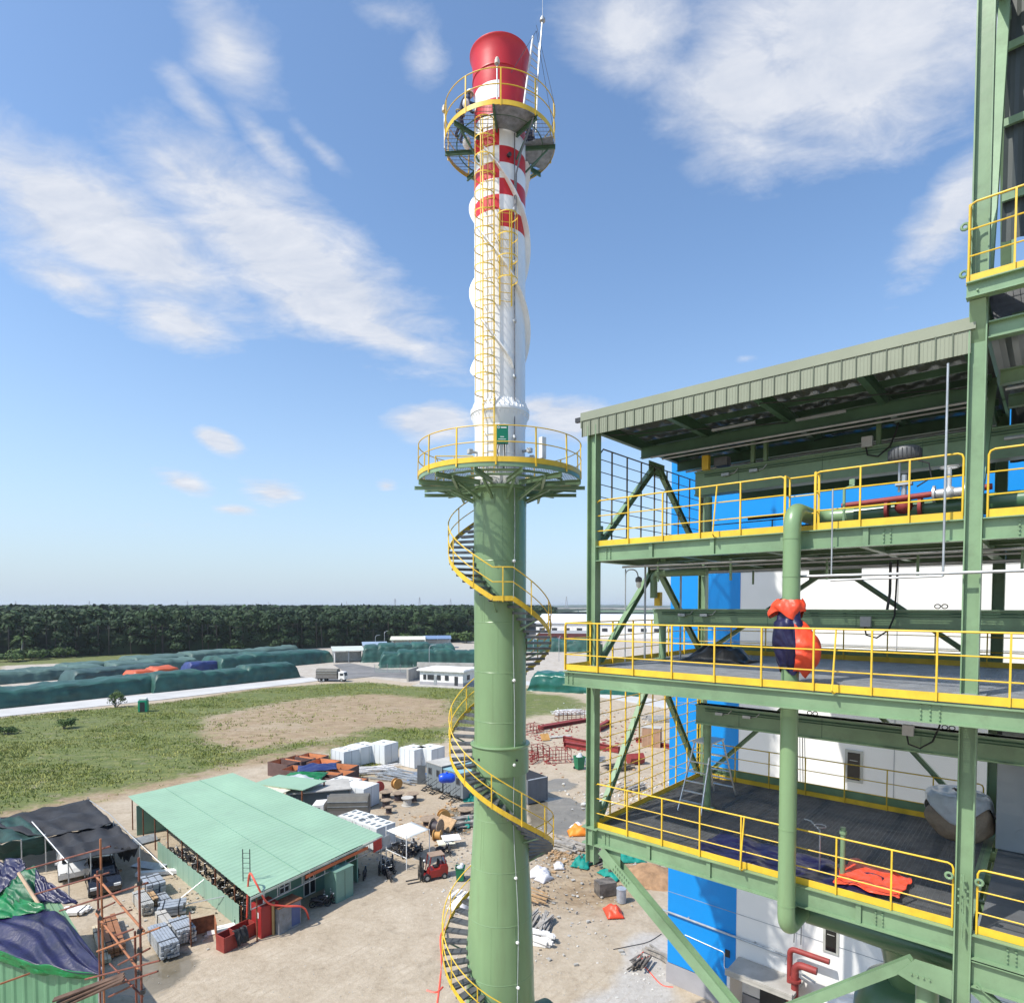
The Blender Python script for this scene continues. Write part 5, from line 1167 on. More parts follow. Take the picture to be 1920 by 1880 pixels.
# sheds at the yard's far side
def open_shed(label, px, py, L_, Wd, H_, rz, roofc, wallc=None):
    t = thing('open_shed', label, 'shed', G(px, py), rz, 'open sheds behind the storage yard')
    mb = MB(); mb.add([(-L_/2, -Wd/2, H_), (L_/2, -Wd/2, H_), (L_/2, Wd/2, H_+1.1), (-L_/2, Wd/2, H_+1.1), (-L_/2, -Wd/2, H_-.15), (L_/2, -Wd/2, H_-.15), (L_/2, Wd/2, H_+.95), (-L_/2, Wd/2, H_+.95)], [(0, 1, 2, 3), (7, 6, 5, 4), (0, 4, 5, 1), (1, 5, 6, 2), (2, 6, 7, 3), (3, 7, 4, 0)]); obj('roof', mb, roofc, t)
    for x in (-.46, 0, .46):
        for y in (-.45, .45): obj('post', MB().box((x*L_, y*Wd, H_/2), (.25, .25, H_)), galv, t)
    obj('wall', MB().box((-L_*.42, 0, H_*.42), (.2, Wd*.9, H_*.84)).box((0, Wd*.42, H_*.4), (L_*.9, .2, H_*.8)), wallc or hw, t); return t
rp_ = mat('roof_pale', (.50, .54, .48), .6, 0, .08, .3); rb_ = mat('roof_bluegrey', (.28, .36, .45), .5, .1, .1, .3)
open_shed('open shed with pale roof and white wall right of the big green stack', 652, 1240, 11, 8, 4.2, R(20), rp_); open_shed('small blue-grey roof between the pale shed and tall stack', 703, 1228, 10, 7, 4.2, R(16), rb_)
open_shed('flat pale yellow roof above the long stack left of the chimney', 765, 1216, 16, 10, 4.5, R(8), mat('roof_cream', (.62, .64, .5), .6)); open_shed('blue-grey roof nearest the chimney on its left', 820, 1214, 13, 9, 4.5, R(8), mat('roof_blue', (.16, .24, .38), .5))
# small white gatehouse
gh = thing('gatehouse', 'small flat roofed white building left of the chimney with grey plinth', 'building', G(845, 1288)+Vector((-1, 5, 0)), R(-22))
obj('wall', MB().box((0, 0, 1.9), (12, 8, 3.8)), hw, gh); obj('plinth', MB().box((0, 0, .5), (12.1, 8.1, 1.1)), gpl, gh); obj('roof', MB().box((0, 0, 3.9), (13.2, 9.2, .35)).box((0, 0, 4.15), (12.6, 8.6, .2)), hw, gh)
obj('terrace', MB().box((0, -1, .1), (14, 11, .3)), concrete, gh)
for x, w in ((-4.6, .8), (-2.9, 1.8), (-.6, 1.0), (1.6, 1.0)): obj('window', MB().box((x, -4.06, 2.2), (w, .12, 1.2)), dark, gh)
obj('window', MB().box((6.06, -1, 2.2), (.12, 1.4, 1.2)), dark, gh); obj('door', MB().box((4.2, -4.06, 1.55), (.9, .12, 2.2)), dark, gh); obj('door', MB().box((-1.6, -4.06, 1.55), (.7, .12, 2.2)), galv, gh)
ww = thing('block_wall', 'grey concrete block wall behind the small white building', 'wall', G(835, 1272), R(-10)); obj('wall', MB().box((0, 0, 2.2), (16, .6, 4.4)).box((-8, -4, 1.6), (.5, 8, 3.2)), concrete, ww)
fn = thing('chain_fence', 'pale green mesh fence panels before the tall stack', 'fence', G(775, 1262), D2+R(-22))
mb = MB()
for i in range(7): mb.cyl((-12+i*4, 0, 0), (-12+i*4, 0, 2.6), .08, 5)
obj('post', mb, galv, fn); mb = MB()
for i in range(60): mb.bar((-12+i*.4, 0, .1), (-12+i*.4, 0, 2.4), .06, .06)
obj('mesh', mb, mat('mesh_green', (.22, .34, .28), .6), fn)
for i, (a, b_, h) in enumerate(((805, 1268, 9), (704, 1227, 8), (721, 1222, 9), (1048, 1240, 9), (1000, 1240, 8))):
    t = thing('street_lamp', ['lamp post standing just left of the white gatehouse', 'thin lamp post above the small blue-grey roof', 'thin lamp post by the pale yellow roof', 'lamp post on the bare yard between chimney and column', 'lamp post on the bare yard right beside the chimney'][i], 'lamp post', G(a, b_), .4*i, 'lamp posts of the storage yard'); obj('pole', MB().tube([(0, 0, 0), (0, 0, h-1), (.3, 0, h-.3), (1.4, 0, h)], .1, 6), galv, t); obj('lamp_head', MB().box((1.6, 0, h), (.7, .3, .14)), galv, t)
# vehicles
def wheel(par, x, y, r, w, name='wheel'):
    o = obj(name, MB().cyl((x, y-w/2, r), (x, y+w/2, r), r, 18), black, par, True, 30); obj('rim', MB().cyl((x, y-w/2-.012, r), (x, y+w/2+.012, r), r*.52, 12), galv, o, True, 30); return o
def truck(label, loc, rz, L_, cov, covh=2.2, group=None):
    t = thing('truck', label, 'truck', loc, rz); wdt = 2.3
    obj('chassis', MB().box((0, 0, .85), (L_, 1.0, .25)), dark, t)
    cb = MB(); x0 = L_/2-1.7
    pf = [(0, .6), (1.7, .6), (1.75, 1.5), (1.5, 2.55), (.05, 2.65)]
    a = [(x0+x, -wdt/2, z) for x, z in pf]; b = [(x0+x, wdt/2, z) for x, z in pf]; n = 5
    cb.add(a+b, [tuple(range(n)), tuple(reversed(range(n, 2*n)))]+[(i, (i+1) % n, (i+1) % n+n, i+n) for i in range(n)]); c_ = obj('cab', cb, hw, t, bevel=.06)
    obj('windscreen', MB().add([(x0+1.77, -1, 1.55), (x0+1.77, 1, 1.55), (x0+1.55, .95, 2.4), (x0+1.55, -.95, 2.4)], [(0, 1, 2, 3)]), dark, c_); obj('side_window', MB().box((x0+.95, 0, 1.95), (.9, wdt+.03, .6)), dark, c_)
    bx = obj('cargo_bed', MB().box((-1.0, 0, 1.4), (L_-2.1, wdt+.1, .9)), mat('truck_grey', (.16, .15, .14), .6), t)
    hb = MB(); l2 = (L_-2.1)/2; yy = wdt/2+.05
    pf = [(-yy, 1.8), (-yy, 1.8+covh*.65), (-yy*.6, 1.8+covh*.97), (yy*.6, 1.8+covh*.97), (yy, 1.8+covh*.65), (yy, 1.8)]
    a = [(-1-l2, y, z) for y, z in pf]; b = [(-1+l2, y, z) for y, z in pf]; n = 6
    hb.add(a+b, [tuple(range(n)), tuple(reversed(range(n, 2*n)))]+[(i, (i+1) % n, (i+1) % n+n, i+n) for i in range(n)]); obj('canvas_top', hb, cov, t)
    rb2 = MB()
    for z_, y_ in ((1.8+covh*.65, yy+.02), (1.8+covh*.3, yy+.02)):
        for s in (-1, 1): rb2.box((-1, s*y_, z_), (L_-2.1, .04, .09))
    obj('trim_strip', rb2, galv, t)
    for x in (L_/2-.8, -L_/2+1.0, -L_/2+2.1):
        for s in (-1, 1): wheel(t, x, s*(wdt/2-.15), .48, .3)
    return t
cv_ = mat('canvas_brown', (.13, .12, .10), .7, 0, .15, 1)
truck('dark canvas truck with white cab on the yard road by the big green stack', G(622, 1277), R(-6), 7.8, cv_, 1.6)
truck('grey canvas topped truck parked behind the mint roof by white containers', G(640, 1540), R(184), 7.2, cv_, 1.7).scale = (.72, .72, .72)
def car(label, loc, rz, col):
    t = thing('parked_car', label, 'car', loc, rz, 'cars by the shade net'); 
    side = [(-2.25, .35), (-2.28, .8), (-2.2, 1.05), (-1.95, 1.55), (-1.5, 1.68), (.2, 1.66), (.55, 1.55), (1.15, 1.08), (2.05, .95), (2.27, .75), (2.28, .4), (2.1, .3), (-2.1, .3)]
    P = []; 
    for y, s, dz in ((-.93, .97, 0), (-.95, 1.0, 0), (-.80, 1.0, 0), (0, 1.01, .03), (.80, 1.0, 0), (.95, 1.0, 0), (.93, .97, 0)):
        row = []
        for (x, z) in side:
            yy = y
            if z > 1.1: yy = y*.80
            row.append((x*s, yy, z+(dz if z > .9 else 0)))
        row.append(row[0]); P.append(row)
    mb = MB().grid(P); mb.add(P[0][:-1], [tuple(range(len(side)))]); mb.add(P[-1][:-1], [tuple(range(len(side)))])
    b_ = obj('body', mb, col, t, True, 35)
    gl = mat('car_glass', (.012, .014, .018), .06)
    for s in (-1, 1):
        obj('side_window', MB().add([(-1.85, s*.765, 1.12), (.95, s*.77, 1.12), (.35, s*.75, 1.55), (-1.6, s*.75, 1.58)], [(0, 1, 2, 3)]).xf(Matrix.Translation((0, s*.03, 0))), gl, b_); obj('roof_rail', MB().tube([(-1.6, s*.62, 1.69), (-1.3, s*.62, 1.76), (.0, s*.62, 1.75), (.25, s*.62, 1.67)], .025, 6), alu, b_, True)
        obj('headlight', MB().box((2.2, s*.68, .78), (.16, .4, .16)), MATS['lamp_glass'], b_); obj('tail_light', MB().box((-2.22, s*.75, 1.0), (.1, .22, .3)), mat('tail_red', (.4, .01, .01), .3), b_); obj('mirror', MB().box((.75, s*1.0, 1.12), (.12, .2, .14)), col, b_)
    obj('windscreen', MB().add([(1.12, -.70, 1.13), (1.12, .70, 1.13), (.60, .66, 1.56), (.60, -.66, 1.56)], [(0, 1, 2, 3)]).xf(Matrix.Translation((.03, 0, .03))), gl, b_); obj('rear_window', MB().add([(-2.14, -.68, 1.12), (-2.14, .68, 1.12), (-1.96, .62, 1.5), (-1.96, -.62, 1.5)], [(0, 1, 2, 3)]).xf(Matrix.Translation((-.05, 0, .0))), gl, b_)
    for x in (-1.4, 1.4):
        for s in (-1, 1): wheel(t, x, s*.84, .36, .22)
    return t
car('glossy black car with silver roof rails parked behind the rusty scaffold', G(182, 1668)+Vector((0, .6, 0)), R(-52), mat('car_black', (.012, .013, .017), .15, 0, .05, 1, coat=.6))
car('white car half under the black shade net', G(137, 1634), R(-52), mat('car_white', (.72, .72, .71), .2, 0, .03, 1, coat=.5))
# forklift
fk = thing('forklift', 'red forklift with black mast and forks lowered on the yard', 'forklift', G(812, 1650)+Vector((.0, .4, 0)), R(205)); fk.scale = (.84, .84, .84)
fr_ = mat('forklift_red', (.33, .022, .018), .4, 0, .1, 2); fs = MB()
side = [(-1.15, .35), (-1.2, .9), (-1.1, 1.25), (-.45, 1.3), (-.35, .95), (.45, .9), (.55, .5), (.95, .45), (.95, .25), (-1.0, .25)]
a = [(x, -.52, z) for x, z in side]; b = [(x, .52, z) for x, z in side]; n = len(side)
fs.add(a+b, [tuple(range(n)), tuple(reversed(range(n, 2*n)))]+[(i, (i+1) % n, (i+1) % n+n, i+n) for i in range(n)]); obj('body', fs, fr_, fk, bevel=.05)
obj('seat', MB().box((-.2, 0, 1.05), (.5, .5, .14)).box((-.42, 0, 1.35), (.12, .48, .55)), black, fk, bevel=.03); obj('steering_wheel', MB().tube([(.35+.05*math.cos(k), .2*math.cos(k), 1.35+.18*math.sin(k)) for k in np.linspace(0, 6.28, 13)[:-1]], .02, 6, closed=True).cyl((.6, 0, .9), (.35, 0, 1.35), .03, 6), black, fk)
og = MB()
for s in (-1, 1): og.bar((.6, s*.48, .7), (.38, s*.46, 2.1), .07, .07).bar((-1.0, s*.46, 1.2), (-.75, s*.46, 2.1), .07, .07)
obj('overhead_guard', og, fr_, fk); rf = MB().box((-.2, 0, 2.13), (1.3, 1.05, .05)); obj('guard_roof', rf, mat('roof_tan', (.32, .22, .15), .7), fk)
ms = MB()
for s in (-1, 1): ms.bar((1.1, s*.38, .1), (1.05, s*.38, 2.1), .12, .1).bar((1.2, s*.26, .1), (1.16, s*.26, 2.0), .08, .08)
ms.box((1.08, 0, 2.02), (.1, .8, .1)).box((1.1, 0, 1.1), (.1, .8, .08)).cyl((1.12, 0, .3), (1.12, 0, 1.9), .05, 8); obj('mast', ms, dark, fk)
bk = MB().box((1.26, 0, .3), (.06, 1.0, .1)).box((1.26, 0, .75), (.06, 1.0, .1))
for k in range(5): bk.box((1.28, -.44+k*.22, .85), (.03, .03, .9))
obj('carriage', bk, dark, fk)
for s in (-1, 1): obj('fork', MB().box((1.85, s*.3, .06), (1.15, .12, .045)).box((1.3, s*.3, .35), (.05, .12, .6)), dark, fk)
for x, r in ((.75, .33), (-.8, .26)):
    for s in (-1, 1): wheel(fk, x, s*.5, r, .22)
obj('headlight', MB().sphere((1.0, .45, 1.9), .09, 10).sphere((1.0, -.45, 1.9), .09, 10), MATS['lamp_glass'], fk)
obj('gas_bottle', MB().cyl((-.95, -.35, 1.42), (-.95, .35, 1.42), .16, 14), galv, fk, True, 40)
# motorbikes
mk = thing('motorbike', 'proto', 'motorbike', (0, 0, 0), 0, 'motorbikes parked at the mint roofed shed'); mk.scale = (.78, .78, .78)
for x in (-.62, .62): w_ = obj('wheel', MB().tube([(x+.25*math.cos(a), 0, .29+.25*math.sin(a)) for a in np.linspace(0, 6.28, 17)[:-1]], .05, 6, closed=True).cyl((x, -.05, .29), (x, .05, .29), .07, 8), black, mk, True)
bd = MB().tube([(-.85, 0, .62), (-.5, 0, .68), (-.1, 0, .6), (.15, 0, .42), (.38, 0, .6), (.5, 0, .95)], [.05, .13, .14, .1, .12, .07], 8).tube([(.45, 0, .9), (.62, 0, .29)], .035, 6).tube([(-.3, 0, .45), (-.62, .07, .29)], .04, 6).box((0, 0, .3), (.45, .26, .28)).tube([(-.1, -.14, .25), (-.85, -.16, .32)], .045, 8)
obj('body', bd, mat('bike_paint', (.03, .03, .035), .25, 0, .3, .4), mk, True, 60); obj('seat', MB().tube([(-.75, 0, .78), (-.35, 0, .78), (.02, 0, .70)], [.08, .13, .1], 8), black, mk, True)
obj('handlebar', MB().tube([(.36, -.33, 1.03), (.48, 0, .96), (.36, .33, 1.03)], .018, 6).sphere((.36, -.28, 1.2), .06, 8).sphere((.36, .28, 1.2), .06, 8), galv, mk, True); obj('headlight', MB().sphere((.58, 0, .9), .08, 8), MATS['lamp_glass'], mk, True)
# ------------------------------------------------------------------ mint roofed shed
mint = mat('mint_sheet', (.27, .42, .285), .45, 0, .06, .25, dirt=.4, dirtcol=(.24, .34, .25), streak=False); mintw = mat('mint_wall', (.16, .30, .23), .5, 0, .06, .5)
zr = 2.8; c_l = G(240, 1492, zr+.3); c_b = G(437, 1447, zr+1.0); c_r = G(718, 1566, zr); c_f = G(470, 1683, zr+.0)
MS = thing('market_shed', 'wide shed with a large pale mint corrugated roof', 'shed', (0, 0, 0)); MS.name = 'open_workshop'
def bil(a, b):                                  # a along front->back, b along left->right
    p = c_f.lerp(c_l, a); q = c_r.lerp(c_b, a); return p.lerp(q, b)
c_f.z = zr+.05; c_r.z = zr; c_l.z = zr+.25; c_b.z = zr+.9
P = []; n = 150
for i in range(n+1):
    row = []
    for j in range(13):
        p = bil(i/n, j/12); p = p+Vector((0, 0, (.03 if i % 3 == 0 else 0)+.05*nzv(i*.02, j*.3, 1))); row.append(p)
    P.append(row)
o = obj('roof', MB().grid(P), mint, MS); s_ = o.modifiers.new('t', 'SOLIDIFY'); s_.thickness = .02
for b in (.33, .66): obj('roof_seam', MB().tube([bil(k/30, b)+Vector((0, 0, .05)) for k in range(31)], .02, 4), mintw, o)
# measured wall lines
w0 = G(465, 1735); w1 = G(640, 1652); f0 = G(310, 1607)+Vector((-.35, -.35, 0)); wd = (w1-w0).normalized(); wend = G(655, 1640)
def wallbox(a, b, h, th, m, name, z0=0, par=None): return obj(name, MB().bar((a.x, a.y, z0+h/2), (b.x, b.y, z0+h/2), th, h), m, par or MS)
fwall = wallbox(w0, wend, 2.9, .1, mintw, 'front_wall')
nrm = Vector((wd.y, -wd.x, 0))
def onwall(name, a, b, z0, z1, m, frame=None, off=.06):
    p = w0.lerp(wend, a)+nrm*off; q = w0.lerp(wend, b)+nrm*off
    o = obj(name, MB().bar((p.x, p.y, (z0+z1)/2), (q.x, q.y, (z0+z1)/2), .06, z1-z0), frame or m, fwall)
    if frame:
        d = (q-p); l = d.length; d.normalize(); k = 2
        for i in range(k):
            a_ = p+d*(l*(i+.12)/k)+nrm*.03; b_ = p+d*(l*(i+.88)/k)+nrm*.03
            for (u, v) in (((z0+.1), (z0+z1)/2-.05), ((z0+z1)/2+.05, z1-.1)): obj('pane', MB().bar((a_.x, a_.y, (u+v)/2), (b_.x, b_.y, (u+v)/2), .02, v-u), dark, o)
    return o
onwall('door', .50, .62, .05, 2.2, hw, white); onwall('window', .78, .86, 1.1, 2.2, hw, white); onwall('window', .27, .36, 1.0, 1.9, hw, white)
# light roof frame along the front eave
ev = MB(); 
for k in range(13):
    p = bil(0, k/12); ev.cyl(p-Vector((0, 0, .75)), p-Vector((0, 0, .02)), .03, 5)
ev.cyl(bil(0, 0)-Vector((0, 0, .75)), bil(0, 1)-Vector((0, 0, .75)), .035, 5); obj('eave_truss', ev, galv, MS)
obj('eave_trim', MB().bar(bil(0, 0)+nrm*.04-Vector((0, 0, .08)), bil(0, 1)+nrm*.04-Vector((0, 0, .08)), .03, .14), mat('trim_pale', (.5, .55, .45), .6), MS)
for k in range(9):
    p = bil(k/8, .035); obj('post', MB().cyl((p.x, p.y, 0), (p.x, p.y, p.z-.02), .05, 6), rust, MS)
for k in (0, 2, 4, 6, 8):
    p = bil(k/8, .98); obj('post', MB().cyl((p.x, p.y, 0), (p.x, p.y, p.z-.02), .06, 6), galv, MS)
bw0 = bil(.02, .80); bw1 = bil(.30, .80); wallbox(Vector((bw0.x, bw0.y, 0)), Vector((bw1.x, bw1.y, 0)), 2.7, .1, mintw, 'side_wall')
ww0 = wend; ww1 = bil(.45, .55); wallbox(ww0, Vector((ww1.x, ww1.y, 0)), 2.8, .1, mintw, 'partition_wall'); bk0 = bil(.93, .02); bk1 = bil(.93, .98); wallbox(Vector((bk0.x, bk0.y, 0)), Vector((bk1.x, bk1.y, 0)), 2.6, .1, mintw, 'back_wall')
# mint fence of upright sheets
fp = thing('sheet_fence', 'mint green corrugated sheet fence along the left side of the shed', 'fence', (0, 0, 0)); P = []; fd = (w0+Vector((-.35, -.35, 0))-f0); L_ = fd.length; fd.normalize(); fn_ = Vector((fd.y, -fd.x, 0)); n = int(L_/.18)
for i in range(n+1):
    p = f0+fd*(L_*i/n); o_ = fn_*(.04 if i % 6 in (0,) else 0); P.append([p+o_+Vector((0, 0, .0)), p+o_+Vector((0, 0, 1.42+.02*(i % 5)))])
o = obj('sheet', MB().grid(P), mat('fence_mint', (.24, .37, .28), .5, 0, .07, .4, dirt=.3, dirtcol=(.26, .33, .26), streak=True), fp); sd_ = o.modifiers.new('t', 'SOLIDIFY'); sd_.thickness = .01
for k in range(8): p = f0+fd*(L_*k/7)-fn_*.1; obj('post', MB().cyl((p.x, p.y, 0), (p.x, p.y, 1.4), .05, 6), rust, fp)
p = f0+fd*L_*.62+fn_*1.3; obj('stay', MB().cyl((p.x-.8, p.y-.4, 0), (f0+fd*L_*.62+Vector((0, 0, 1.3))), .03, 6).cyl(p, f0+fd*L_*.85+Vector((0, 0, 1.3)), .03, 6), galv, fp)
# banner cloths
for i, (a, b, m, lb) in enumerate(((.90, .98, mat('banner_red', (.45, .03, .02), .6), 'small red banner under the right corner of the mint roof'), (.992, 1.06, mat('banner_grey', (.4, .4, .38), .6), 'grey printed banner hanging at the right tip of the mint roof'))):
    p = bil(0, a)+nrm*.1; q = bil(0, min(b, 1.06))+nrm*.1; o = obj('banner', MB().bar(p-Vector((0, 0, .5)), q-Vector((0, 0, .45)), .02, .8), m); tag(o, lb, 'banner')
# long orange-red bunting under eave
o = obj('bunting', MB().bar(bil(0, .35)+nrm*.12-Vector((0, 0, .3)), bil(0, .85)+nrm*.12-Vector((0, 0, .3)), .02, .22), mat('banner_orange', (.5, .12, .04), .7)); tag(o, 'thin orange-red strip hanging under the front eave of the mint roof', 'bunting')
# motorbikes
spots = []
for k in range(9): p = bil(.12+.07*k, .075+.015*(k % 2)); spots.append((p.x, p.y, 1.3+k*.2))
for k in range(9): p = bil(.12+.065*k, .15); spots.append((p.x, p.y, .6+k*.3))
for (a, b_) in ((718, 1625), (726, 1630), (733, 1634), (712, 1635), (722, 1642), (730, 1648), (735, 1622), (668, 1640), (684, 1645), (656, 1630)): p = G(a, b_); spots.append((p.x, p.y, random.uniform(1.6, 2.6)))
for (a, b_) in ((600, 1700), (612, 1695)): p = G(a, b_); spots.append((p.x, p.y, random.uniform(0, 3)))
first = True
nm = ['first', 'second', 'third', 'fourth', 'fifth', 'sixth', 'seventh', 'eighth', 'ninth', 'tenth']
for k, (x, y, a) in enumerate(spots):
    lab = ('%s motorbike from the front, close behind the mint fence' % nm[k]) if k < 9 else ('%s motorbike from the front in the inner row under the mint roof' % nm[k-9]) if k < 18 else ('%s motorbike counted among those at the shaded right end of the shed' % nm[k-18]) if k < 28 else ['motorbike leaning near the glass door of the shed', 'motorbike beside the green cabinet at the shed front'][k-28]
    if first: mk.location = (x, y, 0); mk.rotation_euler = (0, 0, a); mk['label'] = lab; first = False
    else: dup(mk, (x, y, 0), a, lab)
# things before the shed
ac = thing('cabinet', 'pale green metal cabinet standing at the front wall of the shed', 'cabinet', G(632, 1688)+Vector((0, .5, 0)), math.atan2(wd.y, wd.x)); cm = mat('cabinet_mint', (.17, .30, .24), .5, .1, .06, 1)
obj('body', MB().box((0, 0, 1.05), (1.5, 1.2, 2.1)), cm, ac, bevel=.02); obj('lid', MB().box((0, 0, 2.12), (1.56, 1.26, .05)).box((-.2, .1, 2.2), (.5, .1, .12)), cm, ac); obj('door_seam', MB().box((0, -.605, 1.05), (.02, .01, 1.9)), dark, ac)
rc_ = thing('fire_cabinet', 'tall dark red cabinet at the front left corner of the shed', 'cabinet', G(487, 1757)+Vector((.1, .6, 0)), math.atan2(wd.y, wd.x)-.1); rm = mat('cabinet_red', (.30, .02, .02), .45, 0, .08, 1)
obj('body', MB().box((0, 0, .95), (1.15, 1.15, 1.9)), rm, rc_, bevel=.02); obj('notice', MB().box((-.581, -.2, 1.35), (.006, .18, .35)), white, rc_); obj('white_pole', MB().cyl((-.2, -.2, 1.9), (-.2, -.2, 2.9), .035, 8), white, rc_)
b_ = thing('water_tank', 'second grey and blue worn cabinet right of the tall red one', 'cabinet', G(520, 1748)+Vector((.3, .6, 0)), math.atan2(wd.y, wd.x)); b_.name = 'worn_cabinet'
obj('body', MB().box((0, 0, .8), (1.6, .9, 1.6)), mat('cab_grey', (.22, .23, .24), .6, 0, .2, 2, dirt=.5, dirtcol=(.2, .1, .05)), b_, bevel=.02); obj('door', MB().box((.4, -.46, .75), (.6, .02, 1.2)), mat('cab_blue', (.07, .10, .22), .6), b_); obj('board_top', MB().box((0, 0, 1.65), (1.75, 1.05, .06)), rust, b_)
o = thing('pole_post', 'ochre square post between the red and grey cabinets', 'post', G(513, 1752), 0); o.name = 'ochre_post'; obj('post', MB().box((0, 0, 1.0), (.14, .14, 2.0)), mat('ochre', (.35, .24, .1), .7), o)
rb_ = thing('tool_box', 'low dark red steel boxes with black cloth hung over', 'box', G(445, 1773)+Vector((0, .5, 0)), math.atan2(wd.y, wd.x)); bx = MB()
for (a, b, c, d, h) in ((-.9, 0, .8, .8, .9), (.25, .3, 1.3, .7, .8)):
    for s in (-1, 1): bx.box((a, b+s*d/2, h/2), (c, .05, h)).box((a+s*c/2, b, h/2), (.05, d, h))
    bx.box((a, b, .05), (c, d, .05))
obj('body', bx, mat('box_red', (.28, .04, .03), .6, 0, .15, 2, dirt=.3), rb_)
P = []
for i in range(20):
    row = []
    for j in range(16): u = i/19; v = j/15; row.append((-.75+.8*u+.08*nzv(u*4, v*3, 1), -.3-.42*min(1, v*1.4)+.1*nzv(u*5, v*5, 5), 1.05-(v-.35)*1.25*(v > .35)+.08*nzv(u*6, v*6, 2)))
    P.append(row)
o = obj('black_cloth', MB().grid(P), black, rb_, True, 80)
lad = thing('ladder', 'thin grey ladder leaning above the left front corner of the mint roof', 'ladder', G(465, 1735)+Vector((0, -.1, 0)), 0); mb = MB()
for s in (-.22, .22): mb.bar((s, 0, 0), (s, 0, 4.9), .05, .03)
for k in range(15): mb.cyl((-.22, 0, .3+.31*k), (.22, 0, .3+.31*k), .016, 5)
obj('frame', mb, dark, lad)
hs = thing('hose', 'bright red-orange hose looping from the ladder down to the ground', 'hose', (0, 0, 0)); pp = [G(463, 1720, .9), G(467, 1640, 3.6), G(480, 1655, 3.4), G(500, 1690, 2.2), G(530, 1698, 1.7), G(568, 1700, 1.3), G(579, 1722, .02)]
def smooth_path(P, n=6):
    out = []
    for i in range(len(P)-1):
        p0 = P[max(i-1, 0)]; p1 = P[i]; p2 = P[i+1]; p3 = P[min(i+2, len(P)-1)]
        for k in range(n):
            t = k/n; out.append(.5*((2*p1)+(p2-p0)*t+(2*p0-5*p1+4*p2-p3)*t*t+(3*p1-p0-3*p2+p3)*t**3))
    return out+[P[-1]]
obj('hose_line', MB().tube(smooth_path(pp), .06, 8), mat('hose_red', (.75, .10, .06), .5), hs, True)
bin_m = mat('bin_green', (.01, .16, .07), .5)
def bin_(label, p, rz=0, s=1):
    t = thing('rubbish_bin', label, 'bin', p, rz, 'green rubbish bins'); t.scale = (s, s, s); mb = MB()
    mb.add([(-.25, -.28, .08), (.25, -.28, .08), (.25, .28, .08), (-.25, .28, .08), (-.32, -.36, 1.0), (.32, -.36, 1.0), (.32, .36, 1.0), (-.32, .36, 1.0)], [(0, 3, 2, 1), (0, 1, 5, 4), (1, 2, 6, 5), (2, 3, 7, 6), (3, 0, 4, 7)]); obj('body', mb, bin_m, t); obj('rim', MB().tube([(-.34, -.38, 1), (.34, -.38, 1), (.34, .38, 1), (-.34, .38, 1)], .03, 6, closed=True), bin_m, t)
    obj('rubbish', MB().sphere((0, 0, .98), .28, 8, .5).sphere((.12, .1, 1.1), .16, 8), MATS['plastic_grey'], t); obj('wheel', MB().cyl((-.3, .3, .1), (.3, .3, .1), .1, 10), black, t); return t
bin_('green wheelie bin heaped with rubbish right of the forklift', G(863, 1650)); bin_('green rubbish bin on the sand left of the green column', G(1086, 1442), .4, 1.6)
tl = thing('portable_toilet', 'small green cabin with pale top in the grass beside the road', 'portable toilet', G(269, 1334), .3); obj('body', MB().box((0, 0, 1.1), (1.5, 1.5, 2.2)), mat('toilet_green', (.0, .26, .13), .5), tl, bevel=.08); obj('roof', MB().box((0, 0, 2.4), (1.3, 1.3, .4)), mat('roof_pale2', (.6, .62, .58), .6), tl, bevel=.1); obj('door', MB().box((0, -.77, 1.0), (.8, .03, 1.8)), dark, tl)
# ------------------------------------------------------------------ containers and cabins
cw = mat('container_white', (.66, .68, .68), .5, 0, .05, .6, dirt=.25, dirtcol=(.4, .38, .34), streak=True)
cgf = mat('container_seam', (.16, .18, .19), .5)
def container(label, p, L_, Wd, H_, rz, vents=0, group='white cabin containers', panel=None):
    t = thing('container', label, 'container', p, rz, group); obj('body', MB().box((0, 0, H_/2+.05), (L_, Wd, H_)), cw, t)
    for x in (-1, 1):
        for y in (-1, 1): obj('corner_post', MB().box((x*L_/2, y*Wd/2, H_/2+.05), (.09, .09, H_+.04)), cw, t)
    obj('top_rail', MB().box((0, -Wd/2, H_+.06), (L_-.1, .08, .08)), cw, t); sm = MB(); n = max(2, int(L_/1.0))
    for k in range(1, n):
        for s in (-1, 1): sm.box((-L_/2+L_*k/n, s*(Wd/2+.004), H_/2+.05), (.035, .012, H_-.1))
    for k in range(1, 3):
        for s in (-1, 1): sm.box((s*(L_/2+.004), -Wd/2+Wd*k/3, H_/2+.05), (.012, .03, H_-.1))
    obj('panel_seam', sm, cgf, t)
    rt = obj('roof', MB().box((0, 0, H_+.09), (L_-.1, Wd-.1, .03)), mat('roof_white', (.74, .74, .70), .6, 0, .05, 2, dirt=.35, dirtcol=(.4, .38, .33)), t)
    for k in range(vents):
        y = -Wd/2+Wd*(k % 4+.5)/(4 if vents > 4 else vents); x = (-.25+.5*(k//4))*L_ if vents > 4 else 0; obj('roof_hatch', MB().box((x, y, H_+.115), (.5, .26, .04)), cgf, rt)
    if panel: obj('door', MB().box((L_/2+.02, -Wd*.05, H_*.38), (.04, Wd*.5, H_*.66)), cgf, t); obj('door_plate', MB().box((L_/2+.045, -Wd*.05, H_*.38), (.02, Wd*.34, H_*.5)), cw, t)
    return t
def fl0(px, py, h=1.95):
    p = G(px, py, h); p.z = 0; return p
def mid(*ps): return sum((Vector(p) for p in ps), Vector())/len(ps)
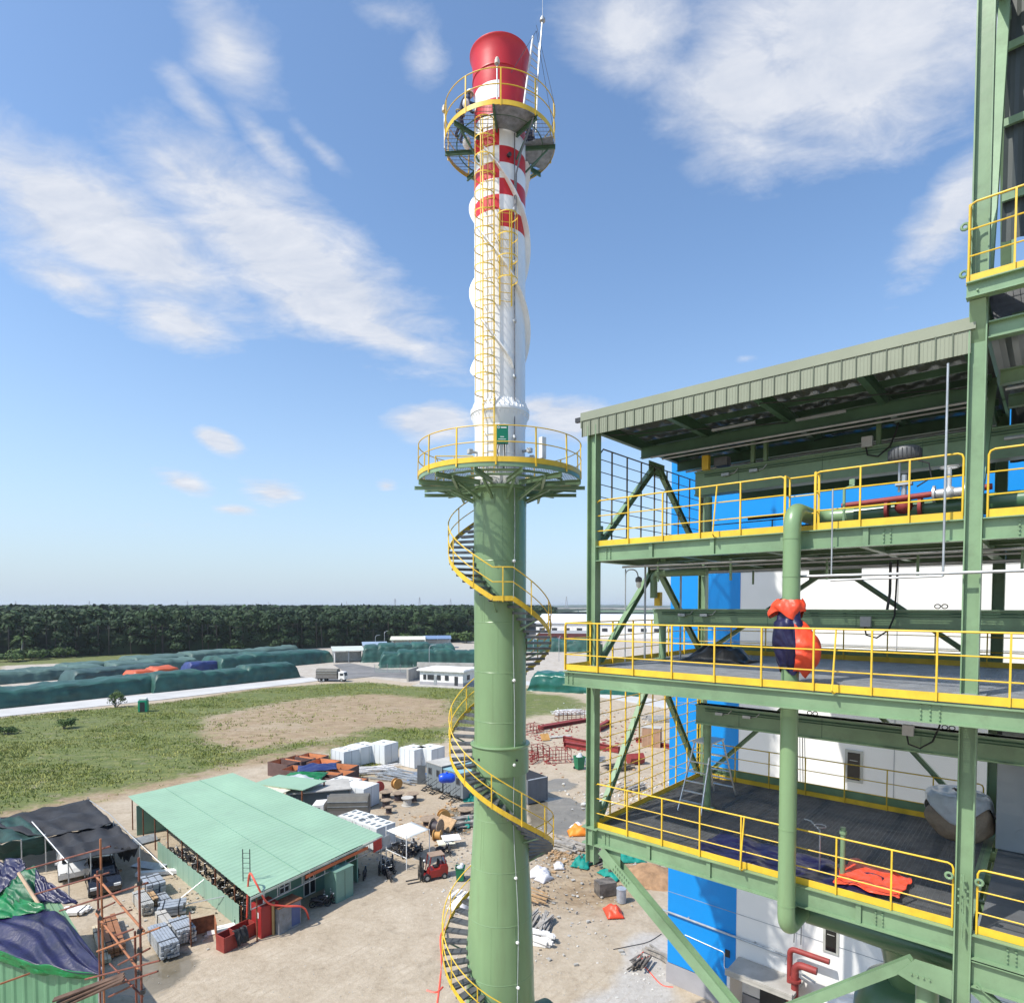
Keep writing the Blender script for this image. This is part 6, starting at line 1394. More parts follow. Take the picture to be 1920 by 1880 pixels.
def cont_from(label, A, B, depth, H_, **k):
    """A, B: ground corners of the long visible side, left to right as seen"""
    d = B-A; L_ = d.length; rz = math.atan2(d.y, d.x); n_ = Vector((-math.sin(rz), math.cos(rz), 0)); return container(label, (A+B)/2+n_*depth/2, L_, depth, H_, rz, **k)
cont_from('white container first from the left in the back row', G(645, 1444), G(674, 1437), 2.6, 2.15, vents=3); cont_from('white container second from the left in the back row', G(676, 1435), G(708, 1427), 2.6, 2.15, vents=3)
cont_from('taller white container third in the back row, standing apart', G(721, 1434), G(746, 1426), 2.5, 2.4, vents=1); cont_from('white container left one of the near pair with grey gable', G(777, 1441), G(802, 1434), 2.6, 2.2, vents=1); cont_from('white container right one of the near pair', G(809, 1440), G(833, 1432), 2.6, 2.2, vents=1)
fr1 = G(682, 1519); cont_from('big white container with a door panel beside the cable drums', fr1, G(710, 1506), 3.0, 2.0, vents=0, panel=1)
cont_from('white container with roof hatches left of the one with a door panel', G(651, 1502), G(678, 1491), 2.8, 1.7, vents=4)
cont_from('white container with many roof hatches next to the mint roof', fl0(706, 1554), fl0(740, 1542), 2.7, 1.9, vents=8); cont_from('white container with roof hatches half hidden by the mint roof', fl0(674, 1541), fl0(707, 1529), 2.7, 1.9, vents=8)
# orange lined open crates and covered grey shelter behind the shed
plyo = mat('ply_orange', (.62, .24, .10), .7, 0, .12, 1); plyd = mat('ply_dark', (.12, .07, .06), .8)
k = 0
for (a, b_) in ((535, 1452), (560, 1446), (585, 1441), (608, 1452), (585, 1470), (608, 1478), (632, 1474), (640, 1462), (655, 1490), (560, 1466)):
    p = G(a, b_); t = thing('open_crate', '%s orange-lined open crate counted from the left behind the mint roof' % nm[k], 'crate', p, R(-28+k*1.5), 'orange open crates behind the shed'); mb = MB(); mi = MB()
    for s in (-1, 1): mb.box((0, s*1.15, .8), (3.2, .08, 1.6)).box((s*1.6, 0, .8), (.08, 2.3, 1.6)); mi.box((0, s*1.09, .8), (3.0, .02, 1.55)).box((s*1.54, 0, .8), (.02, 2.1, 1.55))
    obj('wall', mb, plyd, t); obj('lining', mi.box((0, 0, .12), (3.0, 2.1, .1)), plyo, t); k += 1
sh = thing('workshop_shelter', 'low grey shelter with flat speckled roof and a window behind the shed', 'shed', G(598, 1512), R(18)); obj('wall', MB().box((0, 0, 1.0), (5.6, 3.4, 2.0)), mat('wall_slate', (.10, .13, .14), .6, 0, .15, 1), sh); obj('roof', MB().box((0, 0, 2.06), (6.0, 3.9, .1)), concrete, sh); w_ = obj('window', MB().box((1.2, -1.75, 1.3), (.9, .08, .6)), white, sh); obj('pane', MB().box((1.2, -1.8, 1.3), (.68, .03, .4)), dark, w_)
sh = thing('lean_to', 'pale mint and cream lean-to roof beside the open crates', 'shed', G(545, 1515), R(-22)); obj('roof', MB().box((0, 0, 2.6), (6, 3.4, .07)), mint, sh); obj('cream_roof', MB().box((-1.5, -2.4, 2.45), (6, 1.6, .06)), mat('cream', (.68, .66, .5), .6), sh)
for x in (-2.8, 2.8):
    for y in (-1.6, 1.6): obj('post', MB().box((x, y, 1.3), (.12, .12, 2.6)), rust, sh)
# covers on crates
for i, (a, b_, m, lb, w) in enumerate(((572, 1456, tgrn, 'crumpled bright green sheet on the orange crates', 3), (595, 1440, tblu, 'dark blue sheet between the orange crates', 3), (556, 1462, plas, 'pale plastic sheet on the crates near the mint roof', 3))):
    p = G(a, b_, 1.62); cloth('cover_sheet', lb, 'tarpaulin', Matrix.Translation(p) @ Matrix.Rotation(.3*i, 4, 'Z'), 18, 14, lambda u, v: ((u-.5)*w*1.4, (v-.5)*w, .1+.35*math.sin(u*PI)*math.sin(v*PI)+.25*nzv(u*4, v*4, i*3)), m)
cgy = mat('cabin_grey', (.20, .225, .235), .5, .05, .05, .6); cgd = mat('cabin_grey_dark', (.11, .12, .125), .5)
def cabin(label, A, B, depth, H_, roofm, ndoor, group='grey site cabins'):
    d = B-A; L_ = d.length; rz = math.atan2(d.y, d.x); n_ = Vector((-math.sin(rz), math.cos(rz), 0)); t = thing('site_cabin', label, 'cabin', (A+B)/2+n_*depth/2, rz, group)
    obj('body', MB().box((0, 0, H_/2+.35), (L_, depth, H_)), cgy, t); obj('roof', MB().box((0, 0, H_+.38), (L_+.1, depth+.1, .08)), roofm, t); sm = MB(); n = int(L_/.35)
    for k in range(n+1): sm.box((-L_/2+L_*k/n, -depth/2-.01, H_/2+.35), (.03, .02, H_-.06))
    obj('wall_rib', sm, cgy, t)
    for x in (-.25, .25):
        w_ = obj('window', MB().box((x*L_*1.05, -depth/2-.03, H_*.68+.35), (.6, .05, .75)), white if False else cgd, t); obj('pane', MB().box((x*L_*1.05, -depth/2-.06, H_*.68+.35), (.45, .02, .6)), dark, w_)
        st = MB(); 
        for s in (-1, 1): st.bar((x*L_*1.05+s*.3-.2, -depth/2-.9, 0), (x*L_*1.05+s*.3, -depth/2, .6), .06, .05).bar((x*L_*1.05+s*.3-.2, -depth/2-.9, .9), (x*L_*1.05+s*.3, -depth/2, 1.4), .04, .04)
        for q in range(4): st.box((x*L_*1.05-.16*(1-q/4), -depth/2-.8+q*.22, .1+.15*q), (.6, .2, .04))
        obj('steps', st, dark, t)
    return t
c1 = cabin('left grey site cabin with an open door and steps', G(800, 1478), G(829, 1489), 4.6, 2.6, concrete, 1); od = obj('open_door', MB().bar((-1.6, -2.3, 1.5), (-2.2, -3.0, 1.5), .05, 2.1), cgd, c1)
cabin('right grey site cabin with pale blue roof and steps', G(832, 1492), G(868, 1504), 4.6, 2.5, mat('roof_teal', (.22, .38, .40), .5, 0, .1, 1), 2); cabin('grey site cabin half hidden behind the chimney left side', G(872, 1490), G(895, 1496), 5, 2.5, concrete, 2)
p = G(838, 1458, 3.05); t = thing('water_tank', 'bright blue plastic tank lying on the left grey cabin roof', 'tank', p, .2); obj('tank', MB().lathe([(.02, -.8), (.3, -.78), (.45, -.6), (.5, -.3), (.47, 0), (.5, .3), (.45, .6), (.3, .78), (.02, .8)], n=20).xf(Matrix.Rotation(PI/2, 4, 'Y') @ Matrix.Identity(4)), mat('tank_blue', (.01, .07, .55), .35), t, True); obj('cap', MB().cyl((0, 0, .45), (0, 0, .6), .12, 12), MATS['tank_blue'], t)
cloth('blue_sheet', 'crumpled light blue sheet on the ground left of the grey cabins', 'tarpaulin', Matrix.Translation(G(788, 1458)), 16, 12, lambda u, v: ((u-.5)*2.8, (v-.5)*2.2, .05+.5*math.sin(u*PI)*math.sin(v*PI)*(1+nzv(u*5, v*5, 2))), mat('sheet_blue', (.03, .22, .62), .4, 0, .2, 2))
# dark container right of the chimney wrapped in black sheet
t = cont_from('dark grey container with black covered roof right of the chimney', G(990, 1508), G(1026, 1500), 3.4, 2.4, vents=0, group='dark container'); t.children[0].data.materials[0] = mat('cont_dark', (.13, .14, .155), .5, 0, .1, 1)
for c_ in t.children:
    if c_.name.startswith('roof'): c_.data = c_.data.copy(); c_.data.materials[0] = black
    if c_.name.startswith('corner'): c_.data.materials[0] = MATS['cont_dark']
# cable drums
flm = mat('drum_wood', (.30, .22, .15), .8, 0, .2, 3); cbm = mat('drum_cable', (.04, .03, .035), .6); yel2 = mat('drum_ochre', (.50, .27, .08), .7)
def drum(label, p, r, w, flat=True, rz=0, cab=cbm, fl=None):
    r *= .82; w *= .85
    t = thing('cable_drum', label, 'cable drum', p, rz, 'wooden cable drums lying about the yard'); M_ = Matrix.Translation((0, 0, w/2)) if flat else Matrix.Translation((0, 0, r)) @ Matrix.Rotation(PI/2, 4, 'X')
    for s in (-1, 1): obj('flange', MB().cyl((0, 0, s*w/2-.03*s), (0, 0, s*w/2+.03*s), r, 24).cyl((0, 0, s*(w/2+.03)), (0, 0, s*(w/2+.045)), r*.25, 12).xf(M_), fl or flm, t, True, 30)
    obj('cable_core', MB().cyl((0, 0, -w/2), (0, 0, w/2), r*.68, 20).xf(M_), cab, t, True, 30); return t
dl = [(747, 1500, .75, .9), (724, 1496, .8, .8), (773, 1501, .8, .9), (764, 1509, .75, .9), (724, 1512, .65, .8), (729, 1524, .5, .7), (779, 1556, .8, .5), (806, 1546, 1.1, .7)]
lb = ['dark cable drum standing flat behind the front pair of drums', 'drum flat on the ground close to the big white container', 'dark drum at the right of the drum group', 'pale drum with grey flanges in front of the dark right drum', 'drum flat below the left drum of the group', 'smallest dark drum at the near end of the white container', 'drum with dark centre left of the big drum heap', 'widest flat drum on top of the drum heap']
for i, (a, b_, r, w) in enumerate(dl): drum(lb[i], G(a, b_), r, w, fl=flm if i != 3 else concrete, cab=cbm if i != 3 else concrete)
drum('ochre drum standing on edge behind the dark drums', G(744, 1478), .7, .6, False, .8, yel2, yel2); drum('black drum standing on edge in the drum heap', G(818, 1566), .9, .9, False, 1.2); drum('small ochre drum on edge below the black one', G(820, 1575), .55, .7, False, 1.4, yel2, yel2); drum('ochre round drum at the back right of the heap', G(832, 1540), .7, .6, False, .4, yel2, yel2); drum('small drum lying right of the heap', G(845, 1545), .5, .5)
drum('small red-brown drum behind the dark drums', G(712, 1482), .6, .6, False, .3, maroon, maroon); drum('grey wooden drum beside the chimney foot netting', G(873, 1530), .9, .8)
def board(label, p, L_, Wd, th, rz, tilt, m): 
    t = obj('board', MB().box((0, 0, th/2), (L_, Wd, th)), m, None, loc=p); t.rotation_euler = (tilt, 0, rz); return tag(t, label, 'board', 'loose boards and panels')
board('pale drum flange board leaning on the drum heap', G(836, 1556)+Vector((0, 0, .6)), 2.2, 1.2, .12, -.8, .8, wood); board('white board lying right of the white canopy', G(846, 1586)+Vector((0, 0, .7)), 1.5, 1.1, .05, .3, .1, hw)
board('cream board on the black junk heap right of the canopy', G(836, 1590)+Vector((0, 0, .5)), 1.4, .9, .05, .3, .1, mat('cream', (.68, .66, .5), .6)); board('white sheet on the sand by the silver bundles', G(415, 1742)+Vector((0, 0, .03)), 1.6, .9, .03, .5, .02, hw)
# white square canopy on poles
cp = thing('canopy', 'square white canopy on four poles near the forklift', 'canopy', (0, 0, 0)); q = [G(724, 1556, 2.4), G(772, 1540, 2.4), G(805, 1554, 2.4), G(762, 1572, 2.4)]
P = [[q[0].lerp(q[1], i/6).lerp(q[3].lerp(q[2], i/6), j/6)+Vector((0, 0, .1*math.sin(i/6*PI)*math.sin(j/6*PI))) for j in range(7)] for i in range(7)]; o = obj('cover', MB().grid(P), mat('canvas_white', (.78, .77, .70), .7), cp, True); s_ = o.modifiers.new('t', 'SOLIDIFY'); s_.thickness = .02
for v in q: obj('pole', MB().cyl((v.x, v.y, 0), (v.x, v.y, 2.7 if v is q[0] or v is q[3] else 2.4), .04, 6), white, cp)
obj('rail', MB().cyl((q[0].x, q[0].y, .9), (q[3].x, q[3].y, .9), .03, 6), white, cp)
for i, (a, b_, r) in enumerate(((748, 1592, 1.0), (764, 1597, .4), (778, 1590, 2.0), (757, 1605, 1.6), (772, 1605, .8), (785, 1600, 1.2), (740, 1600, 2.2), (830, 1600, .6), (842, 1600, 1.8))):
    p = G(a, b_); dup(mk, p, r, ['first', 'second', 'third', 'fourth', 'fifth', 'sixth', 'seventh'][i]+' motorbike from the back in the heap under the white canopy' if i < 7 else ['motorbike under the cream board right of the canopy', 'motorbike just right of the cream board'][i-7])
# ------------------------------------------------------------------ shade net shelter on the left
net = mat('shade_net', (.022, .023, .027), .8, 0, .25, .8, .5, 4); netg = mat('shade_net_green', (.012, .05, .042), .75, 0, .3, .8, .5, 4)
sn = thing('shade_net_shelter', 'black shade net stretched on thin poles above parked cars', 'shelter', (0, 0, 0)); H_ = 2.6
def patch(name, cs, m, par, sag=.38, n=16, seed=0):
    q = cs; P = []
    for i in range(n+1):
        row = []
        for j in range(n+1):
            u, v = i/n, j/n; p = q[0].lerp(q[1], u).lerp(q[3].lerp(q[2], u), v); dz = -sag*abs(math.sin(u*PI*3))*abs(math.sin(v*PI*2))+.22*nzv(u*6, v*6, seed)+.1*abs(math.sin(u*14)); row.append(p+Vector((0, 0, dz)))
        P.append(row)
    o = obj(name, MB().grid(P), m, par, True, 60); s_ = o.modifiers.new('t', 'SOLIDIFY'); s_.thickness = .02; return o
patch('back_net', [G(-40, 1540, H_), G(165, 1500, H_), G(213, 1545, H_), G(85, 1570, H_)], net, sn); patch('front_net', [G(88, 1571, H_-.1), G(213, 1543, H_-.1), G(262, 1590, H_-.2), G(128, 1618, H_-.2)], net, sn, seed=4); patch('green_net', [G(-60, 1545, H_), G(35, 1530, H_), G(85, 1568, H_), G(-60, 1590, H_)], netg, sn, seed=7)
c = [G(-60, 1592, H_), G(82, 1569, H_), G(100, 1595, 1.0), G(-60, 1625, .6)]; patch('side_net', c, netg, sn, seed=9); c = [G(155, 1502, H_), G(168, 1500, H_), G(170, 1520, .3), G(150, 1530, .3)]; patch('end_net', c, net, sn)
c = [G(213, 1590, H_-.3), G(262, 1590, H_-.2), G(240, 1612, 1.6), G(225, 1604, 1.5)]; patch('hanging_net', c, net, sn)
for (a, b_) in ((85, 1570), (128, 1618), (213, 1545), (262, 1590), (165, 1500), (40, 1580), (170, 1605), (0, 1540)): p = G(a, b_, H_); obj('pole', MB().cyl((p.x, p.y, 0), (p.x, p.y, H_+.3), .04, 6), galv, sn)
obj('ridge_rope', MB().tube([G(60, 1540, H_+.4), G(85, 1568, H_+.1), G(128, 1618, H_), G(140, 1640, 1.4)], .035, 6), white, sn, True); obj('ridge_rope', MB().tube([G(168, 1500, H_+.2), G(205, 1525, H_), G(245, 1565, 2.2), G(325, 1640, .2)], .03, 6), galv, sn, True)
# silver bundles, timber piles
def bundle(label, p, L_, Wd, H_, rz, m, n=5, rows=4, group='bundles of steel and timber on the sand', cat='bundle'):
    t = thing('material_bundle', label, cat, p, rz, group); mb = MB(); rr = random.Random(int(L_*100))
    for i in range(n):
        for k in range(rows): mb.box((rr.uniform(-.12, .12), -Wd/2+Wd*(i+.5)/n, .1+H_*(k+.5)/rows), (L_+rr.uniform(-.1, .1), Wd/n*.86, H_/rows*.82))
    obj('bars', mb, m, t); st = MB()
    for x in (-.3, .3): st.box((x*L_, 0, .1+H_/2), (.06, Wd+.03, H_+.03))
    obj('strap', st, dark, t); obj('bearer', MB().box((-.3*L_, 0, .05), (.12, Wd, .1)).box((.3*L_, 0, .05), (.12, Wd, .1)), wood, t); return t
slv = mat('bundle_silver', (.40, .43, .46), .4, .3, .15, 3); a_ = R(-47)
bundle('silver steel bundle nearest the puddle', G(306, 1778), 3.0, .95, .8, a_, slv, 6, 5); bundle('silver steel bundle right of the nearest one', G(342, 1758), 2.0, 1.0, .8, a_, slv, 7, 4); bundle('grey slab stack behind the silver bundles', G(312, 1745), 2.6, .6, .7, a_, concrete, 2, 6)
bundle('silver block stack by the white beam', G(287, 1674), 1.9, 1.2, .9, a_, slv, 3, 4); bundle('timber bundle left of the silver block stack', G(277, 1690), 2.4, .8, .5, a_, wood, 3, 3); bundle('slotted pale bundle under the timber bundle', G(268, 1703), 2.6, .7, .7, a_, mat('pale_metal', (.45, .44, .40), .5, .2, .1, 2), 7, 4)
bundle('thin silver sheet stack in the middle of the sand', G(304, 1692), 1.6, .8, .3, a_, slv, 4, 2); bundle('silver clutter of fittings behind the bundles', G(322, 1712), 1.5, 1.2, .6, .4, slv, 3, 3)
bundle('long red-brown timber stack behind the rusty scaffold', G(210, 1762), 4.6, .9, .5, R(-51), mat('timber_red', (.30, .13, .06), .75, 0, .15, 2), 3, 3); bundle('pale timber row left of the red-brown stack', G(190, 1775), 4.8, .5, .25, R(-51), mat('timber_pale', (.55, .47, .33), .8, 0, .1, 2), 3, 1)
bundle('white sheets lying behind the blue tarp', G(140, 1712), 1.6, 1.0, .2, .1, hw, 3, 2); board('long white beam lying beside the shade net', G(300, 1640)+Vector((0, 0, .1)), 3.2, .45, .25, R(12), 0, hw); board('bluish steel sheet lying under the net ropes', G(280, 1625)+Vector((0, 0, .1)), 2.6, .9, .06, R(-15), .08, slv); board('bluish steel panel leaning at the shade net corner', G(272, 1580)+Vector((0, 0, .3)), 1.8, .8, .05, R(50), .5, slv)
t = thing('rusty_box', 'rusty open steel box with a brown plate side by the silver bundles', 'box', G(375, 1760), R(-60)); obj('plate', MB().box((0, -.5, .75), (1.4, .06, 1.5)).box((-.7, .2, .5), (.06, 1.3, 1.0)), rust, t); obj('back_plate', MB().box((.1, .85, .5), (1.2, .05, 1.0)), mat('rust_orange', (.35, .12, .05), .8), t)
# ------------------------------------------------------------------ near left: metal shed with tarps, scaffold
ns = thing('green_shed', 'green ribbed metal shed under blue and green tarps in the lower left corner', 'shed', (0, 0, 0)); sgm = mat('shed_green', (.12, .27, .15), .45, .1, .08, .8)
c1 = G(186, 1826, 3.0); c2 = G(112, 1698, 3.9); dn = c1-G(0, 1780, 3.0); dn.normalize(); an = (c2-c1); c0 = c1-dn*14
P = []; n = 112
for i in range(n+1):
    p = c0.lerp(c1, i/n); p = Vector((p.x, p.y-(.06 if i % 6 in (0, 1) else 0), 0)); P.append([p, p+Vector((0, 0, 2.95))])
obj('front_wall', MB().grid(P), sgm, ns)
P = []
for i in range(60):
    p = c1+an*(1.5*i/59); P.append([(p.x, p.y, 0), (p.x, p.y, 2.95+.85*1.5*i/59)])
obj('side_wall', MB().grid(P), sgm, ns)
P = []
for i in range(n+3):
    p = c0+dn*(14*i/n)+Vector((0, 0, (.05 if i % 5 in (0, 1) else 0))); P.append([p-an*.03, p+an*1.35])
obj('roof', MB().grid(P), mat('roof_sage', (.17, .29, .16), .35, .15, .1, 1, dirt=.3), ns)
obj('corner_post', MB().bar((c1.x+.05, c1.y-.05, 0), (c1.x+.05, c1.y-.05, 2.95), .12, .12), galv, ns)
def pathpt(path, u):
    n_ = len(path)-1; k = min(int(u*n_), n_-1); f_ = u*n_-k; a, b = path[k], path[k+1]; return tuple(a[q]+(b[q]-a[q])*f_ for q in range(3))
rnrm = dn.cross(an).normalized()
def RP(px, py, off=0.0):
    d = pxdir(px, py); o_ = Vector((0, 0, EYE)); t = (c1+rnrm*off-o_).dot(rnrm)/d.dot(rnrm); return o_+d*t
def drape(name, label, lower, upper, m, bump=.18, nu=60, nv=30, sd=0, arch=.2):
    """cloth between two lines given as image point + height, laid in the scene as real 3D points"""
    def f(u, v):
        a = pathpt(lower, u); b = pathpt(upper, u); A = RP(*a[:2], max(a[2], .02)) if a[2] < 2 else G(*a); B = RP(*b[:2], max(b[2], .02)) if b[2] < 2 else G(*b); p = A.lerp(B, v); rid = abs(nzv(u*5+v*2, v*2.5-u, sd))
        return (p.x+.1*nzv(u*6, v*6, sd+2), p.y, p.z+arch*math.sin(v*PI)*(.6+nzv(u*3, v*2, sd+1))+bump*(rid*2.2-.3)*math.sin(min(1, v*6)*PI/2)+.06*math.sin((u*3+v*2)*7+3*nzv(u*3, v*3, sd)))
    return cloth(name, label, 'tarpaulin', Matrix.Identity(4), nu, nv, f, m)
drape('navy_tarp', 'big dark blue tarpaulin with green hem over the eave of the green shed', [(-120, 1752, .12), (-20, 1778, .12), (60, 1806, .14), (120, 1817, .14), (192, 1830, .12)], [(-120, 1700, .12), (10, 1716, .12), (80, 1703, .12), (122, 1716, .12), (190, 1808, .12)], tb, .07, 80, 36, arch=.16)
drape('green_tarp', 'bright green tarpaulin hem hanging below the dark blue one on the green shed', [(-120, 1768, 2.6), (-20, 1796, 2.55), (60, 1824, 2.6), (120, 1830, 2.7), (190, 1834, 2.85)], [(-120, 1750, 3.1), (-20, 1776, 3.1), (60, 1804, 3.1), (120, 1815, 3.08), (191, 1829, 3.06)], tgrn, .02, nv=8, arch=.0)
drape('green_tarp', 'bright green tarpaulin folded back on the green shed roof', [(-80, 1722, .2), (10, 1722, .2), (45, 1716, .2), (88, 1704, .2)], [(-80, 1672, .3), (8, 1672, .3), (30, 1680, .25), (60, 1698, .2)], tgrn, .10, 40, 24, 5, .2)
drape('navy_tarp', 'dark blue tarpaulin raised like a tent over the back of the green shed', [(-80, 1700, .35), (0, 1676, .5), (20, 1652, .8), (50, 1626, 1.1)], [(-80, 1640, .9), (0, 1618, 1.1), (20, 1608, 1.2), (42, 1612, 1.2)], tb, .10, 40, 24, 8, .12)
drape('green_tarp', 'dark green inner side of the raised tarpaulin next to the bamboo pole', [(4, 1704, .12), (30, 1702, .12), (60, 1692, .12), (84, 1682, .12)], [(6, 1672, .45), (24, 1650, .8), (46, 1630, 1.05), (66, 1622, 1.1)], mat('tarp_deep_green', (.0, .09, .03), .5, 0, .2, 1.5, .4, 6), .05, 30, 20, 11, .05)
drape('blue_flap', 'pointed dark blue flap of tarpaulin hanging out over the yard behind the green shed', [(66, 1692, .15), (96, 1691, .1), (144, 1694, .05)], [(66, 1630, 1.1), (95, 1655, .7), (146, 1691, .1)], tb, .03, 30, 14, 13, .05)
pl_ = thing('bamboo_pole', 'pale bamboo pole lying on the green shed roof between the tarps', 'pole', (0, 0, 0)); obj('pole', MB().cyl(RP(35, 1636, 1.3), RP(76, 1700, .25), .09, 8), mat('bamboo', (.50, .35, .22), .6), pl_, True)
sc = thing('scaffold', 'rusty red tube scaffold standing in front of the lower left shed', 'scaffold', (0, 0, 0)); sct = mat('scaffold_rust', (.19, .06, .038), .6, .1, .3, 3, dirt=.5, dirtcol=(.12, .07, .05)); sco = mat('scaffold_orange', (.36, .14, .06), .6, .1, .2, 3)
def tubez(a, b, m=sct, r=.030, name='tube'): return obj(name, MB().cyl(a, b, r, 8), m, sc, True, 50)
# standards at real positions 16-18 m ahead
def at(px, py, Y): d = pxdir(px, py); t = Y/d.y; return Vector((d.x*t, Y, EYE+d.z*t))
S1 = at(262, 1700, 17.0); S2 = at(252, 1700, 18.0); S3 = at(190, 1650, 19.6); S4 = at(183, 1650, 20.4)
for S, top, m in ((S1, at(262, 1607, 17).z, sct), (S2, at(252, 1745, 18).z, sct), (S3, at(189, 1572, 19.6).z, sco), (S4, at(183, 1632, 20.4).z, sct)): tubez((S.x, S.y, 0), (S.x, S.y, top), m, .032, 'standard')
def led(p1, Y1, p2, Y2, m=sct, r=.028): a = at(*p1, Y1); b = at(*p2, Y2); tubez(a, b, m, r, 'ledger'); return a, b
led((50, 1629), 20.8, (207, 1586), 19.6); led((65, 1676), 20.6, (205, 1635), 19.5); led((112, 1707), 19.8, (277, 1654), 17.0); led((182, 1783), 18.6, (300, 1738), 16.9, sco)
led((0, 1844), 17, (56, 1824), 17.5, sco); led((222, 1808), 18, (281, 1777), 16.8); led((185, 1705), 20, (215, 1703-12), 19.2); led((186, 1724), 19.8, (247, 1705), 18.9); led((218, 1753), 18.6, (250, 1741), 18); led((160, 1835), 18.4, (300, 1800), 16.6)
led((178, 1640), 20.2, (270, 1745), 17.0, sco, .034); led((180, 1712), 20.0, (262, 1820), 17.2, sco, .034); led((206, 1806), 18, (268, 1868), 17); led((196, 1853), 17.6, (296, 1820), 16.6); led((204, 1868), 17.4, (250, 1846), 16.9)
cp_ = MB()
for (a, b_, Y) in ((262, 1745, 17), (262, 1655, 17), (253, 1800, 18), (189, 1633, 19.6), (189, 1720, 19.6), (262, 1822, 17), (268, 1858, 17), (184, 1708, 20.2), (262, 1780, 17)): cp_.box(at(a, b_, Y), (.11, .11, .11), .3)
obj('coupler', cp_, dark, sc)
for k in range(3): obj('walk_board', MB().bar(at(100+k*4, 1874+k*8, 16.6), at(232, 1826+k*5, 17.2-k*.15), .19, .045), mat('board_brown', (.12, .07, .045), .8, 0, .25, 3), sc)
# ------------------------------------------------------------------ right of the chimney: red steel, frames, rubble
def redbeam(label, a, b, h=.7, w=.4, m=maroon):
    p = G(*a); q = G(*b); t = thing('steel_beam', label, 'steel beam', p, 0, 'red oxide steel parts on the sand'); d = q-p; z = Vector((0, 0, h/2+.1)); obj('beam', MB().ibeam(z, d+z, h, w, .06), m, t); obj('end_plate', MB().bar(z-d.normalized()*.05, z, w+.1, h+.1).bar(d+z, d+z+d.normalized()*.05, w+.1, h+.1), m, t); return t
redbeam('long red steel beam lying behind, left of the green column', (1012, 1368), (1105, 1352), .5, .8); redbeam('red steel beam lying in front, left part by the column', (1060, 1400), (1105, 1408), .7, .6); redbeam('thick red steel beam passing behind the green column', (1058, 1391), (1160, 1412), .8, .4)
redbeam('red steel beam at the right near the blue wall', (1195, 1390), (1262, 1405), .5, .5); redbeam('thin red beam behind the first long red beam', (1020, 1362), (1090, 1350), .3, .3); redbeam('short red beam with dark end seen through the grille', (1122, 1372), (1140, 1362), 1.0, .6)
t = thing('steel_box', 'short red hexagonal steel box seen through the yellow grille', 'steel part', G(1190, 1432), .3, 'red oxide steel parts on the sand'); obj('body', MB().cyl((-.9, 0, .7), (1.1, 0, .7), .75, 6), maroon, t)
wb = thing('wooden_crate', 'large plywood crate seen through the yellow grille', 'crate', G(1222, 1398), R(-20)); obj('body', MB().box((0, 0, 1.35), (2.6, 1.9, 2.7)), mat('crate_ply', (.36, .21, .13), .75, 0, .1, 1), wb); bt = MB()
for x in (-1.2, -.4, .4, 1.2): bt.box((x, -.97, 1.35), (.14, .03, 2.7))
obj('batten', bt, mat('crate_batten', (.42, .27, .17), .75), wb); obj('lid', MB().box((0, 0, 2.73), (2.7, 2.0, .06)), concrete, wb)
def cage(label, px, py, L_, Wd, H_, rz, m=maroon):
    t = thing('steel_cage', label, 'steel frame', G(px, py), rz, 'welded steel frames on the sand'); mb = MB()
    nx = max(2, int(L_/.7))
    for i in range(nx+1):
        x = -L_/2+L_*i/nx
        for y in (-Wd/2, Wd/2): mb.bar((x, y, 0), (x, y, H_), .07, .07)
        mb.bar((x, -Wd/2, H_), (x, Wd/2, H_), .06, .06)
    for z in (.05, H_/2, H_):
        for y in (-Wd/2, Wd/2): mb.bar((-L_/2, y, z), (L_/2, y, z), .06, .06)
        for x in (-L_/2, L_/2): mb.bar((x, -Wd/2, z), (x, Wd/2, z), .06, .06)
    obj('frame', mb, m, t); return t
cage('red frame rack standing in front of the red beams', 1045, 1428, 3.2, 1.6, 1.7, .2); cage('dense red reinforcement frame close to the chimney', 1008, 1418, 2.6, 1.6, 1.5, .5); cage('second dense red frame beside the chimney collar', 995, 1428, 2.2, 1.4, 1.2, 1.2); cage('dark brown long frame behind the red beams', 1072, 1350, 5.5, 2.0, 1.5, R(15), rust); cage('low red frame just right of the chimney', 1000, 1372, 2.4, 2, 1.2, .8)
board('ochre plywood piece leaning near the red frames', G(1022, 1388)+Vector((0, 0, .5)), 1.3, 1.1, .1, .4, .9, yel2); board('grey plate lying behind the thick red beam', G(1050, 1382)+Vector((0, 0, .1)), 3.5, .9, .1, .35, 0, concrete)
def rods(label, px, py, L_, n, rz, spread, m, rr=.05, seed=0, cat='pile'):
    r_ = random.Random(seed); t = thing('rod_pile', label, cat, G(px, py), rz, 'piles of rods and planks'); mb = MB()
    for i in range(n):
        a = r_.uniform(-.25, .25); y = r_.uniform(-spread, spread); x = r_.uniform(-.3, .3)*L_*.5; l = L_*r_.uniform(.6, 1)/2; z = .05+r_.uniform(0, .45)
        mb.bar((x-math.cos(a)*l, y-math.sin(a)*l, z+r_.uniform(-.03, .1)), (x+math.cos(a)*l, y+math.sin(a)*l, z), rr*2, rr*r_.uniform(.8, 2))
    obj('rods', mb, m, t); return t
pgr = mat('plank_grey', (.34, .31, .27), .8, 0, .3, 2); pdk = mat('plank_dark', (.14, .12, .10), .8, 0, .4, 2)
rods('white tubes strewn behind the brown frame', 1068, 1338, 6, 40, .3, 1.8, hw, .12, 1); rods('steel pipes and profiles lying left of the blue sheet', 758, 1460, 8, 26, R(-28), 1.5, galv, .08, 2); rods('pale pipes lying right behind the first container row', 700, 1447, 6, 16, R(20), 1.2, hw, .07, 3)
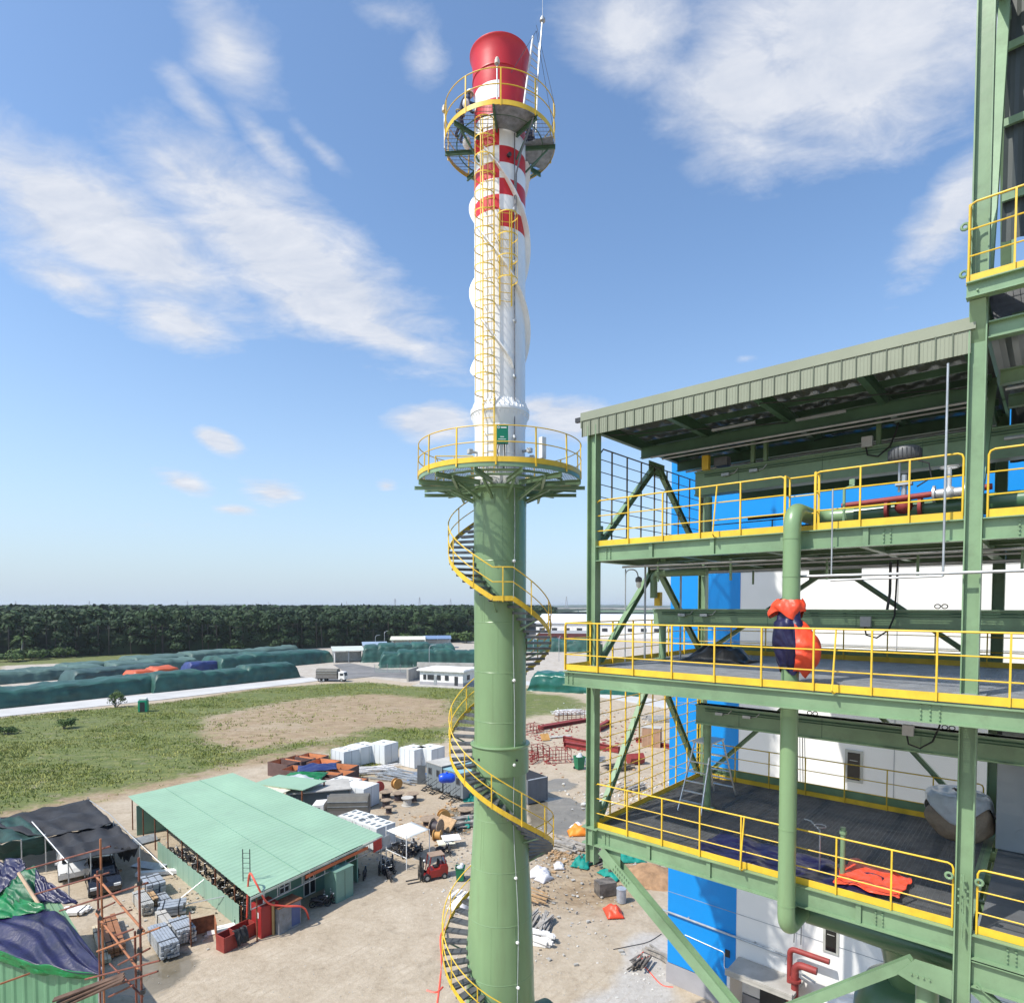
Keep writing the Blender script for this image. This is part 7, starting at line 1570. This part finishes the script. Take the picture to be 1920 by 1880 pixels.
rods('heap of planks below the stair end right of the chimney', 1062, 1590, 3.0, 26, R(-35), .8, pgr, .09, 4); rods('heap of dark planks left of the knee brace', 1115, 1612, 2.6, 30, R(35), .8, pdk, .08, 5); rods('long grey plank heap right beside the chimney, lower one', 1010, 1740, 2.6, 34, R(70), .7, pgr, .07, 6)
rods('white beam offcuts stacked beside the chimney near the bottom', 1012, 1765, 1.8, 16, R(-20), .5, hw, .09, 7); rods('loose planks on the mud right of the chimney', 1005, 1690, 2.0, 8, R(-25), .7, wood, .05, 8); rods('bluish bars lying behind the green bin by the column', 1105, 1428, 4, 26, R(28), .9, slv, .08, 9)
rods('scrap bars seen through the yellow grille', 1155, 1440, 3.5, 24, .5, 1.6, pdk, .07, 10); rods('dark scrap under the deck by the green netting', 1145, 1632, 1.6, 16, .9, .7, pdk, .08, 11); rods('scrap iron and cut bars at the foot of the blue wall', 1205, 1812, 1.6, 14, 1.0, .5, pdk, .04, 12); rods('grey laths leaning at the wall foot', 1235, 1800, 2.2, 6, R(-50), .25, pgr, .06, 13)
rods('planks heaped behind the grille near the blue wall', 1185, 1480, 3, 26, .6, 1.2, pgr, .08, 14); rods('boards and scrap on the slope far right behind the grille', 1235, 1350, 5, 30, .2, 2.2, concrete, .1, 15)
rods('jumble of pale and dark planks left of the chimney', 870, 1545, 2.4, 30, .4, 1.0, pgr, .08, 16); rods('white debris strip left of the spiral stair bottom', 870, 1690, 1.4, 20, 1.2, .8, hw, .08, 17)
# rubble scattered around, netting, bags, sand mound
def rubble(label, areas, n, m, smin, smax, seed, cat='rubble'):
    rng = np.random.default_rng(seed); mb = MB(); bs = [(-1, -1, -1), (1, -1, -1), (1, 1, -1), (-1, 1, -1), (-1, -1, 1), (1, -1, 1), (1, 1, 1), (-1, 1, 1)]
    for k in range(n):
        a = areas[k % len(areas)]; px = rng.normal(a[0], a[2]); py = rng.normal(a[1], a[3])
        if py < 1200: continue
        p = G(px, py); s = rng.uniform(smin, smax)*rng.uniform(.5, 1); sc_ = rng.uniform(.18, 1, 3)*s; rz = rng.uniform(0, 3); c_, s_ = math.cos(rz), math.sin(rz); V = []
        for b in bs: x, y, z = b[0]*sc_[0]*rng.uniform(.7, 1), b[1]*sc_[1]*rng.uniform(.7, 1), b[2]*sc_[2]*.5*rng.uniform(.6, 1); V.append((p.x+x*c_-y*s_, p.y+x*s_+y*c_, z+sc_[2]*.4))
        mb.add(V, [(0, 3, 2, 1), (4, 5, 6, 7), (0, 1, 5, 4), (1, 2, 6, 5), (2, 3, 7, 6), (3, 0, 4, 7)])
    o = obj('rubble', mb, m); o['kind'] = 'stuff'; o['label'] = label; o['category'] = cat
rubble('pale chips and litter scattered over the sandy yard', [(1010, 1600, 20, 30), (1080, 1680, 60, 50), (870, 1700, 15, 70), (1010, 1700, 15, 60), (840, 1680, 20, 20), (870, 1545, 15, 20), (780, 1480, 60, 25), (1060, 1590, 30, 15), (1200, 1840, 30, 30)], 600, mat('chip_pale', (.6, .58, .53), .7), .03, .12, 1)
rubble('red-brown scrap steel pieces around the red beams', [(1010, 1375, 14, 8), (1060, 1365, 25, 6), (1020, 1425, 20, 8), (1100, 1400, 40, 8), (1170, 1380, 30, 10)], 500, maroon, .06, .35, 21)
rubble('pale junk and bags on the far yard behind the grille', [(1170, 1345, 45, 14), (1090, 1335, 30, 8), (1200, 1480, 25, 15), (1130, 1500, 25, 15), (1230, 1370, 20, 20)], 600, MATS['chip_pale'], .05, .28, 22)
rubble('brown and dark junk on the far yard behind the grille', [(1170, 1350, 50, 14), (1150, 1430, 50, 25), (1190, 1490, 30, 20), (860, 1530, 20, 20), (810, 1550, 30, 14), (1050, 1600, 25, 14)], 900, wood, .05, .3, 23)
rubble('grey stones and broken concrete on the yard', [(1100, 1700, 80, 60), (1020, 1660, 40, 60), (1150, 1330, 70, 30), (1180, 1480, 50, 30), (800, 1540, 60, 30), (300, 1720, 50, 40), (720, 1590, 30, 20), (860, 1600, 15, 60), (1220, 1620, 30, 15)], 1000, concrete, .03, .2, 2)
rubble('dark lumps of soil and scrap on the yard', [(1100, 1640, 60, 30), (1010, 1640, 20, 60), (860, 1580, 15, 30), (1150, 1500, 50, 30), (1230, 1330, 40, 25), (330, 1690, 50, 40)], 700, pdk, .02, .14, 3)
rubble('tiny pebbles and litter over the open ground', [(700, 1780, 160, 60), (1100, 1800, 80, 50), (420, 1850, 150, 30), (600, 1380, 200, 40), (1050, 1480, 40, 40)], 1100, concrete, .015, .05, 4)
nettl = mat('netting_teal', (.0, .22, .17), .7, 0, .2, 3)
for i, (a, b_, w, l_) in enumerate(((1180, 1610, 1.8, 'teal netting heap below the deck edge right of the knee brace'), (1093, 1618, 1.6, 'teal netting lying left of the knee brace'), (1148, 1640, 1.5, 'teal netting draped behind the knee brace'), (882, 1500, 1.2, 'teal netting hanging at the left side of the chimney'), (876, 1548, .9, 'small bright teal cloth on the ground left of the chimney'))):
    cloth('netting', l_, 'netting', Matrix.Translation(G(a, b_)) @ Matrix.Rotation(i*1.1, 4, 'Z'), 18, 14, lambda u, v: ((u-.5)*w*1.3+.2*nzv(u*5, v*5, i), (v-.5)*w*.9+.2*nzv(u*4, v*6, i+3), .05+.55*math.sin(u*PI)*math.sin(v*PI)*(1+1.2*nzv(u*5, v*5, i+7))), nettl)
bagw = mat('bag_white', (.62, .60, .60), .6, 0, .1, 4)
for i, (a, b_, s, m, l_) in enumerate(((1012, 1640, .75, bagw, 'heap of white sacks right beside the chimney, upper one'), (1020, 1648, .6, bagw, 'white sacks lying below the first sack heap'), (1048, 1625, .5, bagw, 'lone pale sack right of the white sack heap'), (1083, 1552, .6, bagw, 'white and red junk heap left of the deck corner'), (1085, 1562, .9, mat('cloth_orange', (.85, .25, .02), .6), 'orange cloth on the ground at the deck corner'), (866, 1700, .8, bagw, 'white sack heap behind the stair at the lower left of the chimney'), (1150, 1712, .7, tor, 'orange-red cloth with teal strip on the sand right of the chimney'), (868, 1470, .5, bagw, 'pale sack beside the chimney near the cabins'))):
    cloth('sack', l_, 'sack', Matrix.Translation(G(a, b_)) @ Matrix.Rotation(i*.8, 4, 'Z'), 16, 12, lambda u, v: (s*(u-.5)*2.1, s*(v-.5)*1.6, .03+s*.75*(math.sin(u*PI)*math.sin(v*PI))**.6*(1+.6*nzv(u*4, v*4, i*2))), m)
md = obj('sand_mound', MB().grid([[(2.6*(i/20-.5)*2, 1.7*(j/20-.5)*2, max(-.1, 1.15*(1-((i/10-1)**2+(j/10-1)**2)))*(.9+.2*nzv(i*.3, j*.3, 2))) for j in range(21)] for i in range(21)]), mat('sand_brown', (.32, .19, .10), .9, 0, .2, 2, .5, 6), None, True, loc=G(1222, 1648), rz=-.4); tag(md, 'brown sand mound near the corner of the blue wall', 'sand heap')
t = thing('grey_barrel', 'grey metal drum and bucket on the sand below the knee brace', 'barrel', G(1165, 1690)); obj('drum', MB().cyl((0, 0, 0), (0, 0, .9), .32, 18), slv, t, True, 30); obj('rim', MB().cyl((0, 0, .87), (0, 0, .93), .34, 18), slv, t); obj('skip', MB().box((-.9, 1.2, .45), (1.3, .9, .9), .3), pdk, t)
hs = thing('hose', 'red hose and cable lying by the foot of the blue wall', 'hose', (0, 0, 0)); obj('hose_line', MB().tube(smooth_path([G(1195, 1795), G(1215, 1778), G(1238, 1782), G(1225, 1790), G(1200, 1800), G(1215, 1818), G(1240, 1845), G(1262, 1850)]), .035, 6), mat('hose_red', (.75, .10, .06), .5), hs, True)
hs = thing('hose', 'thin dark cable trailing on the sand towards the blue wall', 'cable', (0, 0, 0)); obj('cable', MB().tube(smooth_path([G(1150, 1779, .03), G(1180, 1773, .03), G(1215, 1765, .03), G(1240, 1750, .03)]), .02, 6), dark, hs, True)
hs = thing('tape', 'red safety tape and hose beside the bottom of the spiral stair', 'tape', (0, 0, 0)); obj('tape_line', MB().tube(smooth_path([G(845, 1715), G(838, 1735), G(826, 1755, .6), G(828, 1800), G(825, 1840), G(820, 1880)]), .05, 6), mat('hose_red', (.75, .10, .06), .5), hs, True); obj('tape_end', MB().tube(smooth_path([G(800, 1856), G(818, 1860), G(830, 1850)]), .06, 6), MATS['hose_red'], hs, True)
pm_ = thing('tank_lid', 'large dull teal disc lying at the base of the chimney on the right', 'lid', (0, 0, 0)); bpy.data.objects.remove(pm_)
# ------------------------------------------------------------------ two workers on the top platform
def person(label, loc, rz, pose, shirt, helmet, glove=None):
    """pose: dict of joints, metres, x = facing"""
    t = thing('person', label, 'person', loc, rz); J = pose
    V = ['pelvis', 'waist', 'chest', 'neck', 'headlow', 'headtop', 'hipL', 'kneeL', 'ankL', 'toeL', 'hipR', 'kneeR', 'ankR', 'toeR', 'shL', 'elL', 'wrL', 'shR', 'elR', 'wrR']
    E_ = [(0, 1), (1, 2), (2, 3), (3, 4), (4, 5), (0, 6), (6, 7), (7, 8), (8, 9), (0, 10), (10, 11), (11, 12), (12, 13), (2, 14), (14, 15), (15, 16), (2, 17), (17, 18), (18, 19)]
    rad = dict(pelvis=(.15, .12), waist=(.14, .11), chest=(.17, .13), neck=(.062, .062), headlow=(.085, .095), headtop=(.09, .10), hipL=.10, hipR=.10, kneeL=.068, kneeR=.068, ankL=.05, ankR=.05, toeL=.045, toeR=.045, shL=.075, shR=.075, elL=.05, elR=.05, wrL=.037, wrR=.037)
    verts = [Vector(J[v]) for v in V]; radl = [rad[v] if isinstance(rad[v], tuple) else (rad[v],)*2 for v in V]
    for w, s in (('wrL', 1), ('wrR', -1)):          # hands: palm and five fingers
        i = V.index(w); e = V.index('elL' if s > 0 else 'elR'); d = (verts[i]-verts[e]).normalized(); sd = d.cross(Vector((0, 0, 1))).normalized()
        if sd.length < .5: sd = Vector((0, 1, 0))
        verts.append(verts[i]+d*.07); radl.append((.036, .022)); pi_ = len(verts)-1; E_.append((i, pi_))
        for k, l in enumerate((.065, .08, .085, .07)):
            verts.append(verts[pi_]+d*.03+sd*(.025*(k-1.5))); radl.append((.0095,)*2); q = len(verts)-1; E_.append((pi_, q)); verts.append(verts[q]+d*l*.8+Vector((0, 0, -.025))); radl.append((.008,)*2); E_.append((q, q+1))
        verts.append(verts[i]+d*.05+sd*s*.045); radl.append((.011,)*2); q = len(verts)-1; E_.append((i, q))
    me = bpy.data.meshes.new('body'); me.from_pydata([tuple(v) for v in verts], E_, []); o = bpy.data.objects.new('body', me); link(o); o.parent = t
    sk = o.modifiers.new('skin', 'SKIN'); 
    for i, r in enumerate(radl): me.skin_vertices[0].data[i].radius = r
    me.skin_vertices[0].data[0].use_root = True; sk.use_smooth_shade = True
    ss = o.modifiers.new('sub', 'SUBSURF'); ss.levels = 2; ss.render_levels = 2
    m = bpy.data.materials.new('worker_clothes'); m.use_nodes = True; nt = m.node_tree; b = nt.nodes['Principled BSDF']; b.inputs['Roughness'].default_value = .8
    b.inputs['Base Color'].default_value = (*shirt, 1); me.materials.append(m)
    hc = (Vector(J['headlow'])+Vector(J['headtop']))/2; hd = (Vector(J['headtop'])-Vector(J['headlow'])).normalized(); fw = Vector(J.get('look', (1, 0, 0))); fw = (fw-hd*fw.dot(hd)).normalized(); sd = hd.cross(fw)
    skin = mat('skin', (.42, .24, .16), .6); f = MB().sphere((0, 0, 0), 1, 14).xf(Matrix.Translation(hc+fw*.035-hd*.02) @ Matrix(((fw.x*.085, sd.x*.07, hd.x*.105, 0), (fw.y*.085, sd.y*.07, hd.y*.105, 0), (fw.z*.085, sd.z*.07, hd.z*.105, 0), (0, 0, 0, 1)))); f.cyl(hc+fw*.11-hd*.005, hc+fw*.145-hd*.03, .012, 6, .018)
    fo = obj('face', f, skin, t, True); ey = MB()
    for s in (-1, 1): ey.sphere(hc+fw*.112+sd*s*.032+hd*.008, .011, 8)
    ey.bar(hc+fw*.112-hd*.065-sd*.025, hc+fw*.112-hd*.065+sd*.025, .008, .006); obj('eyes', ey, dark, fo)
    hl = [(.125*math.cos(a), .135*math.sin(a)) for a in np.linspace(0, PI/2, 7)]; hm = MB().lathe([(.15, -.01), (.15, .0)]+[(max(r, .002), z) for r, z in hl], n=20); rot = hd.to_track_quat('Z', 'X').to_matrix().to_4x4(); hm.xf(Matrix.Translation(hc+hd*.055) @ rot)
    obj('helmet', hm, helmet, t, True, 60)
    if glove:
        for w, e in (('wrL', 'elL'), ('wrR', 'elR')): d = (Vector(J[w])-Vector(J[e])).normalized(); obj('glove', MB().tube([Vector(J[w])-d*.03, Vector(J[w])+d*.03, Vector(J[w])+d*.07], [.045, .05, .048], 10), glove, t, True)
    ht = MB(); a, b_ = Vector(J['waist']), Vector(J['pelvis']); m_ = a.lerp(b_, .6); d = (a-b_).normalized(); x_ = d.orthogonal().normalized(); y_ = d.cross(x_)
    ht.tube([m_+x_*.165*math.cos(k)+y_*.165*math.sin(k) for k in np.linspace(0, 6.28, 17)[:-1]], .02, 6, closed=True); obj('harness_belt', ht, mat('belt', (.35, .25, .05), .7), t, True)
    return t
lean = dict(pelvis=(0, 0, .90), waist=(.07, 0, 1.05), chest=(.20, 0, 1.28), neck=(.31, 0, 1.42), headlow=(.35, 0, 1.50), headtop=(.38, 0, 1.62), hipL=(0, .11, .84), kneeL=(.12, .14, .48), ankL=(-.02, .15, .09), toeL=(.14, .16, .04), hipR=(0, -.11, .84), kneeR=(.05, -.14, .46), ankR=(-.12, -.16, .09), toeR=(.04, -.17, .04), shL=(.23, .19, 1.33), elL=(.42, .24, 1.12), wrL=(.62, .17, 1.08), shR=(.23, -.19, 1.33), elR=(.45, -.22, 1.10), wrR=(.66, -.12, 1.12), look=(1, 0, -.5))
navy = (.022, .03, .07); hwt = mat('helmet_white', (.75, .72, .62), .3)
person('worker in navy clothes and pale helmet leaning on the left of the top platform', Vector((CX0, CY0, 0))+pol(-80, 1.45, 36.54), R(-8), lean, navy, hwt)
crouch = dict(lean); crouch.update(pelvis=(-.1, 0, .62), waist=(-.04, 0, .78), chest=(.08, 0, 1.0), neck=(.15, 0, 1.13), headlow=(.17, 0, 1.2), headtop=(.19, 0, 1.33), hipL=(-.08, .11, .56), kneeL=(.3, .16, .5), ankL=(.12, .15, .09), toeL=(.28, .16, .04), hipR=(-.08, -.11, .56), kneeR=(.28, -.16, .48), ankR=(.02, -.16, .09), toeR=(.18, -.17, .04), shL=(.1, .19, 1.05), elL=(.25, .24, .85), wrL=(.42, .15, .9), shR=(.1, -.19, 1.05), elR=(.28, -.22, .84), wrR=(.45, -.1, .92))
person('worker in navy clothes and pale helmet crouching on the right of the top platform', Vector((CX0, CY0, 0))+pol(128, 1.5, 36.54), R(205), crouch, navy, hwt)
o = obj('tool_bag', MB().sphere((0, 0, 0), .15, 12, 1.3).tube([(-.1, 0, .15), (0, 0, .3), (.1, 0, .15)], .02, 6), bagw, None, True, loc=Vector((CX0, CY0, 0))+pol(-62, 1.3, 36.2)); tag(o, 'white tool bag hanging under the left side of the top platform', 'bag')
o = obj('tool_bag', MB().sphere((0, 0, 0), .12, 12, 1.4), bagw, None, True, loc=Vector((CX0, CY0, 0))+pol(-60, 1.35, 37.5)); tag(o, 'white sack held by the left worker on the top platform', 'bag')
# ------------------------------------------------------------------ air
if HAZE > 0:
    hz = MB().box((0, 4900, 21.0), (11400, 11400, 46.0)); m = bpy.data.materials.new('haze'); m.use_nodes = True; nt = m.node_tree; nt.nodes.clear(); ou = nt.nodes.new('ShaderNodeOutputMaterial'); v = nt.nodes.new('ShaderNodeVolumePrincipled'); v.inputs['Density'].default_value = HAZE; v.inputs['Color'].default_value = (.86, .92, 1, 1); v.inputs['Anisotropy'].default_value = .2; nt.links.new(v.outputs[0], ou.inputs['Volume']); o = obj('haze', hz, m); o['kind'] = 'stuff'; o['label'] = 'thin bluish air haze over the whole scene'; o['category'] = 'haze'
for o in list(bpy.data.objects):
    if o.type == 'EMPTY' and not o.children: bpy.data.objects.remove(o)
